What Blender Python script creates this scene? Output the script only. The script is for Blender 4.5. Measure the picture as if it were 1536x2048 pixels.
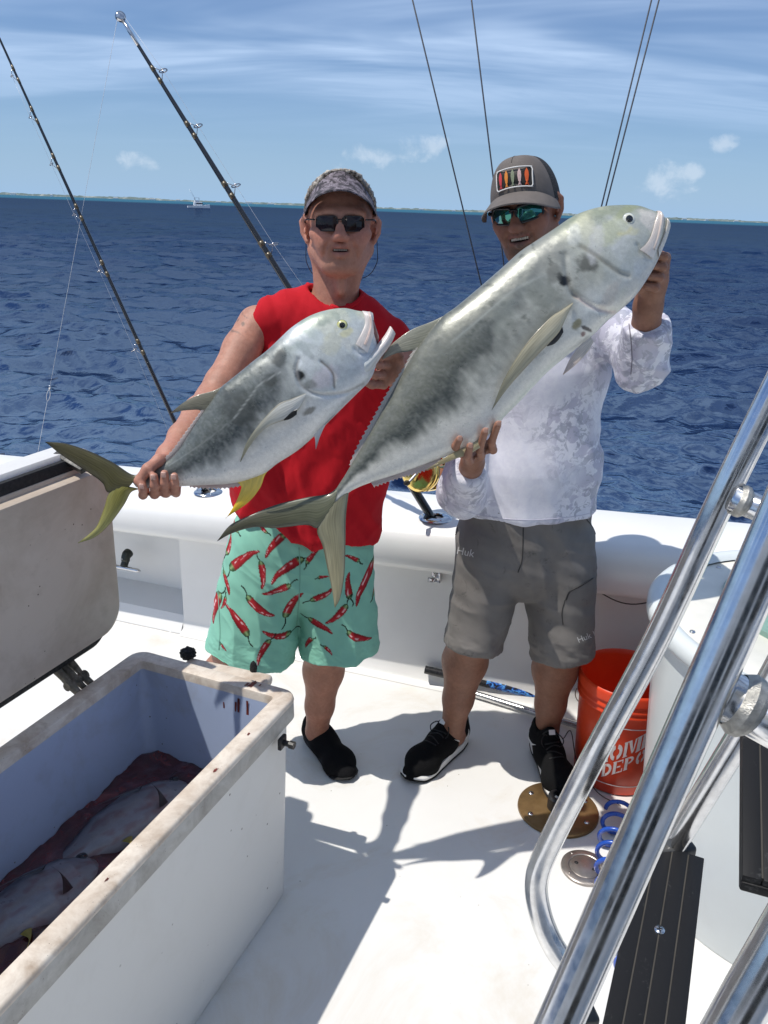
import bpy, bmesh, math, random
import numpy as np
from mathutils import Vector, Matrix
from mathutils.bvhtree import BVHTree

for _o in list(bpy.data.objects): bpy.data.objects.remove(_o)
SC = bpy.context.scene
COL = SC.collection

# ---------------------------------------------------------------- camera
FPX, CAMH = 1640.0, 1.70                       # focal length in pixels of a 2048 px tall frame, eye height
PITCH, ROLL = math.radians(20.3), math.radians(2.13)
_f = np.array([0, math.cos(PITCH), -math.sin(PITCH)])
_u0 = np.array([0, math.sin(PITCH), math.cos(PITCH)])
_r0 = np.array([1.0, 0, 0])
CR = math.cos(ROLL)*_r0 + math.sin(ROLL)*_u0
CU = math.cos(ROLL)*_u0 - math.sin(ROLL)*_r0
CC = np.array([0, 0, CAMH])
cam_d = bpy.data.cameras.new('camera'); cam = bpy.data.objects.new('camera', cam_d); COL.objects.link(cam)
cam_d.sensor_fit = 'VERTICAL'; cam_d.sensor_height = 24.0; cam_d.lens = FPX/2048*24.0
cam_d.clip_start = 0.02; cam_d.clip_end = 30000
cam.matrix_world = Matrix(((CR[0], CU[0], -_f[0], CC[0]), (CR[1], CU[1], -_f[1], CC[1]), (CR[2], CU[2], -_f[2], CC[2]), (0, 0, 0, 1)))
SC.camera = cam
SC.render.resolution_x, SC.render.resolution_y = 768, 1024

# ---------------------------------------------------------------- sun, sky, exposure
SUN_EL, SUN_ROT = math.radians(64.9), math.radians(-106)
sun_d = bpy.data.lights.new('sun', 'SUN'); sun_d.energy = 5.0; sun_d.angle = math.radians(0.55); sun_d.color = (1.0, 0.955, 0.88)
sun = bpy.data.objects.new('sun', sun_d); COL.objects.link(sun)
sun.rotation_euler = Vector((0.45, 0.13, -1.0)).to_track_quat('-Z', 'Y').to_euler()
sun.location = (-4, -1, 9)
SC.view_settings.view_transform = 'Standard'; SC.view_settings.look = 'None'
SC.view_settings.gamma = 1.0; SC.view_settings.use_curve_mapping = False
SC.view_settings.exposure = -0.27
SC.render.engine = 'CYCLES'

W = bpy.data.worlds.new('World'); SC.world = W; W.use_nodes = True
def make_world():
    nt = W.node_tree; N = nt.nodes; L = nt.links; N.clear()
    out = N.new('ShaderNodeOutputWorld'); bg = N.new('ShaderNodeBackground'); bg.inputs['Strength'].default_value = 0.078
    sky = N.new('ShaderNodeTexSky'); sky.sky_type = 'NISHITA'; sky.sun_disc = False
    sky.sun_elevation = SUN_EL; sky.sun_rotation = SUN_ROT; sky.air_density = 1.0; sky.dust_density = 0.15; sky.ozone_density = 3.0
    tc = N.new('ShaderNodeTexCoord'); sep = N.new('ShaderNodeSeparateXYZ'); L.new(tc.outputs['Generated'], sep.inputs[0])
    def math_(op, a, b=None, clamp=False):
        m = N.new('ShaderNodeMath'); m.operation = op; m.use_clamp = clamp
        for i, v in enumerate((a, b)):
            if v is None: continue
            if isinstance(v, (int, float)): m.inputs[i].default_value = v
            else: L.new(v, m.inputs[i])
        return m.outputs[0]
    def mrange(v, a, b, c=0.0, d=1.0):
        m = N.new('ShaderNodeMapRange'); m.interpolation_type = 'SMOOTHSTEP'
        L.new(v, m.inputs[0])
        for i, q in enumerate((a, b, c, d)): m.inputs[i+1].default_value = q
        return m.outputs[0]
    zc = math_('MAXIMUM', sep.outputs[2], 0.0)
    zz = math_('ADD', zc, 0.10)
    px = math_('DIVIDE', sep.outputs[0], zz); py = math_('DIVIDE', sep.outputs[1], zz)
    cmb = N.new('ShaderNodeCombineXYZ'); L.new(px, cmb.inputs[0]); L.new(py, cmb.inputs[1])
    def noise(vec, scale, detail, rough, dist=0.0, sc=(1, 1, 1), loc=(0, 0, 0), rot=(0, 0, 0)):
        mp = N.new('ShaderNodeMapping'); L.new(vec, mp.inputs[0]); mp.inputs['Scale'].default_value = sc; mp.inputs['Location'].default_value = loc; mp.inputs['Rotation'].default_value = rot
        t = N.new('ShaderNodeTexNoise'); L.new(mp.outputs[0], t.inputs['Vector'])
        t.inputs['Scale'].default_value = scale; t.inputs['Detail'].default_value = detail; t.inputs['Roughness'].default_value = rough; t.inputs['Distortion'].default_value = dist
        return t.outputs['Fac']
    # thin cirrus streaks high up
    c1 = noise(cmb.outputs[0], 0.95, 4, 0.52, 0.7, (0.42, 1.15, 1), (2.6, 7.4, 0), (0, 0, 0.16))
    c2 = noise(cmb.outputs[0], 2.0, 4, 0.6, 0.8, (0.45, 1.2, 1), (1.7, 2.2, 0), (0, 0, 0.1))
    cir = math_('MULTIPLY', mrange(c1, 0.40, 0.60), mrange(c2, 0.30, 0.62))
    cir = math_('ADD', math_('MULTIPLY', cir, 0.30), math_('MULTIPLY', mrange(c1, 0.30, 0.66), 0.42), True)
    cir = math_('MULTIPLY', cir, mrange(sep.outputs[2], 0.04, 0.17))
    # small puffy clouds low over the horizon
    cv = N.new('ShaderNodeCombineXYZ')
    az = math_('DIVIDE', sep.outputs[0], math_('MAXIMUM', math_('ABSOLUTE', sep.outputs[1]), 0.05))
    L.new(az, cv.inputs[0]); L.new(sep.outputs[2], cv.inputs[1])
    k1 = noise(cv.outputs[0], 26.0, 5, 0.6, 0.3, (1, 1.3, 1), (0.45, 0.1, 0))
    m_ = None
    for x_, y_, w_, h_ in ((722, 316, 62, 26), (845, 300, 44, 40), (880, 285, 26, 24), (1335, 365, 60, 34), (1452, 292, 36, 18), (275, 325, 40, 22), (1385, 345, 26, 20)):
        r_ = _f + CR*(x_-768)/FPX - CU*(y_-1024)/FPX; r_ = r_/np.linalg.norm(r_)
        dx = math_('MULTIPLY', math_('SUBTRACT', az, float(r_[0]/r_[1])), FPX/w_); dy = math_('MULTIPLY', math_('SUBTRACT', sep.outputs[2], float(r_[2])), FPX/h_)
        g_ = math_('SUBTRACT', 1.0, math_('ADD', math_('MULTIPLY', dx, dx), math_('MULTIPLY', dy, dy))); m_ = g_ if m_ is None else math_('MAXIMUM', m_, g_)
    pf = mrange(math_('ADD', math_('MULTIPLY', math_('MAXIMUM', m_, -1.0), 0.5), math_('MULTIPLY', math_('SUBTRACT', k1, 0.5), 2.4)), 0.10, 0.75)
    pf = math_('MULTIPLY', math_('MULTIPLY', pf, mrange(sep.outputs[1], 0.0, 0.2)), 0.42)
    # sea haze lightens the lowest air
    hz = math_('POWER', math_('SUBTRACT', 1.0, math_('MINIMUM', zc, 1.0)), 9.0)
    m0 = N.new('ShaderNodeMixRGB'); tint = N.new('ShaderNodeMixRGB'); tint.blend_type = 'MULTIPLY'; tint.inputs[0].default_value = 1.0; L.new(sky.outputs[0], tint.inputs[1]); tint.inputs[2].default_value = (0.90, 1.10, 1.46, 1)
    L.new(math_('MULTIPLY', hz, 0.92), m0.inputs[0]); L.new(tint.outputs[0], m0.inputs[1]); m0.inputs[2].default_value = (5.5, 8.5, 12.4, 1)
    m1 = N.new('ShaderNodeMixRGB'); L.new(cir, m1.inputs[0]); L.new(m0.outputs[0], m1.inputs[1]); m1.inputs[2].default_value = (10.0, 12.8, 17.0, 1)
    m2 = N.new('ShaderNodeMixRGB'); L.new(pf, m2.inputs[0]); L.new(m1.outputs[0], m2.inputs[1]); m2.inputs[2].default_value = (12.5, 13.8, 15.4, 1)
    L.new(m2.outputs[0], bg.inputs['Color']); L.new(bg.outputs[0], out.inputs['Surface'])
    W.cycles.sampling_method = 'MANUAL'; W.cycles.sample_map_resolution = 256
make_world()

# ---------------------------------------------------------------- helpers
def ray(x, y): return _f + CR*(x-768)/FPX - CU*(y-1024)/FPX
def atY(x, y, Y):                        # the point of the view through photo pixel (x, y) that stands Y metres ahead
    r = ray(x, y); return CC + r*(Y/r[1])
def atZ(x, y, z):
    r = ray(x, y); return CC + r*((z-CAMH)/r[2])
def toPx(P):
    v = np.asarray(P)-CC; d = v@_f
    return 768+FPX*(v@CR)/d, 1024-FPX*(v@CU)/d

def link(o, parent=None):
    COL.objects.link(o)
    if parent is not None: o.parent = parent
    return o
def mesh(name, V, F, mat=None, parent=None, smooth=True, cols=None, sharp=None):
    me = bpy.data.meshes.new(name)
    V = np.asarray(V, dtype=np.float32)
    if isinstance(F, np.ndarray):
        n = len(F); k = F.shape[1]
        me.vertices.add(len(V)); me.vertices.foreach_set('co', V.ravel())
        me.loops.add(n*k); me.loops.foreach_set('vertex_index', F.astype(np.int32).ravel())
        me.polygons.add(n); me.polygons.foreach_set('loop_start', (np.arange(n)*k).astype(np.int32))
        me.update(calc_edges=True)
    else:
        me.from_pydata([tuple(map(float, v)) for v in V], [], [tuple(int(i) for i in f) for f in F]); me.update()
    me.validate()
    if smooth:
        me.polygons.foreach_set('use_smooth', np.ones(len(me.polygons), dtype=bool))
        if sharp: me.set_sharp_from_angle(angle=math.radians(sharp))
    if cols is not None:
        at = me.color_attributes.new('Col', 'FLOAT_COLOR', 'POINT')
        c = np.ones((len(V), 4), dtype=np.float32); c[:, :3] = cols; at.data.foreach_set('color', c.ravel())
    o = bpy.data.objects.new(name, me)
    if mat is not None: me.materials.append(mat)
    return link(o, parent)
def empty(name, loc=(0, 0, 0)):
    o = bpy.data.objects.new(name, None); o.empty_display_size = 0.05
    COL.objects.link(o); o.location = loc
    bpy.context.view_layer.update()
    return o
def child(o, p):                         # parent while keeping the world position
    o.parent = p
    o.matrix_parent_inverse = Matrix.Translation(-world_loc(p))
    return o
def world_loc(p):
    v = Vector((0, 0, 0)); q = p
    while q is not None:
        if q.type == 'EMPTY': v += q.location
        q = q.parent
        break
    return v
def tag(o, label=None, cat=None, group=None, kind=None):
    if label: o['label'] = label
    if cat: o['category'] = cat
    if group: o['group'] = group
    if kind: o['kind'] = kind
    return o

class MB:                                # collects pieces of one part
    def __init__(s): s.V = []; s.F = []; s.n = 0
    def add(s, V, F):
        V = np.asarray(V, float); F = [tuple(int(i)+s.n for i in f) for f in F]
        s.V.append(V); s.F += F; s.n += len(V); return s
    def build(s, name, mat, parent=None, smooth=True, sharp=35, cols=None):
        return mesh(name, np.concatenate(s.V), s.F, mat, parent, smooth, cols, sharp)
def nrm(v): v = np.asarray(v, float); return v/max(np.linalg.norm(v), 1e-12)
def catmull(P, n=8):
    P = np.asarray(P, float); Q = np.vstack([2*P[0]-P[1], P, 2*P[-1]-P[-2]]); out = []
    for i in range(1, len(Q)-2):
        for t in np.linspace(0, 1, n, endpoint=False):
            a, b, c, d = Q[i-1:i+3]
            out.append(0.5*((2*b)+(-a+c)*t+(2*a-5*b+4*c-d)*t*t+(-a+3*b-3*c+d)*t**3))
    out.append(P[-1]); return np.array(out)
def tube(P, r, n=10, caps=True, closed=False):
    P = np.asarray(P, float); m = len(P)
    r = np.broadcast_to(np.asarray(r, float), (m,)) if np.ndim(r) else np.full(m, float(r))
    T = np.gradient(P, axis=0) if not closed else (np.roll(P, -1, 0)-np.roll(P, 1, 0))
    T /= np.linalg.norm(T, axis=1)[:, None]+1e-12
    a = np.array([0, 0, 1.0]) if abs(T[0][2]) < 0.9 else np.array([1.0, 0, 0])
    u = nrm(np.cross(T[0], a)); V = []
    for i in range(m):
        u = nrm(u-T[i]*(u@T[i])); w = np.cross(T[i], u)
        an = np.arange(n)*2*math.pi/n
        V.append(P[i]+r[i]*(np.cos(an)[:, None]*u+np.sin(an)[:, None]*w))
    V = np.concatenate(V); F = []
    for i in range(m if closed else m-1):
        j = (i+1) % m
        for k in range(n):
            k2 = (k+1) % n; F.append((i*n+k, i*n+k2, j*n+k2, j*n+k))
    if caps and not closed:
        F.append(tuple(range(n-1, -1, -1))); F.append(tuple((m-1)*n+k for k in range(n)))
    return V, F
def box(c, s, rot=None, bev=0.0, seg=2):
    bm = bmesh.new(); bmesh.ops.create_cube(bm, size=1.0)
    for v in bm.verts: v.co = Vector((v.co.x*s[0], v.co.y*s[1], v.co.z*s[2]))
    if bev > 0: bmesh.ops.bevel(bm, geom=list(bm.edges), offset=bev, segments=seg, profile=0.5, affect='EDGES')
    bm.verts.index_update()
    V = np.array([v.co[:] for v in bm.verts]); F = [tuple(v.index for v in f.verts) for f in bm.faces]; bm.free()
    if rot is not None: V = V@np.asarray(rot).T
    return V+np.asarray(c), F
def lathe(prof, n=48, c=(0, 0, 0), axis=None, closed=False):
    prof = np.asarray(prof, float); an = np.arange(n)*2*math.pi/n; m = len(prof)
    V = np.stack([prof[:, 0][:, None]*np.cos(an), prof[:, 0][:, None]*np.sin(an), np.repeat(prof[:, 1][:, None], n, 1)], -1).reshape(-1, 3)
    F = []
    for i in range(m if closed else m-1):
        j = (i+1) % m
        for k in range(n):
            k2 = (k+1) % n; F.append((i*n+k, i*n+k2, j*n+k2, j*n+k))
    if axis is not None: V = V@frame(axis).T
    return V+np.asarray(c), F
def frame(z, x=None):                    # 3x3 with columns x, y, z
    z = nrm(z); a = np.array([1.0, 0, 0]) if x is None else np.asarray(x, float)
    if abs(nrm(a)@z) > 0.98: a = np.array([0, 1.0, 0])
    x = nrm(a-z*(a@z)); return np.stack([x, np.cross(z, x), z], 1)
def rrect(w, h, r, seg=6):               # rounded rectangle outline, counter clockwise
    P = []
    for cx, cy, a0 in ((w/2-r, h/2-r, 0), (-w/2+r, h/2-r, 90), (-w/2+r, -h/2+r, 180), (w/2-r, -h/2+r, 270)):
        for k in range(seg+1):
            a = math.radians(a0+90*k/seg); P.append((cx+r*math.cos(a), cy+r*math.sin(a)))
    return np.array(P)
def loft(loops, capa=True, capb=True):   # list of (n,3) loops
    n = len(loops[0]); V = np.concatenate(loops); F = []
    for i in range(len(loops)-1):
        for k in range(n):
            k2 = (k+1) % n; F.append((i*n+k, i*n+k2, (i+1)*n+k2, (i+1)*n+k))
    if capa: F.append(tuple(range(n-1, -1, -1)))
    if capb: F.append(tuple((len(loops)-1)*n+k for k in range(n)))
    return V, F

# numpy gradient noise
_rs = np.random.RandomState(7); _perm = np.concatenate([_rs.permutation(256)]*3); _grad = _rs.normal(size=(256, 3)); _grad /= np.linalg.norm(_grad, axis=1)[:, None]
def perlin(P):
    P = np.asarray(P, float); I = np.floor(P).astype(int); f = P-I; I &= 255
    w = f*f*f*(f*(f*6-15)+10); r = 0
    for dx in (0, 1):
        for dy in (0, 1):
            for dz in (0, 1):
                h = _perm[_perm[_perm[I[:, 0]+dx]+I[:, 1]+dy]+I[:, 2]+dz]
                g = (_grad[h]*(f-np.array([dx, dy, dz]))).sum(1)
                r = r+g*(w[:, 0] if dx else 1-w[:, 0])*(w[:, 1] if dy else 1-w[:, 1])*(w[:, 2] if dz else 1-w[:, 2])
    return r*1.6
def fbm(P, oct=4, gain=0.5):
    a = 1.0; s = 0; P = np.asarray(P, float)
    for i in range(oct): s = s+a*perlin(P*2**i+i*17.3); a *= gain
    return s
def sstep(x, a, b): t = np.clip((np.asarray(x, float)-a)/(b-a), 0, 1); return t*t*(3-2*t)
def lerp(a, b, t): t = np.asarray(t, float)[..., None]; return np.asarray(a)*(1-t)+np.asarray(b)*t

# ---------------------------------------------------------------- materials
class NT:
    def __init__(s, name):
        s.m = bpy.data.materials.new(name); s.m.use_nodes = True; s.t = s.m.node_tree; s.N = s.t.nodes; s.L = s.t.links
        s.b = s.N['Principled BSDF']
    def new(s, t): return s.N.new(t)
    def set(s, **k):
        for a, v in k.items():
            s.b.inputs[a.replace('_', ' ')].default_value = v
        return s
    def coord(s, kind='Object', sc=(1, 1, 1), rot=(0, 0, 0), loc=(0, 0, 0)):
        tc = s.new('ShaderNodeTexCoord'); mp = s.new('ShaderNodeMapping'); s.L.new(tc.outputs[kind], mp.inputs[0])
        mp.inputs['Scale'].default_value = sc; mp.inputs['Rotation'].default_value = rot; mp.inputs['Location'].default_value = loc
        return mp.outputs[0]
    def noise(s, scale, detail=4, rough=0.55, vec=None, dist=0.0, out='Fac'):
        t = s.new('ShaderNodeTexNoise'); s.L.new(vec if vec is not None else s.coord(), t.inputs['Vector'])
        t.inputs['Scale'].default_value = scale; t.inputs['Detail'].default_value = detail; t.inputs['Roughness'].default_value = rough; t.inputs['Distortion'].default_value = dist
        return t.outputs[out]
    def vor(s, scale, vec=None, feat='F1', out='Distance', rnd=1.0):
        t = s.new('ShaderNodeTexVoronoi'); t.feature = feat; s.L.new(vec if vec is not None else s.coord(), t.inputs['Vector'])
        t.inputs['Scale'].default_value = scale; t.inputs['Randomness'].default_value = rnd
        return t.outputs[out]
    def rng(s, v, a, b, c=0.0, d=1.0):
        m = s.new('ShaderNodeMapRange'); s.L.new(v, m.inputs[0])
        for i, q in enumerate((a, b, c, d)): m.inputs[i+1].default_value = q
        return m.outputs[0]
    def mth(s, op, a, b=None):
        m = s.new('ShaderNodeMath'); m.operation = op
        for i, v in enumerate((a, b)):
            if v is None: continue
            if isinstance(v, (int, float)): m.inputs[i].default_value = v
            else: s.L.new(v, m.inputs[i])
        return m.outputs[0]
    def mix(s, f, a, b, mode='MIX'):
        m = s.new('ShaderNodeMixRGB'); m.blend_type = mode
        for i, v in enumerate((f, a, b)):
            if isinstance(v, (int, float)): m.inputs[i].default_value = v
            elif isinstance(v, tuple): m.inputs[i].default_value = (*v, 1) if len(v) == 3 else v
            else: s.L.new(v, m.inputs[i])
        return m.outputs[0]
    def ramp(s, v, pts, interp='LINEAR'):
        r = s.new('ShaderNodeValToRGB'); s.L.new(v, r.inputs[0]); e = r.color_ramp.elements; r.color_ramp.interpolation = interp
        while len(e) < len(pts): e.new(0.5)
        for q, (p, c) in zip(e, pts): q.position = p; q.color = (*c, 1)
        return r.outputs[0]
    def col(s, v): s.L.new(v, s.b.inputs['Base Color']); return s
    def inp(s, name, v): s.L.new(v, s.b.inputs[name]); return s
    def bump(s, h, strength=0.3, dist=0.01, prev=None):
        b = s.new('ShaderNodeBump'); b.inputs['Strength'].default_value = strength; b.inputs['Distance'].default_value = dist
        s.L.new(h, b.inputs['Height'])
        if prev is not None: s.L.new(prev, b.inputs['Normal'])
        s.L.new(b.outputs[0], s.b.inputs['Normal']); return b.outputs[0]
    def attr(s, name='Col'):
        a = s.new('ShaderNodeAttribute'); a.attribute_name = name; return a.outputs['Color']
def plain(name, col, rough=0.5, metal=0.0, var=0.12, scale=18.0, bump=0.0, spec=None, coat=0.0):
    n = NT(name); v = n.noise(scale, 5, 0.6)
    c = n.mix(n.rng(v, 0.3, 0.7), tuple(x*(1-var) for x in col), tuple(min(1, x*(1+var)) for x in col)); n.col(c)
    n.set(Roughness=rough, Metallic=metal)
    n.inp('Roughness', n.rng(n.noise(scale*2.3, 4), 0.3, 0.7, max(0.02, rough*0.8), min(1, rough*1.2)))
    if spec is not None: n.set(**{'Specular_IOR_Level': spec})
    if coat: n.set(Coat_Weight=coat, Coat_Roughness=0.08)
    if bump: n.bump(n.noise(scale*6, 5, 0.65), bump, 0.004)
    return n.m
# ================================================================ SEA, SHORE
SEA_Z = -0.35
def build_sea():
    rs = np.random.RandomState(11)
    h = CAMH-SEA_Z; r = [1.2]
    while r[-1] < 14000: r.append(r[-1]+max(0.0085*r[-1], 0.00042*r[-1]**2/h))
    r = np.array(r)
    th = np.concatenate([np.linspace(-math.pi, -0.8, 40, endpoint=False), np.linspace(-0.8, 0.8, 640), np.linspace(0.8, math.pi, 40)[1:]])
    Rg, Tg = np.meshgrid(r, th, indexing='ij')
    X = Rg*np.sin(Tg); Y = Rg*np.cos(Tg); Z = np.zeros_like(X); DX = np.zeros_like(X); DY = np.zeros_like(X)
    dr = np.gradient(r)[:, None]
    near = Rg < 1400
    gust = 0.9+0.3*perlin(np.stack([X.ravel()*0.045, Y.ravel()*0.045, np.zeros(X.size)], 1)).reshape(X.shape)
    for i in range(110):
        lam = 0.17*(9.0/0.17)**(rs.rand()**1.25)
        wd = math.radians(-104)+rs.normal()*(0.62 if lam < 2.5 else 0.4)
        k = 2*math.pi/lam; a = (0.056 if lam < 1.2 else (0.038 if lam < 3.5 else 0.012))/k*(0.7+0.6*rs.rand())
        ph = rs.rand()*6.283
        fade = np.clip(1.4*lam/np.maximum(dr, Rg*0.0026)-2.0, 0, 1)*near
        w = k*(X*math.cos(wd)+Y*math.sin(wd))+ph
        A = a*fade*gust
        Z += A*np.cos(w); s = np.sin(w)*A*0.9
        DX += s*math.cos(wd)*-1; DY += s*math.sin(wd)*-1
    V = np.stack([X+DX, Y+DY, Z+SEA_Z], -1).reshape(-1, 3)
    nr, nt_ = X.shape; idx = np.arange(nr*nt_).reshape(nr, nt_)
    F = np.stack([idx[:-1, :-1], idx[1:, :-1], idx[1:, 1:], idx[:-1, 1:]], -1).reshape(-1, 4)
    n = NT('sea_water')
    geo = n.new('ShaderNodeNewGeometry'); sp = n.new('ShaderNodeSeparateXYZ'); n.L.new(geo.outputs['Position'], sp.inputs[0])
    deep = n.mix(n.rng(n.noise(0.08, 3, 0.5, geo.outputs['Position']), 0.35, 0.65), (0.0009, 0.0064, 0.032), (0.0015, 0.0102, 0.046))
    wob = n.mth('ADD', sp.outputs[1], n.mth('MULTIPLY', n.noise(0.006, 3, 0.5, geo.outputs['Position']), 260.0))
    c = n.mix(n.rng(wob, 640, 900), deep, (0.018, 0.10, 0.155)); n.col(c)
    n.set(Roughness=0.07, IOR=1.333)
    b1 = n.bump(n.noise(3.2, 3, 0.62, geo.outputs['Position'], 0.4), 0.32, 0.05)
    b2 = n.bump(n.noise(14.0, 2, 0.6, geo.outputs['Position'], 0.3), 0.22, 0.012, b1)
    # unresolved chop farther out: facets tilted at random
    mp = n.new('ShaderNodeMapping'); n.L.new(geo.outputs['Position'], mp.inputs[0]); mp.inputs['Scale'].default_value = (0.7, 1.2, 1.0)
    tn = n.new('ShaderNodeTexNoise'); n.L.new(mp.outputs[0], tn.inputs['Vector']); tn.inputs['Scale'].default_value = 1.3; tn.inputs['Detail'].default_value = 4; tn.inputs['Roughness'].default_value = 0.65
    vs = n.new('ShaderNodeVectorMath'); vs.operation = 'SUBTRACT'; n.L.new(tn.outputs['Color'], vs.inputs[0]); vs.inputs[1].default_value = (0.5, 0.5, 0.5)
    dist = n.new('ShaderNodeVectorMath'); dist.operation = 'LENGTH'; n.L.new(geo.outputs['Position'], dist.inputs[0])
    vm = n.new('ShaderNodeVectorMath'); vm.operation = 'SCALE'; n.L.new(vs.outputs[0], vm.inputs[0]); n.L.new(n.rng(dist.outputs['Value'], 8, 140, 0.0, 0.9), vm.inputs['Scale'])
    va = n.new('ShaderNodeVectorMath'); va.operation = 'ADD'; n.L.new(vm.outputs[0], va.inputs[0]); n.L.new(b2, va.inputs[1])
    vn = n.new('ShaderNodeVectorMath'); vn.operation = 'NORMALIZE'; n.L.new(va.outputs[0], vn.inputs[0]); 
    # a rough sea never mirrors fully at a low angle: cap its reflectance with the distance over which the chop hides itself
    fr = n.new('ShaderNodeFresnel'); fr.inputs['IOR'].default_value = 1.333; n.L.new(vn.outputs[0], fr.inputs['Normal'])
    df = n.new('ShaderNodeBsdfDiffuse'); n.L.new(c, df.inputs['Color']); gl_ = n.new('ShaderNodeBsdfGlossy'); gl_.inputs['Roughness'].default_value = 0.07; gl_.inputs['Color'].default_value = (0.80, 0.92, 1.0, 1); n.L.new(vn.outputs[0], gl_.inputs['Normal'])
    kc = n.mth('ADD', 0.17, n.mth('DIVIDE', 3.6, n.mth('MAXIMUM', dist.outputs['Value'], 5.0)))
    mx = n.new('ShaderNodeMixShader'); n.L.new(n.mth('DIVIDE', n.mth('MULTIPLY', fr.outputs[0], kc), n.mth('ADD', fr.outputs[0], kc)), mx.inputs[0]); n.L.new(df.outputs[0], mx.inputs[1]); n.L.new(gl_.outputs[0], mx.inputs[2])
    n.L.new(mx.outputs[0], n.N['Material Output'].inputs['Surface'])
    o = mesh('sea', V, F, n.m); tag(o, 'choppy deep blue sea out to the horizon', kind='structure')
build_sea()

def build_shore():
    rs = np.random.RandomState(3)
    D = 5200.0; n = 700; xs = np.linspace(-4300, 4300, n)
    hgt = 9+9*np.clip(fbm(np.stack([xs*0.0016, xs*0, xs*0+2.5], 1), 3), -0.4, 1)+5*rs.rand(n)
    hgt[(xs > -900) & (xs < -250)] *= 0.75
    rows = []
    for dy, f in ((-40, 0.0), (-15, 0.55), (0, 1.0), (60, 0.9), (140, 0.0)):
        rows.append(np.stack([xs, np.full(n, D+dy)+rs.rand(n)*12-120*np.cos(xs/1700), SEA_Z-0.5+hgt*f], 1))
    V = np.concatenate(rows); idx = np.arange(5*n).reshape(5, n)
    F = np.stack([idx[:-1, :-1], idx[:-1, 1:], idx[1:, 1:], idx[1:, :-1]], -1).reshape(-1, 4)
    m = NT('shore_scrub_haze_tint'); m.col(m.ramp(m.noise(0.02, 4, 0.6), [(0.35, (0.09, 0.125, 0.115)), (0.55, (0.14, 0.18, 0.17)), (0.68, (0.32, 0.33, 0.30))])); m.set(Roughness=0.95)  # scrub colours greyed and paled to stand in for distance haze
    o = mesh('shoreline', V, F, m.m); tag(o, 'low haze-tinted green strip of land along the horizon', kind='structure')
    white = plain('house_wall_white', (0.75, 0.75, 0.72), 0.8); roofm = plain('house_roof_grey', (0.35, 0.36, 0.36), 0.8)
    for i in range(24):
        x = -2300+4600*(i+0.2+0.6*rs.rand())/24; y = D-175-120*math.cos(x/1700)+120-60
        w = 14+26*rs.rand(); hh = 5+5*rs.rand()
        e = empty('shore_house', (x, y, SEA_Z)); 
        v, f = box((0, 0, hh/2), (w, 10, hh)); q = mesh('wall', v, f, white, e, False)
        v, f = loft([np.array([(-w/2-1, -6, hh+.05), (w/2+1, -6, hh+.05), (w/2+1, 6, hh+.05), (-w/2-1, 6, hh+.05)]), np.array([(-w/2+3, -.5, hh+3), (w/2-3, -.5, hh+3), (w/2-3, .5, hh+3), (-w/2+3, .5, hh+3)])])
        mesh('roof', v, f, roofm, e, False)
        tag(e, 'tiny white house on the far shoreline', 'house', 'white houses along the far shore')
build_shore()

def build_far_boat():
    P = atZ(397, 411, SEA_Z); sc = 300.0/P[1]; P = CC+(P-CC)*sc; P[2] = SEA_Z
    e = empty('motor_yacht', tuple(P)); s = 7.4/12
    wh = plain('yacht_white', (0.80, 0.81, 0.82), 0.35); dk = plain('yacht_glass', (0.03, 0.04, 0.05), 0.1); mt = plain('yacht_metal', (0.5, 0.52, 0.54), 0.3, 0.8)
    st = [(-6.0, 1.6, 0.9), (-3, 1.8, 1.0), (0, 1.9, 1.15), (3, 1.6, 1.45), (5, 0.9, 1.8), (6.3, 0.05, 2.05)]
    lp = []
    for x, hw, z in st: lp.append(np.array([(x, -hw, z), (x, -hw*0.85, -0.3), (x, hw*0.85, -0.3), (x, hw, z)])*s)
    v, f = loft(lp); mesh('hull', v, f, wh, e, False)
    v, f = box((-0.3*s, 0, 2.1*s), (4.6*s, 2.8*s, 1.9*s), bev=0.25*s); mesh('cabin', v, f, wh, e, False)
    v, f = box((0.4*s, 0, 2.35*s), (3.7*s, 2.9*s, 0.6*s)); mesh('windscreen', v, f, dk, e, False)
    v, f = box((-0.8*s, 0, 3.5*s), (2.6*s, 2.3*s, 0.9*s), bev=0.15*s); mesh('flybridge', v, f, wh, e, False)
    v, f = box((-0.9*s, 0, 5.25*s), (3.0*s, 2.5*s, 0.16*s)); mesh('hardtop', v, f, wh, e, False)
    for x in (-2.0, 0.4):
        for y in (-1, 1):
            v, f = tube([(x*s, y*s, 3.8*s), (x*s, y*s, 5.2*s)], 0.07*s, 6); mesh('post', v, f, mt, e)
    for y in (-1, 1):
        v, f = tube([(-0.5*s, y*1.3*s, 2.2*s), (-4.5*s, y*2.4*s, 9.6*s)], 0.05*s, 5); mesh('outrigger', v, f, mt, e)
    e.rotation_euler = (0, 0, 0.35)
    tag(e, 'distant white motor yacht with flybridge on the horizon', 'boat')
build_far_boat()

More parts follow.
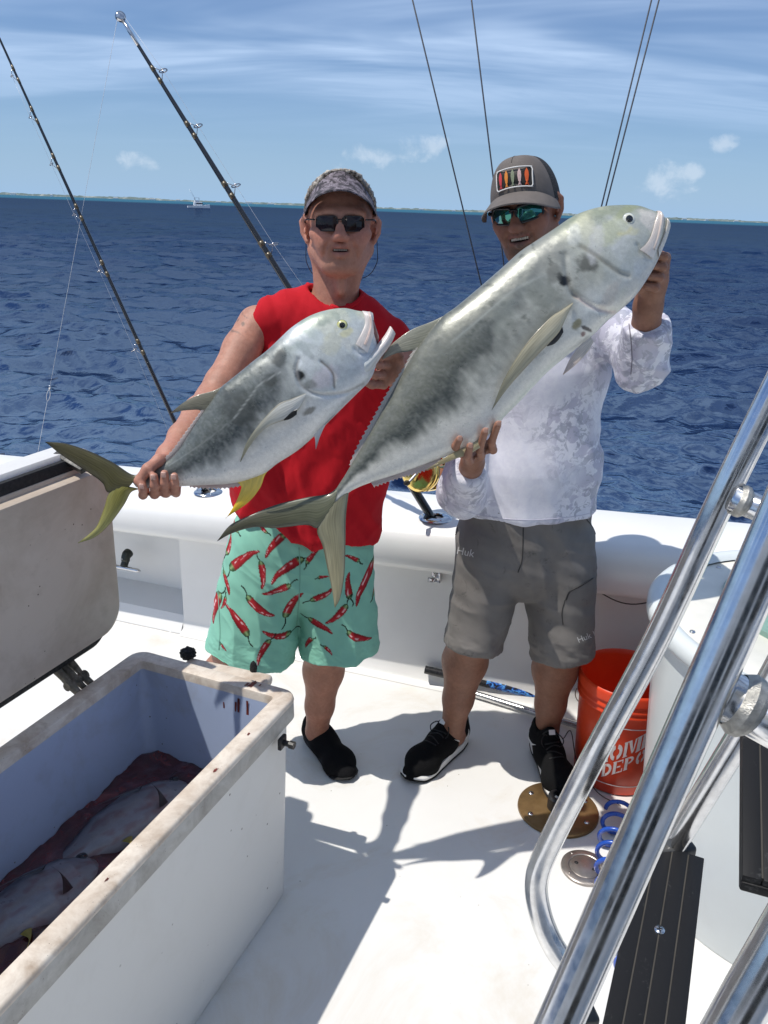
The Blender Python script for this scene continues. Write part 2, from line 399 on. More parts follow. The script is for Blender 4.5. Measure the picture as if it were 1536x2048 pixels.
# ================================================================ COCKPIT: floor, side wall, gunwale
gel = NT('white_gelcoat')
gel.col(gel.mix(gel.rng(gel.noise(2.3, 5, 0.6), 0.35, 0.75), (0.78, 0.775, 0.755), (0.71, 0.70, 0.68))); gel.set(Roughness=0.32, Coat_Weight=0.15)
gel.bump(gel.noise(35, 3), 0.02, 0.002); GEL = gel.m
def floor_mat():
    n = NT('non_skid_floor')
    big = n.noise(1.3, 5, 0.6); st = n.noise(3.1, 6, 0.7, n.coord(loc=(4, 2, 0)), 0.6)
    c = n.mix(n.rng(big, 0.3, 0.7), (0.76, 0.755, 0.735), (0.70, 0.69, 0.665))
    c = n.mix(n.mth('MULTIPLY', n.rng(st, 0.52, 0.70), 0.5), c, (0.60, 0.53, 0.43))
    sp = n.vor(26, None); c = n.mix(n.mth('MULTIPLY', n.rng(sp, 0.035, 0.05, 1, 0), n.rng(n.noise(9), 0.52, 0.6)), c, (0.22, 0.17, 0.13))
    n.col(c); n.inp('Roughness', n.rng(n.noise(2.0, 4), 0.35, 0.65, 0.30, 0.55))
    n.bump(n.vor(420, None), 0.10, 0.0015); return n.m
WU = np.array([0.951, -0.309, 0]); WN = np.array([0.309, 0.951, 0]); W0 = np.array([0, 2.792, 0])   # side wall: along, outward, a point of its foot
def wp(s, o, z): return W0+WU*s+WN*o+np.array([0, 0, z])
def build_cockpit():
    fm = floor_mat()
    S = np.linspace(-6, 5, 45)
    V = []; F = []
    rows = [wp(s, 0.06, 0) for s in S]
    V += rows; V += [np.array([p[0], -2.5, 0]) for p in rows]; n = len(S)
    F = [(i, n+i, n+i+1, i+1) for i in range(n-1)]
    o = mesh('cockpit_floor', np.array(V), F, fm, None, False); tag(o, 'white non skid cockpit floor of the fishing boat', kind='structure')
    # wall and gunwale profile (o, z, slope per metre along), lofted along S; mooring recess is left open between two stations
    def prof(s):
        P = [(-0.045, 0.0015, 0), (-0.028, 0.006, 0), (-0.012, 0.022, 0), (0.0, 0.06, 0), (0.0, 0.3, 0.02), (-0.004, 0.475, 0.043), (-0.02, 0.487, 0.043), (-0.098, 0.499, 0.043), (-0.112, 0.509, 0.044), (-0.122, 0.525, 0.045), (-0.13, 0.575, 0.052), (-0.128, 0.61, 0.056), (-0.115, 0.64, 0.06), (-0.09, 0.657, 0.062), (-0.055, 0.665, 0.062), (0.10, 0.676, 0.055), (0.19, 0.683, 0.05), (0.215, 0.678, 0.05), (0.225, 0.66, 0.05), (0.222, 0.5, 0.05), (0.15, 0.0, 0.0), (0.05, -0.6, 0)]
        return P
    def wallmesh(s0, s1, k, name, lo=0, hi=None):
        loops = []
        for s in np.linspace(s0, s1, k):
            pr = prof(s); pr = pr[lo:hi] if hi else pr[lo:]
            loops.append(np.array([wp(s, a, z+sl*s) for a, z, sl in pr]))
        m = len(loops[0]); V = np.concatenate(loops); F = []
        for i in range(len(loops)-1):
            for j in range(m-1): F.append((i*m+j, i*m+j+1, (i+1)*m+j+1, (i+1)*m+j))
        return V, F
    root = mesh('cockpit_side_wall', *wallmesh(-6, 5, 56, 'g', 6), GEL, None, True, None, 40)      # gunwale cap with rolled edge
    tag(root, 'white rounded gunwale and cockpit side wall', kind='structure')
    a, b = -1.75, -0.865       # mooring recess
    for s0, s1, k in ((-6, a, 12), (b, 5, 30)):
        V, F = wallmesh(s0, s1, k, 'w', 0, 7); mesh('wall_panel', V, F, GEL, root, True, None, 40)
    # recess: back sheet set 9 cm outward, with slanted cheeks
    V = []; F = []
    def q(pts):
        k = len(V); V.extend(pts); F.append((k, k+1, k+2, k+3))
    zt = lambda s: 0.487+0.043*s
    dz = 0.15
    q([wp(a, dz, 0.11), wp(b-0.035, dz, 0.11), wp(b-0.035, dz, zt(b)), wp(a, dz, zt(a))])
    q([wp(b-0.035, dz, 0.11), wp(b, 0, 0.09), wp(b, 0, zt(b)), wp(b-0.035, dz, zt(b))])
    q([wp(a, 0, 0.09), wp(a, dz, 0.11), wp(a, dz, zt(a)), wp(a, 0, zt(a))])
    q([wp(a, 0.01, 0.07), wp(b, 0.01, 0.07), wp(b-0.035, dz, 0.11), wp(a, dz, 0.11)])
    q([wp(a, -0.03, 0.002), wp(b, -0.03, 0.002), wp(b, 0.01, 0.07), wp(a, 0.01, 0.07)])
    mesh('recess_lining', np.array(V), F, GEL, root, False)
    # thin cord sagging under the lip at right
build_cockpit()

def build_sky_block_cabin():  # out of view; added to cut the sky fill and deepen the shade
    """assumed deckhouse behind the photographer, added to block sky light; also mirrored in lenses and rails"""
    o = mesh('cabin_bulkhead', *box((0, -1.35, 1.35), (4.6, 0.12, 2.75), None, 0.02), GEL); tag(o, 'unseen white deckhouse bulkhead added behind the cockpit to block sky light', kind='structure')
    tint = plain('tinted_glass', (0.012, 0.014, 0.017), 0.08, 0, 0.2, 4)
    for c, s in (((-1.35, -1.282, 1.45), (1.3, 0.02, 0.8)), ((1.35, -1.282, 1.45), (1.3, 0.02, 0.8)), ((0, -1.282, 1.12), (0.85, 0.02, 1.9))):
        q = mesh('window' if c[0] else 'door', *box(c, s, None, 0.008), tint, o, True, None, 40)
    v, f = box((0, -1.45, 2.92), (4.8, 1.5, 0.22), None, 0.06, 3); q = mesh('flybridge_overhang', v, f, GEL, o, True, None, 40)
    v, f = box((0, -1.75, 3.6), (4.4, 0.5, 1.2), None, 0.08, 3); q = mesh('flybridge_coaming', v, f, GEL, o, True, None, 40)
build_sky_block_cabin()
# ================================================================ FISH BOX (insulated cooler)
def atD(x, y, d): return CC+ray(x, y)*d
steel = NT('polished_aluminium'); steel.set(Metallic=1.0, Roughness=0.18)
_sv = steel.coord(sc=(1, 1, 1)); steel.col(steel.mix(steel.rng(steel.noise(60, 5, 0.7), 0.35, 0.7), (0.66, 0.66, 0.66), (0.80, 0.80, 0.80)))
steel.inp('Roughness', steel.rng(steel.noise(45, 6, 0.7), 0.3, 0.8, 0.12, 0.32)); steel.bump(steel.noise(30, 3, 0.6), 0.02, 0.004)
STEEL = steel.m
CHROME = plain('stainless_steel', (0.60, 0.60, 0.61), 0.16, 1.0, 0.1, 30)
BLACKPL = plain('black_plastic', (0.016, 0.016, 0.017), 0.45, 0, 0.3, 60, 0.15)
RUBBER = plain('black_rubber', (0.010, 0.010, 0.011), 0.75, 0, 0.3, 60, 0.2)

def grime(name, base, dirt, amt=0.5, scale=5.0, rough=0.45, specks=True, dark=(0.10, 0.075, 0.05), lo=0.5, hi=0.72):
    n = NT(name); a = n.noise(scale, 7, 0.68, None, 0.5); b = n.noise(scale*3.7, 5, 0.6)
    c = n.mix(n.mth('MULTIPLY', n.rng(a, lo, hi), amt), base, dirt)
    c = n.mix(n.mth('MULTIPLY', n.rng(b, 0.55, 0.75), amt*0.45), c, tuple(x*0.8 for x in dirt))
    if specks:
        s = n.vor(scale*9, None); c = n.mix(n.mth('MULTIPLY', n.rng(s, 0.05, 0.09, 1, 0), n.rng(n.noise(scale*1.7), 0.5, 0.56)), c, dark)
    n.col(c); n.set(Roughness=rough); n.bump(n.noise(scale*14, 5, 0.6), 0.08, 0.002); return n.m
BW, BL_, BH = 0.476, 1.20, 0.60
BO = np.array([-0.186, 1.70, 0.0]); BE = np.array([-0.37, -0.929, 0]); BWd = np.array([-0.929, 0.37, 0])
def bp(s, w, z): return BO+BE*s+BWd*w+np.array([0, 0, z])
def bloop(inset, z, r, seg=6):
    P = rrect(BL_-2*inset, BW-2*inset, max(r, 0.004), seg)
    return np.array([bp(BL_/2+p[0], BW/2+p[1], z) for p in P])
HG = []
def build_cooler():
    e = empty('fish_box', tuple(bp(BL_/2, BW/2, 0)))
    wht = grime('box_white_plastic', (0.70, 0.69, 0.655), (0.50, 0.46, 0.38), 0.22, 3.0, 0.42)
    rimm = grime('box_rim_stained', (0.72, 0.65, 0.56), (0.34, 0.24, 0.16), 0.72, 12.0, 0.55, True, (0.06, 0.04, 0.025), 0.40, 0.68)
    lin = grime('box_liner_pale_blue', (0.35, 0.42, 0.57), (0.24, 0.23, 0.22), 0.5, 4.0, 0.35)
    v, f = loft([bloop(0.030, 0.0, 0.03), bloop(0.022, 0.012, 0.04), bloop(0.020, 0.05, 0.045), bloop(0.016, 0.30, 0.045), bloop(0.012, 0.545, 0.045)], True, False)
    child(mesh('outer_shell', v, f, wht, None, True, None, 40), e)
    v, f = loft([bloop(0.001, 0.588, 0.04), bloop(0.0, 0.592, 0.04), bloop(0.0015, 0.599, 0.04), bloop(0.006, 0.6025, 0.036), bloop(0.041, 0.6025, 0.016), bloop(0.0445, 0.601, 0.012), bloop(0.046, 0.596, 0.010), bloop(0.046, 0.572, 0.010)], False, False)
    child(mesh('rim', v, f, rimm, None, True, None, 45), e)
    v, f = loft([bloop(0.012, 0.538, 0.04), bloop(0.003, 0.542, 0.04), bloop(0.0, 0.546, 0.04), bloop(0.0008, 0.590, 0.04)], False, False)
    child(mesh('rim_band', v, f, grime('box_band_grey', (0.50, 0.49, 0.46), (0.22, 0.20, 0.17), 0.8, 11.0, 0.55, True, (0.07, 0.05, 0.035), 0.36, 0.72), None, True, None, 45), e)
    v, f = loft([bloop(0.0458, 0.580, 0.010), bloop(0.052, 0.52, 0.03), bloop(0.060, 0.20, 0.04), bloop(0.070, 0.12, 0.03)], False, True)
    child(mesh('liner', v, f, lin, None, True, None, 60), e)
    blood = plain('dried_blood', (0.13, 0.022, 0.014), 0.45, 0, 0.5, 90)
    # blood: runs down the far end of the liner and smears on the rim, each its own piece
    def stain(V, F): child(mesh('blood_stain', np.array(V), F, blood, None, False), e)
    for (w, z1, ln, wd) in ((0.118, 0.572, 0.16, 0.0035), (0.142, 0.572, 0.21, 0.0030), (0.150, 0.56, 0.12, 0.0022), (0.185, 0.55, 0.06, 0.0020), (0.105, 0.53, 0.05, 0.0018)):
        t = np.linspace(0, 1, 10); cen = w+0.005*np.sin(5*t+w*90)*t; hw_ = wd*(0.5+0.6*np.abs(np.sin(7*t+w*50)))*(1-0.75*t)+0.0004
        L_ = [bp(0.0478+0.011*(0.58-(z1-ln*q))/0.38+0.0015, c_+h_, z1-ln*q) for q, c_, h_ in zip(t, cen, hw_)]; R_ = [bp(0.0478+0.011*(0.58-(z1-ln*q))/0.38+0.0015, c_-h_, z1-ln*q) for q, c_, h_ in zip(t, cen, hw_)]
        stain(L_+R_, [(i, i+1, 10+i+1, 10+i) for i in range(9)])
    rs = np.random.RandomState(5)
    for (s, w, r_) in ((0.022, 0.118, 0.012), (0.029, 0.130, 0.006), (0.20, 0.022, 0.004), (0.335, 0.019, 0.006), (0.66, 0.024, 0.004), (0.018, 0.100, 0.004)):
        k = 26; rr = r_*(0.55+0.9*np.abs(perlin(np.stack([np.cos(np.arange(k)*6.283/k)*2+w*99, np.sin(np.arange(k)*6.283/k)*2, np.full(k, s*9)], 1)))); an = np.arange(k)*2*math.pi/k
        stain([bp(s+rr[i]*math.cos(an[i])*1.6, w+rr[i]*math.sin(an[i])*0.7, 0.6034) for i in range(k)], [tuple(range(k))])
    # lid, standing open behind the left long side
    lidm = grime('lid_inside_stained', (0.60, 0.515, 0.43), (0.34, 0.26, 0.18), 0.6, 4.2, 0.5, True, (0.11, 0.07, 0.045), 0.42, 0.72)
    lidw = grime('lid_shell_white', (0.72, 0.71, 0.69), (0.55, 0.50, 0.42), 0.3, 4, 0.4)
    def ll(w, h, r, g, dz=0.0, ds=0.0):
        return np.array([bp(BL_/2+0.012+ds+p[0], BW+g, 0.893+p[1]+dz) for p in rrect(w, h, r, 7)])
    LW, LH = 1.20, 0.515
    v, f = loft([ll(LW-0.02, LH-0.02, 0.06, 0.062), ll(LW, LH, 0.065, 0.070), ll(LW, LH, 0.065, 0.125), ll(LW-0.03, LH-0.03, 0.055, 0.14), ll(LW-0.2, LH-0.2, 0.04, 0.146)])
    lid = child(mesh('lid', v, f, lidw, None, True, None, 40), e)
    def sub(name, loops, m, sh=40):
        q = mesh(name, *loft(loops), m, None, True, None, sh); q.parent = lid; q.matrix_parent_inverse = lid.matrix_parent_inverse.inverted() if False else Matrix.Identity(4)
        q.matrix_parent_inverse = Matrix.Identity(4)
        return q
    sub('gasket', [ll(LW-0.05, LH-0.022, 0.06, 0.063, 0, 0.012), ll(LW-0.05, LH-0.022, 0.06, 0.049, 0, 0.012), ll(LW-0.065, LH-0.035, 0.055, 0.046, 0, 0.012)][::-1], RUBBER)
    sub('inner_flange', [ll(LW-0.09, LH-0.072, 0.06, 0.050, 0, -0.010), ll(LW-0.09, LH-0.072, 0.06, 0.043, 0, -0.010), ll(LW-0.095, LH-0.078, 0.06, 0.041, 0, -0.010)][::-1], lidm)
    sub('inner_panel', [ll(LW-0.07, LH-0.092, 0.065, 0.045, 0, -0.014), ll(LW-0.072, LH-0.094, 0.065, 0.022, 0, -0.014), ll(LW-0.078, LH-0.10, 0.065, 0.016, 0, -0.014), ll(LW-0.095, LH-0.115, 0.06, 0.0135, 0, -0.014)][::-1], lidm)
    # rubber latch strap on the lid's top edge
    a = atY(116, 905, 1.80); b = atY(172, 937, 1.76)
    fr = frame(b-a); v, f = box((0, 0, 0), (0.030, 0.016, np.linalg.norm(b-a)), None, 0.003)
    q = mesh('latch_strap', v@fr.T+(a+b)/2, f, BLACKPL, None, True, None, 40); q.parent = lid
    # hinge between lid and box
    mb = MB()
    for k in range(3):
        t_ = np.linspace(0, 1, 9); P_ = np.array([bp(0.165+0.022*k+0.021*q, BW+0.026, 0.608) for q in t_]); mb.add(*tube(P_, 0.0115+0.002*perlin(np.stack([t_*3+k*5, t_*0, t_*0+1.5], 1)), 12))
        P_ = np.array([bp(0.176+0.022*k, BW-0.002+0.070*q, 0.592+0.012*math.sin(3.1*q)+0.055*q*q) for q in t_]); mb.add(*tube(P_, 0.0095+0.003*perlin(np.stack([t_*3+k*7, t_*0, t_*0+4.5], 1)), 10))
    HG.append(child(mb.build('hinge', plain('mouldy_hinge', (0.13, 0.115, 0.09), 0.8, 0, 0.7, 50, 0.6)), e))
    # carrying handle at the far end: moulded bar with two black foam plugs
    A = atZ(372, 1322, 0.565); B = atZ(540, 1358, 0.565)
    fr = frame(np.array([0, 0, 1.0]), B-A); v, f = box((0, 0, 0), (np.linalg.norm(B-A), 0.06, 0.03), fr, 0.012, 3)
    child(mesh('end_handle', v+(A+B)/2+np.array([0, -0.02, -0.004]), f, rimm, None, True, None, 50), e)
    for i, (x, y, rx, rz) in enumerate(((376, 1307, 0.021, 0.017), (507, 1336, 0.009, 0.020))):
        c = atZ(x, y, 0.585); bm = bmesh.new(); bmesh.ops.create_icosphere(bm, subdivisions=4, radius=1)
        V = np.array([q.co[:] for q in bm.verts]); F = [tuple(q.index for q in g.verts) for g in bm.faces]; bm.free()
        V = V*(1+0.16*fbm(V*4.0+i*9, 3)[:, None]); V = V*np.array([rx, rx*0.9, rz])
        child(mesh('foam_plug', V+c, F, RUBBER, None, False), e)
    # hold-down stud on the right side
    c = bp(0.10, -0.002, 0.525); mb = MB()
    mb.add(*box(c+(-BWd)*0.004, (0.01, 0.03, 0.03), np.stack([BWd, BE, [0, 0, 1]], 1), 0.003)); mb.add(*tube([c, c-BWd*0.028], 0.007, 10)); mb.add(*tube([c-BWd*0.024, c-BWd*0.036], 0.0095, 10))
    child(mb.build('lid_stud', BLACKPL), e)
    tag(e, 'long white insulated fish box with stained rim, its lid standing open', 'fish box')
    # bloody slush
    n1, n2 = 120, 60; rs = np.random.RandomState(2)
    ss = np.linspace(0.058, BL_-0.058, n1); ww = np.linspace(0.058, BW-0.058, n2); S, Wm = np.meshgrid(ss, ww, indexing='ij')
    Pn = np.stack([S.ravel()*14, Wm.ravel()*14, S.ravel()*0], 1)
    Z = 0.343+0.010*fbm(Pn, 4)+0.006*np.maximum(0, fbm(Pn*2.3+4, 2))
    V = np.array([bp(a, b, 0) for a, b in zip(S.ravel(), Wm.ravel())]); V[:, 2] = Z
    idx = np.arange(n1*n2).reshape(n1, n2); F = np.stack([idx[:-1, :-1], idx[:-1, 1:], idx[1:, 1:], idx[1:, :-1]], -1).reshape(-1, 4)
    n = NT('bloody_slush'); c = n.ramp(n.noise(16, 6, 0.7, None, 0.8), [(0.35, (0.022, 0.002, 0.002)), (0.56, (0.075, 0.006, 0.006)), (0.74, (0.20, 0.035, 0.03))]); n.col(c)
    n.set(Roughness=0.12, Coat_Weight=0.8); n.bump(n.noise(70, 5, 0.7), 0.5, 0.006)
    o = mesh('bloody_slush', V, F, n.m); tag(o, 'dark red bloody ice water inside the fish box', 'ice water', None, 'stuff')
build_cooler()

# ================================================================ BAIT TANK
def build_tank():
    c = np.array([1.155, 1.80, 0]); e = empty('bait_tank', tuple(c))
    wall = grime('tank_pale_fibreglass', (0.66, 0.70, 0.70), (0.56, 0.57, 0.54), 0.25, 2.0, 0.28, False)
    top = plain('tank_cream_top', (0.80, 0.77, 0.68), 0.35, 0, 0.05); green = plain('tank_green_hatch', (0.20, 0.33, 0.28), 0.3, 0, 0.1)
    v, f = lathe([(0.395, 0.0), (0.40, 0.01), (0.425, 0.35), (0.452, 0.70), (0.455, 0.735)], 96, c); mesh_ = child(mesh('wall', v, f, wall), e)
    v, f = lathe([(0.455, 0.735), (0.472, 0.74), (0.480, 0.752), (0.480, 0.772), (0.470, 0.786), (0.455, 0.79), (0.438, 0.786), (0.428, 0.775)], 96, c); child(mesh('rim', v, f, wall, None, True), e)
    v, f = lathe([(0.43, 0.770), (0.31, 0.772), (0.30, 0.766), (0.001, 0.764)], 96, c); child(mesh('top_plate', v, f, top), e)
    v, f = lathe([(0.292, 0.765), (0.292, 0.779), (0.286, 0.783), (0.001, 0.786)], 72, c+np.array([0.03, 0.09, 0])); child(mesh('hatch', v, f, green, None, True, None, 50), e)
    for k in range(16):
        an = k*2*math.pi/16+0.1; p = c+np.array([0.405*math.cos(an), 0.405*math.sin(an), 0.770])
        v, f = lathe([(0.0075, 0), (0.0065, 0.004), (0.001, 0.005)], 10, p); child(mesh('screw', v, f, CHROME), e)
    tag(e, 'round white bait tank with rolled rim and green hatch behind the ladder', 'bait tank')
build_tank()

# ================================================================ BUCKET
def build_bucket():
    c = np.array([0.782, 2.235, 0.003]); e = empty('bucket', tuple(c))
    om = NT('orange_plastic'); om.col(om.mix(om.rng(om.noise(7, 5, 0.6), 0.35, 0.7), (0.72, 0.060, 0.012), (0.62, 0.050, 0.014))); om.set(Roughness=0.38, Subsurface_Weight=0.08); om.inp('Roughness', om.rng(om.noise(30, 5), 0.3, 0.7, 0.28, 0.5))
    R = lambda z: 0.128+(0.146-0.128)*z/0.37
    v, f = lathe([(0.001, 0.012), (0.118, 0.012), (0.124, 0.0), (0.128, 0.004), (R(0.1), 0.1), (R(0.2), 0.2), (R(0.285), 0.285), (0.1445, 0.288), (0.149, 0.291), (0.149, 0.297), (0.145, 0.301), (0.1445, 0.308), (0.150, 0.311), (0.150, 0.317), (0.146, 0.321), (0.146, 0.332), (0.1515, 0.335), (0.152, 0.360), (0.1505, 0.366), (0.147, 0.369), (0.143, 0.366), (0.141, 0.35), (0.124, 0.02), (0.001, 0.016)], 96, c)
    wall = child(mesh('wall', v, f, om.m, None, True, None, 50), e)
    # printed square and stencil lettering, wrapped on the wall
    ink = plain('white_ink', (0.70, 0.62, 0.60), 0.5, 0, 0.15, 50)
    az0 = math.atan2(-2.235+0.0, 0.10-0.782)+0.28                # the print faces about the camera side
    def wrap(P, off=0.0012):
        P = np.asarray(P, float); z = P[:, 1]; r = R(z)+off; an = az0+P[:, 0]/0.137
        return np.stack([c[0]+r*np.cos(an), c[1]+r*np.sin(an), c[2]+z], 1)
    mb = MB()
    def poly(pts, sub=6):                                        # convex quad in print space, subdivided
        a, b, d, g = [np.array(p, float) for p in pts]; V = []
        for i in range(sub+1):
            for j in range(sub+1):
                s, t = i/sub, j/sub; V.append((a*(1-s)+b*s)*(1-t)+(g*(1-s)+d*s)*t)
        idx = np.arange((sub+1)**2).reshape(sub+1, sub+1)
        F = [(idx[i, j], idx[i+1, j], idx[i+1, j+1], idx[i, j+1]) for i in range(sub) for j in range(sub)]
        mb.add(wrap(V), F)
    cx, cz, hs = 0.0, 0.145, 0.108; ln = 0.0016
    for (x0, z0, x1, z1) in ((-hs, -hs, hs, -hs), (-hs, hs, hs, hs), (-hs, -hs, -hs, hs), (hs, -hs, hs, hs)):
        if z0 == z1: poly([(cx+x0, cz+z0-ln), (cx+x1, cz+z0-ln), (cx+x1, cz+z0+ln), (cx+x0, cz+z0+ln)], 16)
        else: poly([(cx+x0-ln, cz+z0), (cx+x0+ln, cz+z0), (cx+x0+ln, cz+z1), (cx+x0-ln, cz+z1)], 6)
    # stencil letters built from bars (unit cell 1 x 1.4), tilted 35 degrees like the print
    B = 0.30
    def bars(ch):
        Q = []
        def r(x0, y0, x1, y1): Q.append([(x0, y0), (x1, y0), (x1, y1), (x0, y1)])
        def serif(x, w=0.40):
            r(x-(w-B)/2, 0, x+B+(w-B)/2, 0.10); r(x-(w-B)/2, 1.3, x+B+(w-B)/2, 1.4)
        def arc(cx_, cy_, ro, ri, a0, a1, k=10, sy=1.0):
            for i in range(k):
                p, q_ = math.radians(a0+(a1-a0)*i/k), math.radians(a0+(a1-a0)*(i+1)/k)
                Q.append([(cx_+ri*math.cos(p), cy_+ri*math.sin(p)*sy), (cx_+ro*math.cos(p), cy_+ro*math.sin(p)*sy), (cx_+ro*math.cos(q_), cy_+ro*math.sin(q_)*sy), (cx_+ri*math.cos(q_), cy_+ri*math.sin(q_)*sy)])
        w = 1.0
        if ch == 'T': r(0.35, 0, 0.65, 1.4); serif(0.35); r(0, 1.25, 0.29, 1.4); r(0.71, 1.25, 1.0, 1.4); r(0, 1.0, 0.08, 1.25); r(0.92, 1.0, 1.0, 1.25)
        if ch == 'H': r(0, 0, B, 1.4); r(1-B, 0, 1, 1.4); r(B+0.06, 0.62, 1-B-0.06, 0.78); serif(0); serif(1-B)
        if ch == 'E': r(0, 0, B, 1.4); serif(0); r(B+0.07, 0, 0.95, 0.14); r(B+0.07, 1.26, 0.95, 1.4); r(B+0.07, 0.62, 0.72, 0.78); r(0.85, 0.14, 0.95, 0.4); r(0.85, 1.0, 0.95, 1.26)
        if ch == 'O': arc(0.44, 0.7, 0.44, 0.20, 98, 262, 10, 1.6); arc(0.56, 0.7, 0.44, 0.20, -82, 82, 10, 1.6)
        if ch == 'M':
            w = 1.35; r(0, 0, B*0.8, 1.4); serif(0, 0.36); r(w-B, 0, w, 1.4); serif(w-B, 0.4)
            Q.append([(0.30, 1.4), (0.55, 1.4), (0.78, 0.25), (0.66, 0.1)]); Q.append([(0.72, 0.05), (0.84, 0.3), (w-B-0.08, 1.4), (w-B-0.22, 1.35)])
        if ch == 'D': r(0, 0, B, 1.4); serif(0); arc(B+0.07, 0.7, 0.60, 0.34, -90, 90, 12, 1.165)
        if ch == 'P': r(0, 0, B, 1.4); serif(0); arc(B+0.07, 1.0, 0.50, 0.26, -90, 90, 10, 0.8)
        return Q, w
    tilt = math.radians(33); ct, st = math.cos(tilt), math.sin(tilt)
    def word(txt, x, z, size):
        for ch in txt:
            if ch == ' ': x += 0.6*size*ct; z += 0.6*size*st; continue
            Q, w = bars(ch)
            for q in Q: poly([(cx+x+(px*ct)*size, cz+z+(px*st+py)*size) for px, py in q], 2)
            x += (w+0.13)*size*ct; z += (w+0.13)*size*st
    word('THE', -0.100, 0.034, 0.022); word('HOME', -0.100, -0.048, 0.041); word('DEPOT', -0.078, -0.088, 0.034)
    q = mb.build('print', ink, None, False); q.parent = wall; q.matrix_parent_inverse = Matrix.Identity(4)
    # wire bail hanging against the front, with cord
    wire = plain('bail_wire', (0.22, 0.16, 0.10), 0.5, 0.6, 0.3)
    a = az0+math.pi/2; L_ = c+np.array([0.152*math.cos(a), 0.152*math.sin(a), 0.30]); R_ = c+np.array([0.152*math.cos(a+math.pi), 0.152*math.sin(a+math.pi), 0.30])
    P = []
    for t in np.linspace(0, 1, 25):
        an = a+math.pi*(1-t) if False else a-math.pi*t
        an = a+math.pi*t; dip = math.sin(math.pi*t); rr = 0.155-0.012*dip
        P.append(c+np.array([rr*math.cos(an), rr*math.sin(an), 0.30-0.175*dip]))
    v, f = tube(P, 0.0016, 6); child(mesh('bail', v, f, wire), e)
    tag(e, 'orange plastic bucket with white stencilled lettering in a square beside the bait tank', 'bucket')
build_bucket()

# ================================================================ DECK PLATES, HOSE, POLES
def build_plates():
    c = np.array([0.563, 2.035, 0]); e = empty('deck_plate', tuple(c))
    br = NT('weathered_bronze'); br.col(br.ramp(br.noise(9, 6, 0.65), [(0.3, (0.13, 0.075, 0.030)), (0.55, (0.25, 0.155, 0.065)), (0.75, (0.33, 0.22, 0.11))])); br.set(Metallic=0.55, Roughness=0.4)
    v, f = lathe([(0.122, 0.001), (0.121, 0.008), (0.117, 0.011), (0.04, 0.0115), (0.03, 0.0115)], 72, c); child(mesh('flange', v, f, br.m, None, True, None, 40), e)
    v, f = lathe([(0.034, 0.0100), (0.034, 0.05), (0.028, 0.056), (0.020, 0.056), (0.019, 0.03), (0.001, 0.03)], 36, c); child(mesh('socket', v, f, BLACKPL, None, True, None, 40), e)
    for k in range(6):
        an = k*math.pi/3+0.35; v, f = lathe([(0.0085, 0.0108), (0.007, 0.0135), (0.001, 0.014)], 12, c+np.array([0.095*math.cos(an), 0.095*math.sin(an), 0])); child(mesh('screw', v, f, CHROME), e)
    tag(e, 'large round brown bronze deck plate under the shoe of the man in grey shorts', 'deck plate')
    c = np.array([0.594, 1.80, 0]); e = empty('deck_plate', tuple(c)); st = plain('tarnished_steel', (0.38, 0.34, 0.31), 0.35, 0.85, 0.2, 25)
    v, f = lathe([(0.066, 0.001), (0.065, 0.007), (0.062, 0.009), (0.046, 0.010), (0.044, 0.0085)], 60, c); child(mesh('ring', v, f, st, None, True, None, 40), e)
    v, f = lathe([(0.043, 0.004), (0.043, 0.0085), (0.040, 0.010), (0.001, 0.010)], 60, c); child(mesh('cap', v, f, st, None, True, None, 40), e)
    for s in (-1, 1):
        v, f = lathe([(0.006, 0.0102), (0.005, 0.0108), (0.001, 0.0106)], 12, c+np.array([s*0.022, -s*0.012, 0])); child(mesh('key_hole', v, f, BLACKPL), e)
    for k in range(4):
        an = k*math.pi/2+0.5; v, f = lathe([(0.0045, 0.0088), (0.004, 0.0108), (0.001, 0.011)], 10, c+np.array([0.055*math.cos(an), 0.055*math.sin(an), 0])); child(mesh('screw', v, f, st), e)
    tag(e, 'small round steel deck fill cap with two key holes on white floor', 'deck plate')
build_plates()

def build_hose():
    m = plain('blue_hose', (0.012, 0.075, 0.42), 0.3, 0, 0.15, 30, 0, None, 0.3); mb = MB()
    A = np.array([0.735, 1.985, 0.05]); B = np.array([0.575, 1.03, 0.05]); t = np.linspace(0, 1, 700); an = t*2*math.pi*16
    ax = nrm(B-A); sd = np.cross(ax, [0, 0, 1.0]); C0 = A[None]*(1-t)[:, None]+B[None]*t[:, None]+sd[None]*(0.045*np.sin(t*5.0))[:, None]
    P = C0+sd[None]*(0.043*np.cos(an))[:, None]+np.array([0, 0, 1.0])[None]*(0.043*np.sin(an))[:, None]
    P = P+ax[None]*(0.004*np.sin(an*0.5))[:, None]
    v, f = tube(P, 0.0065, 8); o = mesh('coiled_hose', v, f, m); tag(o, 'bright blue coiled hose lying on the floor beside the bait tank', 'hose')
build_hose()

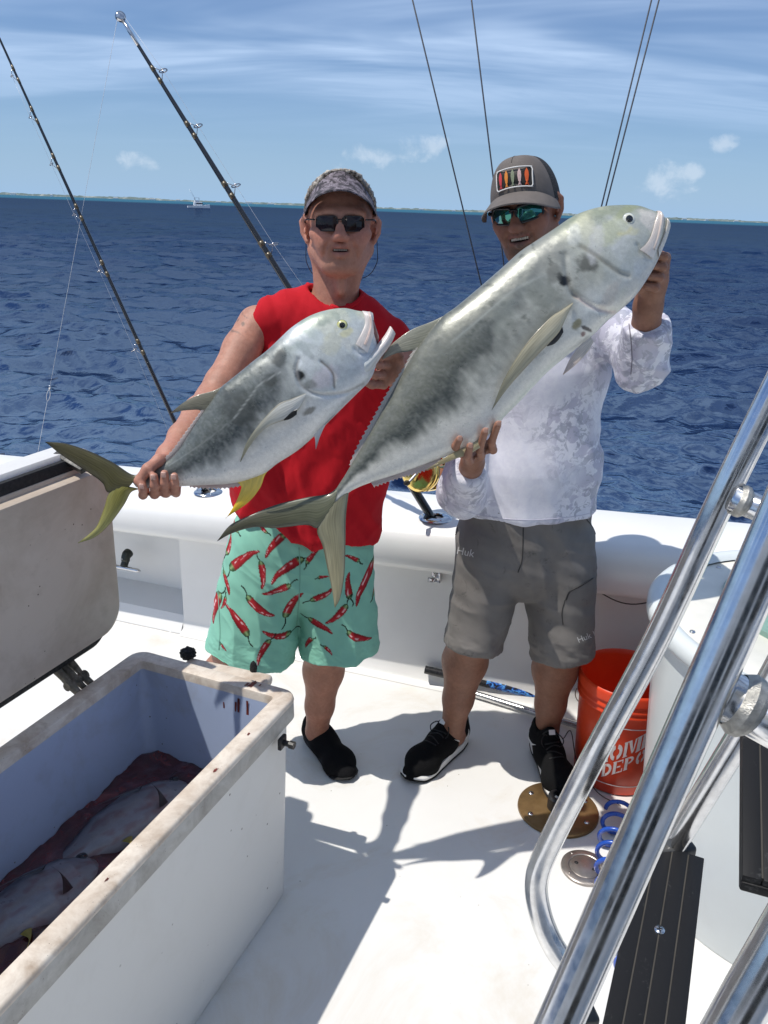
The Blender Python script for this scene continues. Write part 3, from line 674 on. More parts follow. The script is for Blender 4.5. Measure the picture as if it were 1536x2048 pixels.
def build_poles():
    blk = plain('pole_black', (0.015, 0.015, 0.017), 0.3, 0, 0.2, 40); 
    n = NT('blue_flame_print'); n.col(n.ramp(n.noise(42, 3, 0.5, None, 1.2), [(0.40, (0.01, 0.012, 0.02)), (0.5, (0.02, 0.10, 0.42)), (0.6, (0.10, 0.35, 0.75)), (0.66, (0.02, 0.02, 0.03))])); n.set(Roughness=0.2, Coat_Weight=0.5)
    al = plain('pole_aluminium', (0.62, 0.62, 0.62), 0.25, 0.9, 0.1, 40); teal = plain('teal_ring', (0.01, 0.22, 0.26), 0.35)
    A = W0+0; _r = ray(850, 1339); A = CC+_r*(((W0-CC)@WN-0.028)/(_r@WN)); d = nrm(atZ(1075, 1392, 0.035)-A); 
    e = empty('gaff', tuple(A)); 
    def seg(a, b, r, name, m): v, f = tube([A+d*a, A+d*b], r, 14); child(mesh(name, v, f, m, None, True, None, 40), e)
    seg(0, 0.085, 0.0155, 'grip', blk); seg(0.08, 0.24, 0.0125, 'shaft', blk); seg(0.235, 0.52, 0.014, 'printed_sleeve', n.m); seg(0.515, 1.05, 0.0125, 'shaft', al)
    tag(e, 'gaff with black grip and blue flame print lying along the side wall', 'gaff')
    A = atZ(905, 1373, 0.02); A[2] = 0.018; d = nrm(np.array([0.36, -0.185, 0])); e = empty('boat_hook', tuple(A))
    seg(0.0, 0.035, 0.0150, 'end_cap', teal); seg(0.03, 0.66, 0.0125, 'shaft', al); seg(0.655, 0.76, 0.0150, 'grip', blk)
    tag(e, 'bare aluminium pole with teal end ring lying in front of the blue printed gaff', 'boat hook')
build_poles()

# ================================================================ LADDER beside the camera
def build_ladder():
    base = atD(1164, 2030, 1.28); e = empty('tower_ladder', (0.30, 0.9, 0.0))
    def tb(name, pts, r, n=20, sm=8):
        pts = np.array(pts); C_ = np.vstack([pts[:1], catmull(pts[1:], sm)]) if sm > 1 else pts
        v, f = tube(C_, r, n); return child(mesh(name, v, f, STEEL), e)
    def ext(p, q, z): return p+(q-p)*((z-p[2])/(q[2]-p[2]))
    # far handrail, bent at its foot
    A = [ext(atD(1540, 802, 1.0), atD(1660, 560, 0.97), 2.95), atD(1660, 560, 0.97), atD(1540, 802, 1.0), atD(1435, 1016, 1.04), atD(1317, 1271, 1.12), atD(1195, 1499, 1.19), atD(1104, 1678, 1.25), atD(1074, 1756, 1.27), atD(1080, 1825, 1.28), atD(1107, 1892, 1.285), atD(1146, 1948, 1.295), atD(1158, 1990, 1.335)]
    tb('handrail', A, 0.0180)
    # far side rail that carries the steps
    Cp = [ext(atD(1500, 1440, 1.10), atD(1640, 1180, 1.02), 2.95), atD(1640, 1180, 1.02), atD(1500, 1440, 1.10), atD(1348, 1688, 1.225), atD(1223, 1871, 1.30), atD(1120, 2040, 1.37), ext(atD(1120, 2040, 1.37), atD(960, 2330, 1.5), 0.0)]
    tb('side_rail', Cp, 0.0180, 20, 1)
    # near handrail and near side rail
    tb('handrail', [ext(atD(1468, 1255, 0.50), atD(1600, 950, 0.485), 2.95), atD(1600, 950, 0.485), atD(1468, 1255, 0.50), atD(1320, 1590, 0.515), atD(1118, 2048, 0.535), atD(950, 2420, 0.55), ext(atD(1118, 2048, 0.535), atD(950, 2420, 0.55), 0.62), ext(atD(1500, 1985, 0.52), atD(1330, 2290, 0.54), 0.50)], 0.0142, 28, 1)
    tb('side_rail', [ext(atD(1500, 1985, 0.52), atD(1700, 1640, 0.50), 2.95), atD(1700, 1640, 0.50), atD(1500, 1985, 0.52), atD(1330, 2290, 0.54), ext(atD(1500, 1985, 0.52), atD(1330, 2290, 0.54), 0.0)], 0.0155, 28, 1)
    # rungs welded to the two handrails, with weld beads
    for P0, P1, nr, r in ((atD(1462, 994, 1.02), atD(1690, 1088, 1.01), nrm(atD(1540, 802, 1.0)-atD(1435, 1016, 1.04)), 0.0165), (atD(1448, 1388, 0.515), atD(1748, 1556, 0.502), nrm(atD(1468, 1255, 0.5)-atD(1320, 1590, 0.515)), 0.0165)):
        v, f = tube([P0, P1], r, 20); child(mesh('rung', v, f, STEEL), e)
        ax = nrm(P1-P0); mb = MB()
        for k in range(9):
            pass
        cen = P0+ax*0.012
        fr = frame(ax)
        for k in range(20):
            an = k*2*math.pi/20; off = fr[:, 0]*math.cos(an)+fr[:, 1]*math.sin(an)
            bm_c = cen+off*(r+0.0005)+ax*0.003*abs(math.cos(an))
            v, f = lathe([(0.0001, -0.0028), (0.0030, -0.0020), (0.0042, 0), (0.0030, 0.0020), (0.0001, 0.0028)], 8, bm_c, nrm(off)); mb.add(v, f)
        v, f = lathe([(r+0.001, 0.0), (r+0.0045, 0.006), (r+0.004, 0.011), (r+0.0005, 0.015)], 24, cen-ax*0.006, ax); mb.add(v, f)
        child(mb.build('weld', plain('weld_metal', (0.42, 0.41, 0.38), 0.42, 0.9, 0.3, 120, 0.3)), e)
    # black ribbed steps
    tread_m = NT('black_ribbed_step'); tread_m.col(tread_m.mix(tread_m.rng(tread_m.noise(28, 7, 0.75, None, 0.6), 0.60, 0.74), (0.010, 0.010, 0.011), (0.08, 0.08, 0.08))); tread_m.set(Roughness=0.6, Specular_IOR_Level=0.25); tread_m.bump(tread_m.noise(160, 4), 0.12, 0.001)
    groove = plain('groove_dust', (0.055, 0.05, 0.042), 0.9)
    def tread(Pf, Pn, w, ext, tilt=0.0):
        ax = nrm(Pn-Pf); L_ = np.linalg.norm(Pn-Pf)+ext; sd = nrm(np.cross(ax, [0, 0, 1.0])); sd = nrm(sd+np.array([0, 0, tilt])); up = np.cross(sd, ax)
        if up[2] < 0: up = -up
        mid = Pf+ax*L_/2; fr = np.stack([sd, ax, up], 1); nrib = 4; g = 0.0016; rw = (w-g*(nrib-1))/nrib
        # body below, ribs above it
        v, f = box((0, 0, -0.011), (w, L_, 0.014), None, 0.003); o = child(mesh('step', v@fr.T+mid, f, tread_m.m, None, True, None, 40), e)
        for k in range(nrib):
            x = -w/2+rw/2+k*(rw+g); v, f = box((x, 0, -0.001), (rw, L_-0.004, 0.012), None, 0.0012, 2)
            q = mesh('rib', v@fr.T+mid, f, tread_m.m, None, True, None, 40); q.parent = o; q.matrix_parent_inverse = Matrix.Identity(4)
        for k in range(nrib-1):
            x = -w/2+rw+g/2+k*(rw+g); v, f = box((x, 0, 0.0012), (g*1.1, L_-0.01, 0.006)); q = mesh('groove', v@fr.T+mid, f, groove, None, False); q.parent = o
        for t in (0.225, 0.85):
            p = Pf+ax*(t*L_)+up*0.0052; v, f = lathe([(0.0072, 0), (0.0066, 0.0016), (0.001, 0.0020)], 20, p, up); q = mesh('screw', v, f, CHROME); q.parent = o
            for r_ in (0, 1):
                v, f = box((0, 0, 0.0021), (0.0075 if r_ else 0.0014, 0.0014 if r_ else 0.0075, 0.0004)); q = mesh('screw_slot', v@frame(up).T+p, f, RUBBER, None, False); q.parent = o
        return o
    tread(atD(1345, 1700, 1.215), atD(1288, 2048, 0.955), 0.088, 0.42)
    tread(atD(1552, 1440, 0.98), atD(1566, 1775, 0.80), 0.075, 0.004)
    # step brackets on the far rail
    for P in (atD(1338, 1690, 1.222), atD(1150, 2030, 1.34)):
        v, f = box((0, 0, 0), (0.075, 0.035, 0.022), frame(np.array([0, 0, 1.0]), np.array([1.0, 0.2, 0])), 0.006, 3); child(mesh('step_bracket', v+P+np.array([0.0, 0, -0.006]), f, plain('bracket_dark', (0.055, 0.055, 0.055), 0.5, 0.3, 0.3, 60), None, True, None, 40), e)
    tag(e, 'polished aluminium tube ladder with black ribbed steps close to the camera', 'ladder')
build_ladder()
# ================================================================ FISH
def fish_material(name, scale_bump=0.07, metal=0.20, rough=0.33):
    n = NT(name); a = n.attr()
    v = n.vor(300, n.coord('Object', (1, 1, 1)), 'F1')
    c = n.mix(n.mth('MULTIPLY', n.rng(v, 0.2, 0.8), 0.10), a, (0.05, 0.055, 0.05)); n.col(c)
    n.set(Metallic=metal, Coat_Weight=0.35, Coat_Roughness=0.14); n.inp('Roughness', n.rng(n.noise(25, 5, 0.6), 0.3, 0.7, rough*0.75, rough*1.5))
    b = n.bump(v, scale_bump, 0.0010); n.bump(n.noise(22, 3, 0.6), 0.06, 0.006, b); return n.m
def fin_material(name):
    n = NT(name); n.col(n.attr()); n.set(Roughness=0.32, Metallic=0.05, Coat_Weight=0.4, Coat_Roughness=0.12, Subsurface_Weight=0.0)
    n.bump(n.noise(140, 3), 0.1, 0.002); return n.m
FISHM = fish_material('fish_skin'); FINM = fin_material('fish_fin'); JAWM = fin_material('fish_jaw')
def resample(P, n):
    P = np.asarray(P, float); P = catmull(P, 10) if len(P) > 2 else P
    d = np.r_[0, np.cumsum(np.linalg.norm(np.diff(P, axis=0), axis=1))]; t = np.linspace(0, d[-1], n)
    return np.stack([np.interp(t, d, P[:, k]) for k in range(P.shape[1])], 1)
def polydist(Q, P):                      # distance of points Q (n,2) to polyline P
    best = np.full(len(Q), 1e9)
    for a, b in zip(P[:-1], P[1:]):
        ab = b-a; t = np.clip(((Q-a)@ab)/max(ab@ab, 1e-12), 0, 1); best = np.minimum(best, np.linalg.norm(Q-a-t[:, None]*ab, axis=1))
    return best
class Fish:
    def __init__(s, name, tail, snout, Yt, Yh, top, bot, thick=0.40):
        s.T = atY(*tail, Yt); s.H = atY(*snout, Yh); s.a = nrm(s.H-s.T); mid = (s.T+s.H)/2; v = nrm(mid-CC)
        s.n = -nrm(v-s.a*(v@s.a)); s.b = np.cross(s.n, s.a)
        s.L = np.linalg.norm(s.H-s.T)
        if (s.st(top[len(top)//2])-s.st(bot[len(bot)//2]))[1] < 0: s.b = -s.b
        tp = np.array([s.st(p) for p in top]); bt = np.array([s.st(p) for p in bot])
        s.top = resample(tp, 400); s.bot = resample(bt, 400)
        s.s0 = max(s.top[:, 0].min(), s.bot[:, 0].min()); s.s1 = min(s.top[:, 0].max(), s.bot[:, 0].max())
        s.top = s.top[np.argsort(s.top[:, 0])]; s.bot = s.bot[np.argsort(s.bot[:, 0])]
        s.thick = thick; s.root = empty(name, tuple(mid))
    def st(s, p):                        # photo pixel -> (along, across) in the fish's own plane
        r = ray(*p); t = ((s.T-CC)@s.n)/(r@s.n); P = CC+r*t-s.T; return np.array([P@s.a, P@s.b])
    def P3(s, S, T, Wd): return s.T+np.multiply.outer(S, s.a)+np.multiply.outer(T, s.b)+np.multiply.outer(Wd, s.n)
    def mh(s, S):
        t = np.interp(S, s.top[:, 0], s.top[:, 1]); b = np.interp(S, s.bot[:, 0], s.bot[:, 1]); return (t+b)/2, np.maximum((t-b)/2, 0.0015)
    def hw(s, S):                        # half thickness
        x = S/s.L; m, h = s.mh(S)
        hm = s.hmax
        base = np.interp(x, [0, 0.04, 0.10, 0.25, 0.45, 0.65, 0.80, 0.90, 0.97, 1.0], [0.10, 0.16, 0.22, 0.52, 0.88, 1.0, 0.95, 0.78, 0.52, 0.36])
        return np.minimum(base*hm*s.thick, 0.92*h)
    def wsurf(s, S, T):
        m, h = s.mh(S); q = np.clip((T-m)/h, -1, 1); return s.hw(S)*np.power(np.maximum(1-q*q, 0), 0.56)
    def body(s, colfn, dispfn=None, ns=380, nt=170, name='body'):
        s.hmax = 0; S = s.s0+(s.s1-s.s0)*(0.5-0.5*np.cos(np.linspace(0, math.pi, ns)))*0.35+(s.s1-s.s0)*np.linspace(0, 1, ns)*0.65
        m, h = s.mh(S); s.hmax = h.max()
        k = np.ones(9)/9.0
        th = np.arange(nt)*2*math.pi/nt
        Tm = m[:, None]+h[:, None]*np.cos(th)[None]; sn = np.sin(th); Wm = s.hw(S)[:, None]*(np.sign(sn)*np.abs(sn)**1.12)[None]
        Sm = np.repeat(S[:, None], nt, 1)
        q = np.cos(th)[None].repeat(ns, 0); Q2 = np.stack([Sm.ravel(), Tm.ravel()], 1)
        col = colfn(s, Q2, q.ravel(), np.sign(Wm.ravel()))
        if dispfn is not None: Wm = Wm+(dispfn(s, Q2)*np.sin(th)[None].repeat(ns, 0).ravel()).reshape(Wm.shape)
        V = s.P3(Sm.ravel(), Tm.ravel(), Wm.ravel())
        idx = np.arange(ns*nt).reshape(ns, nt); i2 = np.roll(idx, -1, 1)
        F = np.stack([idx[:-1], i2[:-1], i2[1:], idx[1:]], -1).reshape(-1, 4)
        c0 = len(V); V = np.vstack([V, V[:nt].mean(0), V[-nt:].mean(0)]); col = np.vstack([col, col[:nt].mean(0), col[-nt-2:].mean(0)])
        F = [tuple(f) for f in F]+[(i, c0, (i+1) % nt) for i in range(nt)]+[(c0-nt+(i+1) % nt, c0+1, c0-nt+i) for i in range(nt)]
        return child(mesh(name, V, F, FISHM, None, True, col), s.root)
    def fin(s, name, A, B, colfn, th=0.004, w0=0.0, bend=0.0, n=60, m=24, parent=None, mat=None, zig=0.0, wfun=None, up=([0, 0.1, 1], [1, 1, 0.25])):
        EA = resample(np.array([s.st(p) for p in A]), n); EB = resample(np.array([s.st(p) for p in B]), n)
        if zig: EB = EB+(EB-EA)*(zig*(np.abs(((np.arange(n)/n*n/5.0) % 1.0)-0.5)*2-0.5))[:, None]
        u = np.linspace(0, 1, n)[:, None].repeat(m, 1); v = np.linspace(0, 1, m)[None].repeat(n, 0)
        P = EA[:, None, :]*(1-v[..., None])+EB[:, None, :]*v[..., None]
        pr = th*np.sqrt(np.maximum(np.sin(math.pi*v), 0.0)*0.9+0.02)*np.interp(u, *up)+0.0004*np.sin(v*m*2.3)
        pr[:, 0] = 0; pr[:, -1] = 0
        cw = w0+bend*u**1.6 if wfun is None else wfun(u, v, P)
        c = colfn(u.ravel(), v.ravel()); V = np.vstack([s.P3(P[..., 0].ravel(), P[..., 1].ravel(), (cw+pr).ravel()), s.P3(P[..., 0].ravel(), P[..., 1].ravel(), (cw-pr).ravel())])
        idx = np.arange(n*m).reshape(n, m); a = np.stack([idx[:-1, :-1], idx[1:, :-1], idx[1:, 1:], idx[:-1, 1:]], -1).reshape(-1, 4)
        F = np.vstack([a, a[:, ::-1]+n*m])
        return child(mesh(name, V, F, mat or FINM, None, True, np.vstack([c, c])), parent or s.root)
    def eye(s, p, r, iris, sd=1):
        q = s.st(p); w = s.wsurf(np.array([q[0]]), np.array([q[1]]))[0]; c = s.P3(q[0], q[1], sd*(w-r*0.30)); fr = frame(s.n*sd)
        n = NT('eye_iris'); n.col(n.attr()); n.set(Roughness=0.06, Coat_Weight=1.0)
        prof = []; k = 22
        for i in range(k+1):
            a = math.pi/2*i/k; prof.append((r*math.cos(a)+1e-5, r*0.62*math.sin(a)))
        v, f = lathe(prof, 40); rr = np.hypot(v[:, 0], v[:, 1])/r
        col = lerp(np.array(iris), np.array((0.16, 0.17, 0.14)), sstep(rr, 0.80, 0.97)); col = lerp(col, np.array((0.75, 0.72, 0.55)), np.exp(-((rr-0.60)/0.06)**2)*0.6)
        e_ = child(mesh('eye', v@fr.T+c, f, n.m, None, True, col), s.root)
        prof = [(r*0.50*math.cos(math.pi/2*i/10)+1e-5, r*0.55+r*0.12*math.sin(math.pi/2*i/10)) for i in range(11)]
        v, f = lathe(prof, 32); pu = mesh('pupil', v@fr.T+c, f, plain('pupil_black', (0.003, 0.003, 0.004), 0.05, 0, 0.1, 10, 0, None, 1.0)); pu.parent = e_
    def plate(s, name, A, B, colfn, lift, sides=(1, -1), n=30, m=14, parent=None):
        for sd in sides:
            def wf(u, v, P, sd=sd): return sd*(s.wsurf(P[..., 0], P[..., 1])+lift*0.5)
            s.fin(name, A, B, colfn, lift, 0, 0, n, m, parent, JAWM, 0.0, wf)

def blobs(col, Q, s, L):
    for (p, rx, ry, ang, c, k) in L:
        q = s.st(p); sc = np.linalg.norm(s.st((p[0]+1, p[1]))-q); d = Q-q; a = math.radians(ang); x = d[:, 0]*math.cos(a)+d[:, 1]*math.sin(a); y = -d[:, 0]*math.sin(a)+d[:, 1]*math.cos(a)
        w = fbm(np.stack([Q[:, 0]*60, Q[:, 1]*60, Q[:, 0]*0+p[0]], 1), 3)*0.5
        r = np.sqrt((x/(rx*sc))**2+(y/(ry*sc))**2)+w*0.55
        col = lerp(col, np.array(c), k*sstep(r, 1.15, 0.65)) if True else col
    return col
def lines(col, Q, s, L):
    for (pts, wpx, c, k) in L:
        P = resample(np.array([s.st(p) for p in pts]), 40); sc = np.linalg.norm(s.st((pts[0][0]+1, pts[0][1]))-s.st(pts[0]))
        d = polydist(Q, P); col = lerp(col, np.array(c), k*np.exp(-(d/(wpx*sc))**2))
    return col
def raycol(base, tip, edge, nr=14, dark=0.55, seed=0):
    base, tip, edge = map(np.array, (base, tip, edge))
    def fn(u, v):
        c = lerp(base, tip, sstep(u, 0.1, 0.95)); c = lerp(c, edge, 0.8*sstep(np.abs(v-0.5), 0.40, 0.5))
        w = perlin(np.stack([u*5, v*9, u*0+seed], 1)); st = 0.5+0.5*np.sin((v*nr+0.25*w)*2*math.pi)
        c = c*(1-(1-dark)*0.55*st[:, None])*(1+0.25*w[:, None]); return np.clip(c, 0.004, 1)
    return fn

def jack_color(cfg):
    def fn(s, Q, q, side):
        x = (Q[:, 0]-s.s0)/(s.s1-s.s0); Pn = np.stack([Q[:, 0]*22, Q[:, 1]*22, side*3.0], 1)
        n1 = fbm(Pn*0.55, 4); n2 = fbm(Pn*np.array([3.5, 1.2, 1])+7, 3); n3 = fbm(Pn*6+3, 2)
        belly = np.array(cfg['belly']); silver = np.array(cfg['silver']); dark = np.array(cfg['dark']); head = np.array(cfg['head'])
        bnd = np.interp(x, cfg['bx'], cfg['by'])                 # where belly white meets the darker back, in -1..1 across
        col = lerp(belly, silver, sstep(q+0.20*n1+0.06*n2, bnd-0.26, bnd+0.26))
        db = np.interp(x, cfg['bx'], cfg['dy']); da = np.interp(x, cfg['bx'], cfg['da'])
        m = sstep(q+0.24*n1+0.10*n2, db-0.26, db+0.24)*da
        up_ = sstep(q+0.15*n1, db+0.10, db+0.75)[:, None]; dk = dark*(1-up_)*np.array([0.95, 1.12, 1.45])+up_*np.array(cfg['back'])
        col = col*(1-np.clip(m*(0.90+0.22*n3), 0, 1))[:, None]+dk*np.clip(m*(0.90+0.22*n3), 0, 1)[:, None]
        col = lerp(col, np.array(cfg['fleck']), np.clip(m*sstep(n3+0.4*n2, 0.40, 1.0)*0.45, 0, 1))
        sp = sstep(fbm(Pn*2.6+11, 3), 0.42, 0.75)*sstep(x, 0.35, 0.55)*sstep(-x, -0.95, -0.86)*sstep(q, -0.25, 0.1)
        col = lerp(col, dark*1.6, np.clip(sp*0.55, 0, 1))
        hd = sstep(x, cfg['hx']-0.06, cfg['hx']+0.05); hc = lerp(head, np.array(cfg['headtop']), sstep(q+0.2*n1, 0.25, 0.95)); hc = lerp(hc, np.array(cfg['chin']), sstep(-q-0.15*n1, 0.35, 0.8))
        hc = lerp(hc, np.array(cfg['irid']), np.clip(0.55*sstep(n1, 0.15, 0.6), 0, 1)); hc = lerp(hc, np.array((0.62, 0.60, 0.40)), np.clip(0.35*sstep(-n1, 0.2, 0.7), 0, 1))
        col = lerp(col, hc, hd)
        col = blobs(col, Q, s, cfg['blobs']); col = lines(col, Q, s, cfg['lines'])
        return np.clip(col*(1+0.10*n3[:, None]), 0.003, 0.92)
    return fn
def jack_disp(grooves):
    def fn(s, Q):
        d = 0.0006*fbm(np.stack([Q[:, 0]*40, Q[:, 1]*40, Q[:, 0]*0], 1), 3)
        for pts, wpx, dep in grooves:
            P = resample(np.array([s.st(p) for p in pts]), 40); sc = np.linalg.norm(s.st((pts[0][0]+1, pts[0][1]))-s.st(pts[0])); d = d-dep*np.exp(-(polydist(Q, P)/(wpx*sc))**2)
        return d
    return fn

def build_big_jack():
    top = [(655, 1012), (664, 992), (674, 975), (690, 950), (703, 928), (727, 888), (757, 834), (787, 779), (817, 725), (848, 677), (882, 636), (914, 612), (963, 571), (1011, 529), (1040, 503), (1071, 482), (1109, 457), (1140, 436), (1165, 424), (1196, 415), (1227, 411), (1269, 411), (1292, 418), (1309, 425), (1322, 434), (1334, 446)]
    bot = [(662, 1022), (680, 1002), (697, 986), (714, 976), (745, 964), (793, 949), (854, 927), (908, 906), (944, 893), (975, 872), (1011, 832), (1041, 802), (1082, 757), (1109, 732), (1140, 707), (1165, 688), (1194, 663), (1217, 640), (1240, 621), (1269, 594), (1290, 565), (1311, 530), (1325, 498), (1334, 473), (1338, 455), (1336, 447)]
    s = Fish('jack_fish', (660, 1016), (1337, 446), 1.70, 1.93, top, bot, 0.43)
    cfg = dict(back=(0.120, 0.126, 0.102), belly=(0.70, 0.69, 0.63), silver=(0.35, 0.36, 0.325), dark=(0.020, 0.025, 0.020), fleck=(0.20, 0.215, 0.165), head=(0.44, 0.46, 0.42), headtop=(0.26, 0.29, 0.20), chin=(0.66, 0.64, 0.58), irid=(0.58, 0.60, 0.62),
        bx=[0, 0.12, 0.3, 0.5, 0.65, 0.8, 1], by=[0.0, -0.12, -0.30, -0.42, -0.45, -0.5, -0.5], dy=[0.15, 0.0, -0.10, -0.05, 0.15, 0.45, 0.9], da=[0.85, 1.0, 1.0, 0.92, 0.66, 0.40, 0.1], hx=0.80,
        blobs=[((1163, 540), 16, 26, 30, (0.085, 0.085, 0.07), 0.85), ((1117, 572), 12, 11, 0, (0.003, 0.003, 0.003), 1.0), ((1107, 565), 9, 6, 40, (0.003, 0.003, 0.003), 1.0), ((1096, 560), 22, 16, 30, (0.13, 0.13, 0.11), 0.6), ((1145, 655), 12, 9, 0, (0.25, 0.21, 0.08), 0.8), ((1166, 662), 4, 13, 35, (0.03, 0.02, 0.02), 0.9), ((1160, 672), 6, 5, 0, (0.12, 0.02, 0.015), 0.8), ((1210, 475), 50, 22, 0, (0.52, 0.54, 0.33), 0.5), ((1255, 475), 14, 9, -30, (0.58, 0.55, 0.30), 0.4), ((1180, 500), 40, 16, 35, (0.56, 0.56, 0.55), 0.6), ((1240, 520), 36, 26, 30, (0.42, 0.45, 0.42), 0.5), ((1210, 600), 34, 14, 20, (0.58, 0.50, 0.42), 0.45), ((1250, 425), 40, 10, 0, (0.30, 0.33, 0.18), 0.6), ((1140, 480), 26, 14, 40, (0.52, 0.54, 0.52), 0.5), ((1075, 600), 30, 40, 20, (0.15, 0.165, 0.14), 0.5), ((1085, 640), 20, 24, 20, (0.17, 0.18, 0.15), 0.4), ((1290, 450), 18, 30, 0, (0.66, 0.62, 0.57), 0.7), ((1040, 560), 40, 18, 40, (0.16, 0.18, 0.16), 0.35), ((1000, 640), 50, 24, 40, (0.22, 0.24, 0.21), 0.4)],
        lines=[([(1150, 505), (1172, 520), (1200, 540), (1225, 555), (1245, 560)], 4, (0.16, 0.14, 0.10), 0.5), ([(1140, 603), (1165, 618), (1195, 628), (1227, 627)], 3.5, (0.62, 0.48, 0.42), 0.7), ([(1124, 560), (1128, 590), (1140, 603)], 4, (0.20, 0.19, 0.16), 0.5), ([(900, 690), (960, 640), (1020, 590), (1080, 560)], 3, (0.30, 0.32, 0.30), 0.5), ([(1250, 467), (1240, 478), (1225, 480)], 4, (0.62, 0.58, 0.30), 0.6)])
    s.body(jack_color(cfg), jack_disp([([(1150, 505), (1172, 520), (1200, 540), (1225, 555), (1245, 560)], 5, 0.0035), ([(1136, 600), (1165, 616), (1195, 626), (1230, 626)], 5, 0.005), ([(1120, 520), (1122, 555), (1126, 585), (1138, 602)], 5, 0.004), ([(1262, 500), (1275, 520), (1298, 524)], 4, 0.003)]))
    tcol = raycol((0.13, 0.135, 0.085), (0.085, 0.080, 0.048), (0.04, 0.042, 0.03), 12, 0.5, 1)
    s.fin('tail_fin', [(676, 974), (655, 988), (612, 995), (551, 1010), (490, 1035), (460, 1051), (436, 1081)], [(664, 1030), (636, 1056), (612, 1050), (551, 1056), (509, 1054), (466, 1066), (436, 1082)], tcol, 0.010, 0, 0.01)
    s.fin('tail_fin', [(642, 1030), (634, 1062), (645, 1092), (654, 1135), (663, 1177), (669, 1216)], [(698, 980), (692, 1032), (691, 1086), (689, 1147), (681, 1195), (670, 1217)], raycol((0.24, 0.23, 0.15), (0.34, 0.31, 0.19), (0.07, 0.07, 0.04), 12, 0.6, 2), 0.010, 0, -0.01)
    s.fin('dorsal_fin', [(905, 622), (868, 641), (824, 659), (792, 681), (776, 697), (764, 718)], [(838, 706), (826, 702), (812, 704), (796, 706), (780, 712), (765, 719)], raycol((0.24, 0.24, 0.18), (0.34, 0.33, 0.27), (0.10, 0.10, 0.08), 10, 0.6, 3), 0.004, 0, 0.0)
    s.fin('dorsal_fin', [(848, 686), (822, 730), (790, 785), (760, 840), (730, 893), (706, 932)], [(826, 700), (806, 737), (774, 786), (745, 838), (716, 890), (698, 930)], raycol((0.40, 0.38, 0.34), (0.42, 0.38, 0.36), (0.45, 0.40, 0.38), 5, 0.7, 4), 0.0022, 0, 0, 120, 10, None, None, 0.28)
    s.fin('anal_fin', [(740, 962), (793, 945), (840, 928), (880, 914)], [(748, 974), (793, 958), (842, 944), (884, 928)], raycol((0.50, 0.40, 0.36), (0.52, 0.42, 0.38), (0.55, 0.45, 0.42), 5, 0.7, 5), 0.0022, 0, 0, 90, 10, None, None, 0.28)
    s.fin('anal_fin', [(968, 868), (935, 890), (900, 908), (872, 926), (850, 941)], [(960, 895), (938, 908), (910, 918), (880, 930), (851, 942)], raycol((0.42, 0.37, 0.22), (0.38, 0.31, 0.15), (0.45, 0.40, 0.28), 8, 0.65, 6), 0.003, 0.01, 0.0)
    hw0 = s.wsurf(*[np.array([q]) for q in s.st((1126, 625))])[0]
    s.fin('pectoral_fin', [(1133, 616), (1108, 633), (1084, 650), (1035, 704), (999, 764), (978, 823)], [(1128, 628), (1116, 652), (1102, 678), (1060, 722), (1010, 778), (978, 824)], raycol((0.52, 0.47, 0.33), (0.36, 0.34, 0.24), (0.16, 0.14, 0.08), 7, 0.6, 7), 0.004, 0, 0, 60, 20, None, None, 0, lambda u, v, P: s.wsurf(P[..., 0], P[..., 1])+0.006+0.022*np.sin(math.pi*np.clip(u, 0, 1))*0.9)
    s.fin('pectoral_fin', [(1133, 616), (1108, 633), (1084, 650), (1035, 704), (999, 764), (978, 823)], [(1128, 628), (1116, 652), (1102, 678), (1060, 722), (1010, 778), (978, 824)], raycol((0.52, 0.47, 0.33), (0.36, 0.34, 0.24), (0.16, 0.14, 0.08), 7, 0.6, 7), 0.004, 0, 0, 60, 20, None, None, 0, lambda u, v, P: -s.wsurf(P[..., 0], P[..., 1])-0.008)
    s.fin('fin_axil_spot', [(1113, 660), (1104, 668), (1094, 682), (1084, 697)], [(1117, 672), (1110, 684), (1100, 694), (1086, 699)], lambda u, v: np.full((len(u), 3), 0.008), 0.002, 0, 0, 20, 10, None, None, 0, lambda u, v, P: s.wsurf(P[..., 0], P[..., 1])+0.0012)
    s.fin('pelvic_fin', [(1178, 676), (1158, 692), (1138, 718), (1123, 750)], [(1184, 686), (1172, 706), (1150, 730), (1124, 751)], raycol((0.60, 0.55, 0.48), (0.62, 0.50, 0.44), (0.6, 0.5, 0.45), 6, 0.75, 8), 0.003, 0.012)
    jaw = lambda c1, c2: (lambda u, v: np.clip(lerp(np.array(c1), np.array(c2), sstep(v+0.25*perlin(np.stack([u*6, v*6, u*0], 1)), 0.2, 0.8)), 0, 1))
    s.plate('upper_jaw', [(1310, 426), (1300, 452), (1292, 478), (1281, 497), (1267, 510)], [(1321, 433), (1317, 462), (1310, 490), (1304, 508), (1298, 525)], jaw((0.62, 0.55, 0.50), (0.72, 0.66, 0.60)), 0.0045)
    s.plate('lip', [(1309, 424), (1309, 450), (1304, 480), (1296, 505)], [(1316, 428), (1315, 455), (1309, 485), (1301, 508)], jaw((0.66, 0.55, 0.48), (0.74, 0.68, 0.62)), 0.0075)
    s.plate('lower_jaw', [(1326, 440), (1325, 458), (1319, 480), (1309, 505)], [(1338, 450), (1335, 470), (1327, 492), (1313, 520)], jaw((0.60, 0.56, 0.50), (0.72, 0.69, 0.63)), 0.005)
    s.eye((1247, 449), 0.0155, (0.62, 0.64, 0.58)); s.eye((1247, 449), 0.0155, (0.62, 0.64, 0.58), -1)
    tag(s.root, 'larger silver jack fish held diagonally, mouth closed, in front of man in white shirt', 'fish', 'jack fish held up by the two men')
    return s
BIG = build_big_jack()

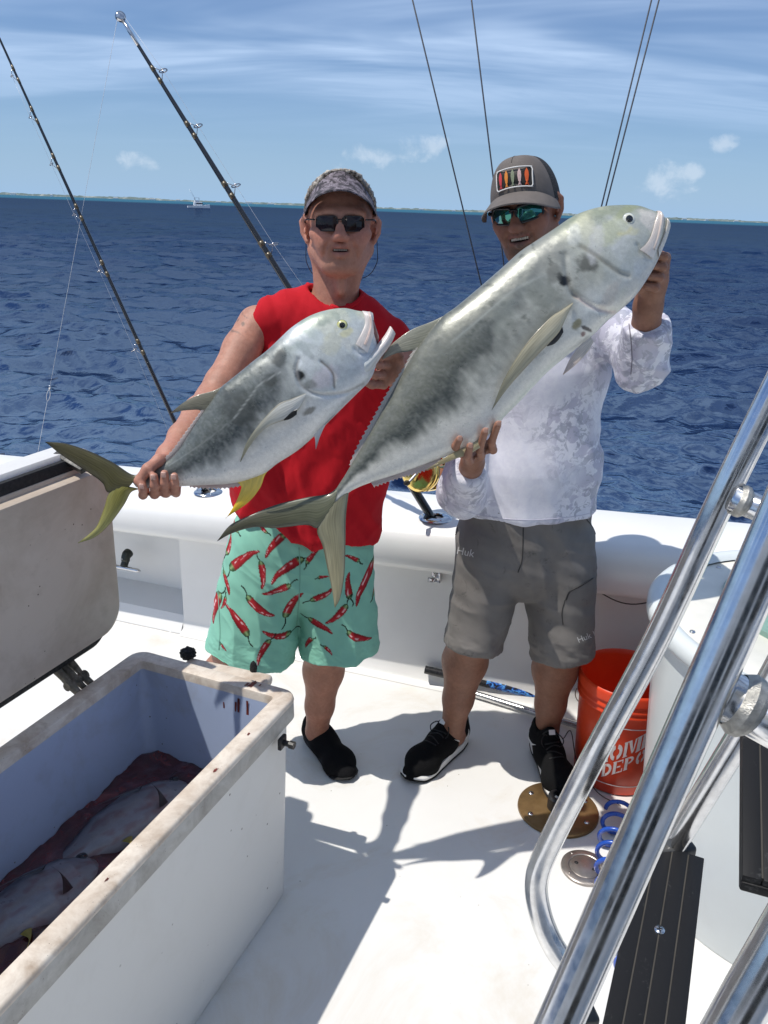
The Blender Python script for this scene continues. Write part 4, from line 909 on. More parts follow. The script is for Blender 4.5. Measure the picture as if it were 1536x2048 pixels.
def build_small_jack():
    top = [(262, 958), (275, 950), (290, 944), (307, 936), (337, 920), (357, 900), (377, 870), (396, 840), (416, 811), (440, 777), (456, 763), (481, 743), (505, 723), (530, 704), (555, 681), (584, 654), (619, 632), (654, 620), (688, 616), (713, 621), (730, 624), (742, 628)]
    bot = [(262, 968), (278, 976), (300, 976), (330, 975), (357, 973), (416, 970), (456, 968), (495, 960), (530, 946), (555, 927), (594, 902), (629, 872), (664, 837), (688, 813), (713, 788), (738, 763), (750, 738), (755, 715), (755, 695), (752, 680), (748, 660), (745, 640)]
    s = Fish('jack_fish', (262, 964), (752, 668), 1.655, 1.80, top, bot, 0.43)
    cfg = dict(back=(0.100, 0.112, 0.100), belly=(0.72, 0.72, 0.69), silver=(0.42, 0.445, 0.435), dark=(0.024, 0.030, 0.028), fleck=(0.27, 0.30, 0.27), head=(0.56, 0.60, 0.60), headtop=(0.36, 0.42, 0.38), chin=(0.62, 0.65, 0.66), irid=(0.60, 0.62, 0.68),
        bx=[0, 0.12, 0.3, 0.5, 0.65, 0.8, 1], by=[-0.3, -0.35, -0.30, -0.30, -0.25, -0.3, -0.5], dy=[-0.1, -0.12, -0.08, 0.0, 0.28, 0.8, 0.9], da=[0.8, 0.95, 1.0, 1.0, 0.7, 0.25, 0.1], hx=0.70,
        blobs=[((598, 752), 10, 12, 0, (0.003, 0.003, 0.003), 1.0), ((560, 716), 22, 14, 40, (0.045, 0.05, 0.045), 0.8), ((541, 760), 18, 15, 20, (0.05, 0.055, 0.05), 0.75), ((478, 815), 34, 50, 20, (0.05, 0.055, 0.05), 0.6), ((616, 822), 16, 7, 0, (0.13, 0.11, 0.07), 0.7), ((610, 725), 16, 30, 0, (0.62, 0.66, 0.68), 0.6), ((700, 680), 22, 22, 0, (0.66, 0.67, 0.62), 0.6), ((662, 688), 30, 18, 30, (0.62, 0.58, 0.34), 0.30), ((650, 755), 34, 20, 0, (0.60, 0.52, 0.58), 0.45), ((690, 735), 26, 30, 20, (0.46, 0.50, 0.52), 0.5), ((640, 640), 40, 14, -20, (0.26, 0.31, 0.26), 0.6), ((690, 668), 16, 8, 0, (0.60, 0.55, 0.22), 0.5), ((618, 770), 14, 10, 0, (0.16, 0.17, 0.15), 0.6), ((608, 700), 10, 26, 10, (0.30, 0.34, 0.34), 0.5)],
        lines=[([(640, 725), (655, 738), (664, 752), (666, 775)], 2.6, (0.20, 0.17, 0.14), 0.75), ([(596, 720), (592, 745), (604, 775), (640, 788), (690, 784), (725, 768)], 3, (0.36, 0.35, 0.34), 0.6), ([(470, 835), (500, 795), (520, 770), (560, 745)], 1.5, (0.50, 0.52, 0.50), 0.45), ([(340, 930), (400, 890), (440, 860), (470, 835)], 1.5, (0.4, 0.42, 0.4), 0.25)])
    s.body(jack_color(cfg), jack_disp([([(640, 725), (655, 738), (664, 752), (666, 775)], 4, 0.003), ([(596, 720), (592, 745), (604, 775), (640, 790), (690, 786), (725, 770)], 4.5, 0.004), ([(706, 700), (715, 708), (735, 706)], 4, 0.003)]))
    ycol = raycol((0.12, 0.11, 0.045), (0.16, 0.15, 0.03), (0.04, 0.04, 0.02), 12, 0.5, 1)
    s.fin('tail_fin', [(280, 948), (262, 948), (228, 926), (184, 904), (134, 887), (92, 883)], [(248, 985), (216, 985), (205, 966), (180, 947), (125, 910), (93, 884)], raycol((0.095, 0.085, 0.03), (0.10, 0.085, 0.035), (0.04, 0.035, 0.02), 12, 0.45, 2), 0.008, 0, 0.008)
    s.fin('tail_fin', [(226, 968), (215, 992), (208, 1015), (194, 1050), (179, 1067), (154, 1087)], [(280, 978), (262, 985), (248, 1010), (218, 1050), (189, 1075), (154, 1088)], raycol((0.27, 0.25, 0.06), (0.46, 0.44, 0.16), (0.12, 0.11, 0.04), 12, 0.6, 3), 0.008, 0, -0.008)
    s.fin('dorsal_fin', [(462, 762), (430, 780), (396, 790), (367, 805), (341, 826)], [(410, 826), (398, 820), (382, 820), (362, 822), (342, 827)], raycol((0.20, 0.19, 0.14), (0.33, 0.30, 0.22), (0.09, 0.085, 0.06), 10, 0.6, 4), 0.004)
    s.fin('dorsal_fin', [(418, 813), (396, 845), (375, 876), (352, 906), (330, 926)], [(407, 814), (388, 841), (366, 871), (344, 901), (322, 922)], raycol((0.42, 0.36, 0.34), (0.44, 0.38, 0.36), (0.45, 0.40, 0.38), 5, 0.7, 5), 0.002, 0, 0, 80, 8, None, None, 0.25)
    s.fin('anal_fin', [(545, 932), (530, 950), (520, 976), (495, 1006), (451, 1036)], [(470, 962), (480, 970), (482, 978), (471, 1006), (452, 1037)], raycol((0.74, 0.56, 0.14), (0.84, 0.54, 0.005), (0.78, 0.52, 0.02), 10, 0.85, 6), 0.004)
    s.fin('anal_fin', [(378, 962), (416, 963), (456, 962), (480, 958)], [(380, 974), (416, 977), (456, 976), (482, 972)], raycol((0.55, 0.40, 0.35), (0.55, 0.42, 0.38), (0.55, 0.45, 0.42), 5, 0.7, 7), 0.002, 0, 0, 60, 8, None, None, 0.25)
    pf = ([(610, 787), (582, 798), (555, 809), (520, 846), (495, 882), (481, 921)], [(606, 800), (596, 818), (575, 836), (535, 852), (506, 882), (482, 922)])
    s.fin('pectoral_fin', *pf, raycol((0.62, 0.62, 0.58), (0.40, 0.38, 0.26), (0.22, 0.19, 0.10), 7, 0.65, 8), 0.003, 0, 0, 60, 20, None, None, 0, lambda u, v, P: s.wsurf(P[..., 0], P[..., 1])+0.004+0.010*np.sin(math.pi*np.clip(u, 0, 1)))
    s.fin('pectoral_fin', *pf, raycol((0.62, 0.62, 0.58), (0.40, 0.38, 0.26), (0.22, 0.19, 0.10), 7, 0.65, 8), 0.003, 0, 0, 60, 20, None, None, 0, lambda u, v, P: -s.wsurf(P[..., 0], P[..., 1])-0.006)
    s.fin('fin_axil_spot', [(592, 818), (582, 823), (572, 832), (566, 838)], [(592, 828), (584, 834), (576, 838), (567, 840)], lambda u, v: np.full((len(u), 3), 0.008), 0.0016, 0, 0, 20, 10, None, None, 0, lambda u, v, P: s.wsurf(P[..., 0], P[..., 1])+0.013)
    s.fin('pelvic_fin', [(670, 828), (652, 848), (640, 872), (632, 897)], [(640, 858), (628, 866), (630, 880), (631, 898)], raycol((0.66, 0.66, 0.66), (0.62, 0.60, 0.60), (0.6, 0.6, 0.6), 6, 0.8, 9), 0.003, 0.008)
    jaw = lambda c1, c2: (lambda u, v: np.clip(lerp(np.array(c1), np.array(c2), sstep(v+0.25*perlin(np.stack([u*6, v*6, u*0], 1)), 0.2, 0.8)), 0, 1))
    s.plate('upper_jaw', [(724, 622), (728, 645), (722, 664), (708, 690)], [(745, 626), (748, 655), (742, 680), (732, 707)], jaw((0.66, 0.60, 0.56), (0.76, 0.70, 0.66)), 0.006)
    s.plate('lip', [(734, 624), (737, 650), (731, 672), (724, 690)], [(742, 625), (745, 652), (740, 676), (732, 694)], jaw((0.62, 0.48, 0.42), (0.78, 0.70, 0.66)), 0.010)
    # open lower jaw and the pink mouth lining between the jaws
    s.fin('lower_jaw', [(700, 722), (728, 708), (750, 692), (768, 672), (780, 652)], [(716, 770), (740, 746), (763, 714), (782, 688), (791, 668)], (lambda u, v: np.clip(lerp(lerp(np.array((0.55, 0.58, 0.58)), np.array((0.62, 0.57, 0.54)), sstep(u, 0.25, 0.75)), np.array((0.70, 0.56, 0.52)), 0.7*sstep(-v, -0.3, -0.05))*(1+0.12*perlin(np.stack([u*9, v*7, u*0], 1))[:, None]), 0, 1)), 0.034, 0, 0, 36, 22, None, JAWM, 0, None, ([0, 0.2, 0.45, 1], [0.45, 0.85, 0.8, 0.22]))
    s.fin('mouth_lining', [(736, 636), (736, 660), (733, 685), (732, 708)], [(747, 642), (755, 664), (758, 678), (753, 694)], lambda u, v: lerp(np.array((0.50, 0.24, 0.20)), np.array((0.16, 0.06, 0.05)), sstep(v, 0.1, 0.9)), 0.020, 0.0, 0, 24, 14, None, JAWM)
    s.eye((682, 653), 0.0125, (0.58, 0.58, 0.20)); s.eye((682, 653), 0.0125, (0.58, 0.58, 0.20), -1)
    tag(s.root, 'smaller jack fish with open mouth and yellow anal fin in front of red shirt', 'fish', 'jack fish held up by the two men')
    return s
SMALL = build_small_jack()

def build_tuna(name, P0, P1, hgt, roll, label, seed):
    """a tuna lying in the slush: P0 tail fork, P1 snout"""
    P0 = np.array(P0); P1 = np.array(P1); L = np.linalg.norm(P1-P0); a = nrm(P1-P0); up = np.array([0, 0, 1.0]); n0 = nrm(up-a*(up@a)); b = np.cross(n0, a)
    cr, sr = math.cos(roll), math.sin(roll); n = n0*cr+b*sr; b = np.cross(n, a); e = empty(name, tuple((P0+P1)/2))
    x = np.linspace(0, 1, 200); hh = hgt/2*np.interp(x, [0, 0.06, 0.18, 0.4, 0.62, 0.8, 0.92, 1], [0.07, 0.09, 0.40, 0.86, 1.0, 0.84, 0.5, 0.05]); hw = hh*0.78
    nt = 120; th = np.arange(nt)*2*math.pi/nt; V = []; C = []
    for i in range(len(x)):
        q = np.cos(th); V.append(P0+a*L*x[i]+np.multiply.outer(hh[i]*q, b)+np.multiply.outer(hw[i]*np.sin(th), n))
        nz = fbm(np.stack([x[i]*9+q*0, q*3, np.sin(th)*3+seed], 1), 3)
        C.append(lerp(np.array((0.185, 0.18, 0.20)), np.array((0.012, 0.015, 0.028)), sstep(q+0.2*nz, -0.05, 0.6))*(1+0.2*nz[:, None])*lerp(np.array((1, 1, 1)), np.array((0.62, 0.30, 0.28)), np.clip(0.7*sstep(nz, -0.2, 0.7), 0, 1)))
    V = np.concatenate(V); C = np.clip(np.concatenate(C), 0, 1); idx = np.arange(200*nt).reshape(200, nt); i2 = np.roll(idx, -1, 1); F = np.stack([idx[:-1], i2[:-1], i2[1:], idx[1:]], -1).reshape(-1, 4)
    child(mesh('body', V, F, FISHM, None, True, C), e)
    def finp(nm, base, tip, back, col, side=0.0):
        pts = [P0+a*L*q[0]+b*hgt/2*q[1]+n*hgt/2*q[2] for q in (base, tip, back)]; A = resample(np.array([pts[0], (pts[0]+pts[1])/2+a*0.004, pts[1]]), 14); B = resample(np.array([pts[2], (pts[2]+pts[1])/2+a*0.012, pts[1]]), 14); V = []
        nn = nrm(np.cross(pts[1]-pts[0], pts[2]-pts[0]))
        for i in range(14):
            for j in range(7):
                v = j/6; V.append(A[i]*(1-v)+B[i]*v+nn*0.0025*math.sin(math.pi*v)*(1-i/14))
        for i in range(14):
            for j in range(7):
                v = j/6; V.append(A[i]*(1-v)+B[i]*v-nn*0.0025*math.sin(math.pi*v)*(1-i/14))
        idx = np.arange(98).reshape(14, 7); f = np.stack([idx[:-1, :-1], idx[1:, :-1], idx[1:, 1:], idx[:-1, 1:]], -1).reshape(-1, 4)
        child(mesh(nm, np.array(V), np.vstack([f, f[:, ::-1]+98]), FINM, None, True, np.tile(np.array(col), (196, 1))), e)
    finp('pectoral_fin', (0.70, 0.15, 0.78), (0.40, 0.30, 0.92), (0.66, 0.0, 0.80), (0.03, 0.03, 0.035))
    finp('second_dorsal_fin', (0.48, 0.92, 0.2), (0.36, 1.7, 0.25), (0.42, 0.88, 0.2), (0.25, 0.20, 0.03))
    finp('anal_fin', (0.46, -0.92, 0.2), (0.34, -1.7, 0.3), (0.40, -0.88, 0.2), (0.25, 0.20, 0.03))
    finp('pelvic_fin', (0.72, -0.85, 0.45), (0.62, -0.9, 1.45), (0.66, -0.85, 0.45), (0.012, 0.012, 0.016))
    finp('tail_fin', (0.03, 0.10, 0), (-0.10, 1.3, 0), (0.0, 0.05, 0), (0.02, 0.02, 0.03)); finp('tail_fin', (0.03, -0.10, 0), (-0.10, -1.3, 0), (0.0, -0.05, 0), (0.02, 0.02, 0.03))
    c = P0+a*L*0.90+b*hgt*0.06+n*hgt/2*0.42
    v, f = lathe([(0.013, 0), (0.011, 0.004), (0.001, 0.006)], 20, c, n); child(mesh('eye', v, f, plain('tuna_eye', (0.01, 0.01, 0.012), 0.08), None, True), e)
    tag(e, label, 'fish', 'tuna lying in the fish box'); return e
build_tuna('tuna_fish', atZ(75, 1765, 0.326), atZ(385, 1570, 0.326), 0.165, 0.25, 'silver tuna in red slush nearest the far end of the fish box', 1)
build_tuna('tuna_fish', atZ(-150, 1960, 0.326), atZ(205, 1725, 0.326), 0.165, 0.2, 'second tuna in the slush nearest the camera in the fish box', 2)
# ================================================================ SMOOTH SOLIDS (signed distance, surface nets)
class Solid:
    def __init__(s): s.ops = []
    def _add(s, fn, lo, hi, k, op): s.ops.append((fn, np.asarray(lo, float), np.asarray(hi, float), k, op)); return s
    def cap(s, a, b, ra, rb=None, k=0.01, op='u'):
        a = np.asarray(a, float); b = np.asarray(b, float); rb = ra if rb is None else rb
        def fn(p):
            ab = b-a; t = np.clip(((p-a)@ab)/max(ab@ab, 1e-12), 0, 1); return np.linalg.norm(p-a-t[:, None]*ab, axis=1)-(ra+(rb-ra)*t)
        m = max(ra, rb); return s._add(fn, np.minimum(a, b)-m, np.maximum(a, b)+m, k, op)
    def chain(s, P, R, k=0.01):
        for i in range(len(P)-1): s.cap(P[i], P[i+1], R[i], R[i+1], k)
        return s
    def ell(s, c, r, M=None, k=0.01, op='u'):
        c = np.asarray(c, float); r = np.asarray(r, float); M = np.eye(3) if M is None else np.asarray(M)
        def fn(p):
            q = (p-c)@M; k0 = np.linalg.norm(q/r, axis=1); k1 = np.linalg.norm(q/(r*r), axis=1); return k0*(k0-1)/np.maximum(k1, 1e-9)
        e = np.sqrt(((M*r)**2).sum(1)); return s._add(fn, c-e, c+e, k, op)
    def econe(s, a, b, ra, rb, x=(1, 0, 0), k=0.02, flat=(False, False), op='u', pw=2.0):
        a = np.asarray(a, float); b = np.asarray(b, float); z = nrm(b-a); L = np.linalg.norm(b-a); fr = frame(z, np.asarray(x, float)); ra = np.asarray(ra, float); rb = np.asarray(rb, float)
        def fn(p):
            q = (p-a)@fr; t = np.clip(q[:, 2]/L, 0, 1); r = ra+(rb-ra)*t[:, None]
            l = (np.abs(q[:, 0]/r[:, 0])**pw+np.abs(q[:, 1]/r[:, 1])**pw)**(1/pw); mn = np.minimum(r[:, 0], r[:, 1]); dl = (l-1)*mn*1.15
            ex = np.maximum(np.maximum(-q[:, 2], q[:, 2]-L), 0)
            d = np.where(ex > 0, np.sqrt(np.maximum(dl, 0)**2+ex**2)+np.minimum(dl, 0)*0, dl)
            # rounded ends: treat as ellipsoidal end
            if not flat[0]: d = np.where(q[:, 2] < 0, (np.sqrt(l**2+(q[:, 2]/mn)**2)-1)*mn, d)
            else: d = np.maximum(d, -q[:, 2])
            if not flat[1]: d = np.where(q[:, 2] > L, (np.sqrt(l**2+((q[:, 2]-L)/mn)**2)-1)*mn, d)
            else: d = np.maximum(d, q[:, 2]-L)
            return d
        m = max(ra.max(), rb.max()); return s._add(fn, np.minimum(a, b)-m, np.maximum(a, b)+m, k, op)
    def plane(s, c, n, k=0.004):          # cut away what lies on the side the normal points to
        c = np.asarray(c, float); n = nrm(n); return s._add(lambda p: (p-c)@n, [-99]*3, [99]*3, k, 'i')
    def __call__(s, p, grp=False):
        d = np.full(len(p), 1.0); pl, ph = p.min(0), p.max(0)
        for fn, lo, hi, k, op in s.ops:
            mg = (0.012 if grp else 0.055)+k
            if np.any(ph < lo-mg) or np.any(pl > hi+mg): continue
            m = np.all((p > lo-mg) & (p < hi+mg), axis=1)
            if not m.any(): continue
            e = fn(p[m]); c = d[m]
            if op == 'u': h = np.clip(0.5+0.5*(c-e)/k, 0, 1); d[m] = c*(1-h)+e*h-k*h*(1-h)
            elif op == 's': h = np.clip(0.5-0.5*(c+e)/k, 0, 1); d[m] = c*(1-h)+(-e)*h+k*h*(1-h)
            else: h = np.clip(0.5-0.5*(c-e)/k, 0, 1); d[m] = c*(1-h)+e*h+k*h*(1-h)
        return d
    def mesh(s, h, B=8):
        lo = np.min([o[1] for o in s.ops if o[4] == 'u'], axis=0)-0.02; hi = np.max([o[2] for o in s.ops if o[4] == 'u'], axis=0)+0.02
        nb = np.ceil((hi-lo)/(h*B)).astype(int); g = np.stack(np.meshgrid(*[np.arange(n) for n in nb], indexing='ij'), -1).reshape(-1, 3)
        cen = lo+(g+0.5)*h*B; act = g[np.abs(s(cen)) < h*B*1.15]
        c = np.arange(B+1); loc = np.stack(np.meshgrid(c, c, c, indexing='ij'), -1).reshape(-1, 3)
        ck = act//3; ck = (ck[:, 0]*1000+ck[:, 1])*1000+ck[:, 2]; act = act[np.argsort(ck, kind='stable')]; ck = np.sort(ck)
        cut = np.r_[0, np.flatnonzero(np.diff(ck))+1, len(act)]; D = np.empty((len(act), len(loc)))
        for i0, i1 in zip(cut[:-1], cut[1:]):
            pts = (act[i0:i1, None, :]*B+loc[None]).reshape(-1, 3); D[i0:i1] = s(lo+pts*h, True).reshape(i1-i0, -1)
        D = D.reshape(len(act), B+1, B+1, B+1)
        sg = D < 0; cnt = 0
        for dx in (0, 1):
            for dy in (0, 1):
                for dz in (0, 1): cnt = cnt+sg[:, dx:B+dx, dy:B+dy, dz:B+dz].astype(np.int8)
        ci = np.argwhere((cnt > 0) & (cnt < 8)); bi = ci[:, 0]; lc = ci[:, 1:]
        acc = np.zeros((len(ci), 3)); num = np.zeros(len(ci))
        cs = [(x, y, z) for x in (0, 1) for y in (0, 1) for z in (0, 1)]
        for a in cs:
            for ax in range(3):
                if a[ax]: continue
                b = list(a); b[ax] = 1
                va = D[bi, lc[:, 0]+a[0], lc[:, 1]+a[1], lc[:, 2]+a[2]]; vb = D[bi, lc[:, 0]+b[0], lc[:, 1]+b[1], lc[:, 2]+b[2]]
                m = (va < 0) != (vb < 0); t = np.where(m, va/np.where(np.abs(va-vb) < 1e-12, 1, va-vb), 0)
                for q in range(3): acc[m, q] += a[q]+(t[m] if q == ax else 0)
                num[m] += 1
        G = act[bi]*B+lc; V = lo+(G+acc/num[:, None])*h
        N = nb*B+4; key = ((G[:, 0]+1)*N[1]+G[:, 1]+1)*N[2]+G[:, 2]+1; od = np.argsort(key); ks = key[od]
        def look(g_):
            k_ = ((g_[:, 0]+1)*N[1]+g_[:, 1]+1)*N[2]+g_[:, 2]+1; i = np.clip(np.searchsorted(ks, k_), 0, len(ks)-1); ok = ks[i] == k_; return np.where(ok, od[i], -1)
        FF = []
        for ax in range(3):
            u, v = [(1, 2), (2, 0), (0, 1)][ax]
            sl0 = [slice(None)]+[slice(0, B)]*3; sl1 = list(sl0); sl1[ax+1] = slice(1, B+1)
            s0 = sg[tuple(sl0)]; s1 = sg[tuple(sl1)]; e = np.argwhere(s0 != s1); ins = s0[tuple(e.T)]
            g0 = act[e[:, 0]]*B+e[:, 1:]; q = []
            for du, dv in ((0, 0), (1, 0), (1, 1), (0, 1)):
                gg = g0.copy(); gg[:, u] -= du; gg[:, v] -= dv; q.append(look(gg))
            q = np.stack(q, 1); ok = (q >= 0).all(1); q = q[ok]; ins = ins[ok]; q[~ins] = q[~ins][:, ::-1]; FF.append(q)
        return V, np.concatenate(FF)
def vnormals(V, F):
    n = np.cross(V[F[:, 2]]-V[F[:, 0]], V[F[:, 3]]-V[F[:, 1]]); N = np.zeros_like(V)
    for k in range(4): np.add.at(N, F[:, k], n)
    return N/(np.linalg.norm(N, axis=1)[:, None]+1e-12)
def relax(V, F, it=2, f=0.5):
    for _ in range(it):
        A = np.zeros_like(V); c = np.zeros(len(V))
        for k in range(4): np.add.at(A, F[:, k], V[F[:, (k+1) % 4]]+V[F[:, (k+3) % 4]]); np.add.at(c, F[:, k], 2)
        V = V*(1-f)+f*A/np.maximum(c, 1)[:, None]
    return V
def wrinkle(V, F, items):
    """items: (direction across the folds, scale, amplitude, weight fn)"""
    N = vnormals(V, F); d = np.zeros(len(V))
    for (dr, sc, st, amp, wf, seed) in items:
        fr = frame(dr); q = V@fr; n = fbm(np.stack([q[:, 2]*sc, q[:, 0]*sc*st, q[:, 1]*sc*st+seed], 1), 2)
        r = 1-np.abs(n)*2.2; w = wf(V) if wf else 1.0
        d = d+amp*r*w
    return V+N*d[:, None]

SKIN1 = NT('skin_sunburnt'); SKIN2 = NT('skin_tanned')
for _n in (SKIN1, SKIN2):
    _a = _n.attr(); _v = _n.noise(95, 6, 0.72)
    _n.col(_n.mix(_n.rng(_v, 0.35, 0.70), _n.mix(1.0, _a, (0.80, 0.74, 0.70), 'MULTIPLY'), _a)); _n.set(Roughness=0.58, Subsurface_Weight=0.10, Subsurface_Scale=0.006, Subsurface_Radius=(1.0, 0.35, 0.2))
    _b = _n.bump(_n.noise(150, 5, 0.65), 0.38, 0.0020); _n.bump(_n.vor(420), 0.10, 0.0008, _b)
def add_head(S, M, o, sc=1.0, smile=0.0, mouth=(0.024, 0.0055), jaw=1.0, wx=1.0):
    """head primitives; M columns are the head's right, back and up axes, o the point between the eyes' level and the ears"""
    def W(x, y, z): return o+sc*(M@np.array([x*wx, y, z], float))
    E = lambda c, r, k=0.02, op='u': S.ell(W(*c), np.array(r)*sc*np.array([wx, 1, 1]), M, k*sc, op)
    Cp = lambda a, b, ra, rb=None, k=0.02, op='u': S.cap(W(*a), W(*b), ra*sc, (rb if rb is not None else ra)*sc, k*sc, op)
    E((0, 0.018, 0.032), (0.074, 0.095, 0.086)); E((0, -0.020, -0.030), (0.060*jaw, 0.066, 0.078), 0.03)
    E((0, -0.052, -0.098), (0.030*jaw, 0.030, 0.022), 0.03)
    for s in (-1, 1):
        Cp((s*0.057*jaw, 0.012, -0.060), (s*0.026, -0.055, -0.098), 0.019, 0.018, 0.03)
        E((s*0.046, -0.058, -0.024), (0.022, 0.020, 0.017), 0.03); E((s*0.032, -0.070, -0.050), (0.018, 0.016, 0.020), 0.028)
        Cp((s*0.014, -0.082, 0.024), (s*0.048, -0.066, 0.022), 0.011, 0.010, 0.02)
        E((s*0.031, -0.088, 0.002), (0.017, 0.014, 0.011), 0.014, 's'); E((s*0.031, -0.066, 0.001), (0.014, 0.014, 0.012), 0.004)
        E((s*0.0125, -0.097, -0.034), (0.0085, 0.011, 0.0075), 0.007)
        # ear
        Cp((s*0.079, 0.010, 0.020), (s*0.089, 0.020, 0.006), 0.0060, 0.0062, 0.004); Cp((s*0.089, 0.020, 0.006), (s*0.086, 0.018, -0.018), 0.0060, 0.0058, 0.004); Cp((s*0.086, 0.018, -0.018), (s*0.076, 0.006, -0.040), 0.0058, 0.0070, 0.004); Cp((s*0.079, 0.010, 0.020), (s*0.074, 0.000, 0.006), 0.0055, 0.005, 0.004); E((s*0.078, 0.017, -0.006), (0.014, 0.007, 0.030), 0.006); Cp((s*0.081, 0.004, -0.010), (s*0.080, -0.001, -0.020), 0.0040, 0.0040, 0.003)
        E((s*0.0055, -0.100, -0.0415), (0.0030, 0.004, 0.002), 0.002, 's')
        # smile fold
        if smile: Cp((s*0.019, -0.096, -0.034), (s*0.032, -0.086, -0.054), 0.0030, 0.0028, 0.006, 's'); Cp((s*0.032, -0.086, -0.054), (s*0.036, -0.078, -0.076), 0.0028, 0.0018, 0.006, 's')
    Cp((0, -0.086, 0.012), (0, -0.106, -0.026), 0.0085, 0.0125, 0.014); E((0, -0.108, -0.031), (0.011, 0.010, 0.009), 0.01)
    mw, mh = mouth; z = -0.062
    Cp((-mw*0.85, -0.078, z+mh+0.003+smile*0.004), (0, -0.0905, z+mh+0.005), 0.0055, 0.0068, 0.008); Cp((mw*0.85, -0.078, z+mh+0.003+smile*0.004), (0, -0.0905, z+mh+0.005), 0.0055, 0.0068, 0.008)
    Cp((-mw*0.75, -0.078, z-mh-0.002+smile*0.002), (0, -0.0885, z-mh-0.006), 0.0050, 0.0080, 0.008); Cp((mw*0.75, -0.078, z-mh-0.002+smile*0.002), (0, -0.0885, z-mh-0.006), 0.0050, 0.0080, 0.008)
    E((0, -0.088, z), (mw, 0.022, mh), 0.003, 's')
    for s in (-1, 1): Cp((s*mw*0.75, -0.086, z+smile*0.002), (s*mw*1.12, -0.078, z+smile*0.0055), mh*0.55, mh*0.18, 0.003, 's')
    return W
def head_color(V, M, o, sc, base, cfg):
    q = ((V-o)@M)/sc; c = np.tile(np.array(base), (len(V), 1)).astype(float); n = fbm(V*45, 3)
    near = (q[:, 2] > -0.14) & (np.abs(q[:, 0]) < 0.11) & (np.abs(q[:, 1]) < 0.13)
    g = lambda x, y, z, r: np.exp(-(((q[:, 0]-x)/r)**2+((q[:, 1]-y)/(r*1.3))**2+((q[:, 2]-z)/r)**2))*near
    red = g(0.045, -0.07, -0.025, 0.03)+g(-0.045, -0.07, -0.025, 0.03)+g(0, -0.11, -0.03, 0.018)+g(0.078, 0.012, -0.01, 0.03)+g(-0.078, 0.012, -0.01, 0.03)
    c = lerp(c, np.array(cfg['red']), np.clip(red*0.55, 0, 0.7))
    z = -0.062; mw, mh = cfg['mouth']
    lip = np.exp(-(((np.abs(q[:, 2]-z)-mh-0.003)/0.0055)**2))*(np.abs(q[:, 0]) < mw*1.05)*(q[:, 1] < -0.068)*near*(np.abs(q[:, 2]-z) < mh+0.016)
    c = lerp(c, np.array(cfg['lip']), np.clip(lip*0.75, 0, 1))
    ins = (np.abs(q[:, 0]) < mw*0.98)*(np.abs(q[:, 2]-z) < mh*0.9)*(q[:, 1] < -0.05)*(q[:, 1] > -0.084)*near; c = lerp(c, np.array((0.05, 0.012, 0.01)), ins*1.0)
    st = cfg.get('stubble', 0)
    if st:
        b = sstep(-q[:, 2], 0.035, 0.075)*sstep(-q[:, 1], -0.01, 0.04)*near*(1-np.clip(lip, 0, 1)); gt = (np.exp(-((q[:, 0]/0.035)**2))*np.exp(-(((q[:, 2]+0.075)/0.038)**2))*(q[:, 1] < -0.04))*near
        c = lerp(c, np.array((0.085, 0.058, 0.042)), np.clip(st*(0.35*b+0.75*gt)*(0.8+0.4*n), 0, 0.85))
    return c*(1+0.07*n[:, None])
def teeth_mesh(root, M, o, sc, mouth, name='teeth'):
    mw, mh = mouth; mb = MB(); n = 8
    for i in range(n):
        x = (i-(n-1)/2)*(mw*1.75/n); y = -0.0835+9.0*x*x; w = mw*1.75/n
        v, f = box((x, y, -0.062+mh*0.30), (w*0.94, 0.004, mh*1.25), None, 0.0011, 2); mb.add(o+sc*(v@M.T), f)
    return child(mb.build(name, plain('teeth_ivory', (0.72, 0.66, 0.56) if mw > 0.02 else (0.42, 0.37, 0.31), 0.25, 0, 0.05)), root)
def finger(S, P, r=0.009, k=0.005):
    R = np.linspace(r*1.08, r*0.86, len(P)); S.chain([np.asarray(p) for p in P], R, k)
def foot(S, heel, toe, ankle, r=0.032):
    h = np.asarray(heel, float); t = np.asarray(toe, float); t = h+(t-h)*0.8; S.chain([h+[0, 0, 0.045], (h+t)/2+[0, 0, 0.042], t+[0, 0, 0.027]], [0.027, 0.026, 0.015], 0.02); S.cap(ankle, h+(t-h)*0.2+[0, 0, 0.05], r*1.02, r, 0.02)
def build_body(S, name, root, h, colfn, mat):
    V, F = S.mesh(h); V = relax(V, F, 1, 0.4); return child(mesh(name, V, F, mat, None, True, colfn(V)), root)
def project(obj, pts, off=0.0015):        # drop photo-view points onto a garment or wall so that trim lies on it
    me = obj.data; V = [v.co.copy() for v in me.vertices]; bv = BVHTree.FromPolygons(V, [tuple(p.vertices) for p in me.polygons]); out = []
    for p in pts:
        r = ray(*p); loc, nn, i, d = bv.ray_cast(Vector(CC), Vector(nrm(r)))
        if loc is not None: out.append(np.array(loc)-nrm(r)*off)
    return np.array(out)
def bvh(obj):
    me = obj.data; return BVHTree.FromPolygons([v.co.copy() for v in me.vertices], [tuple(p.vertices) for p in me.polygons])
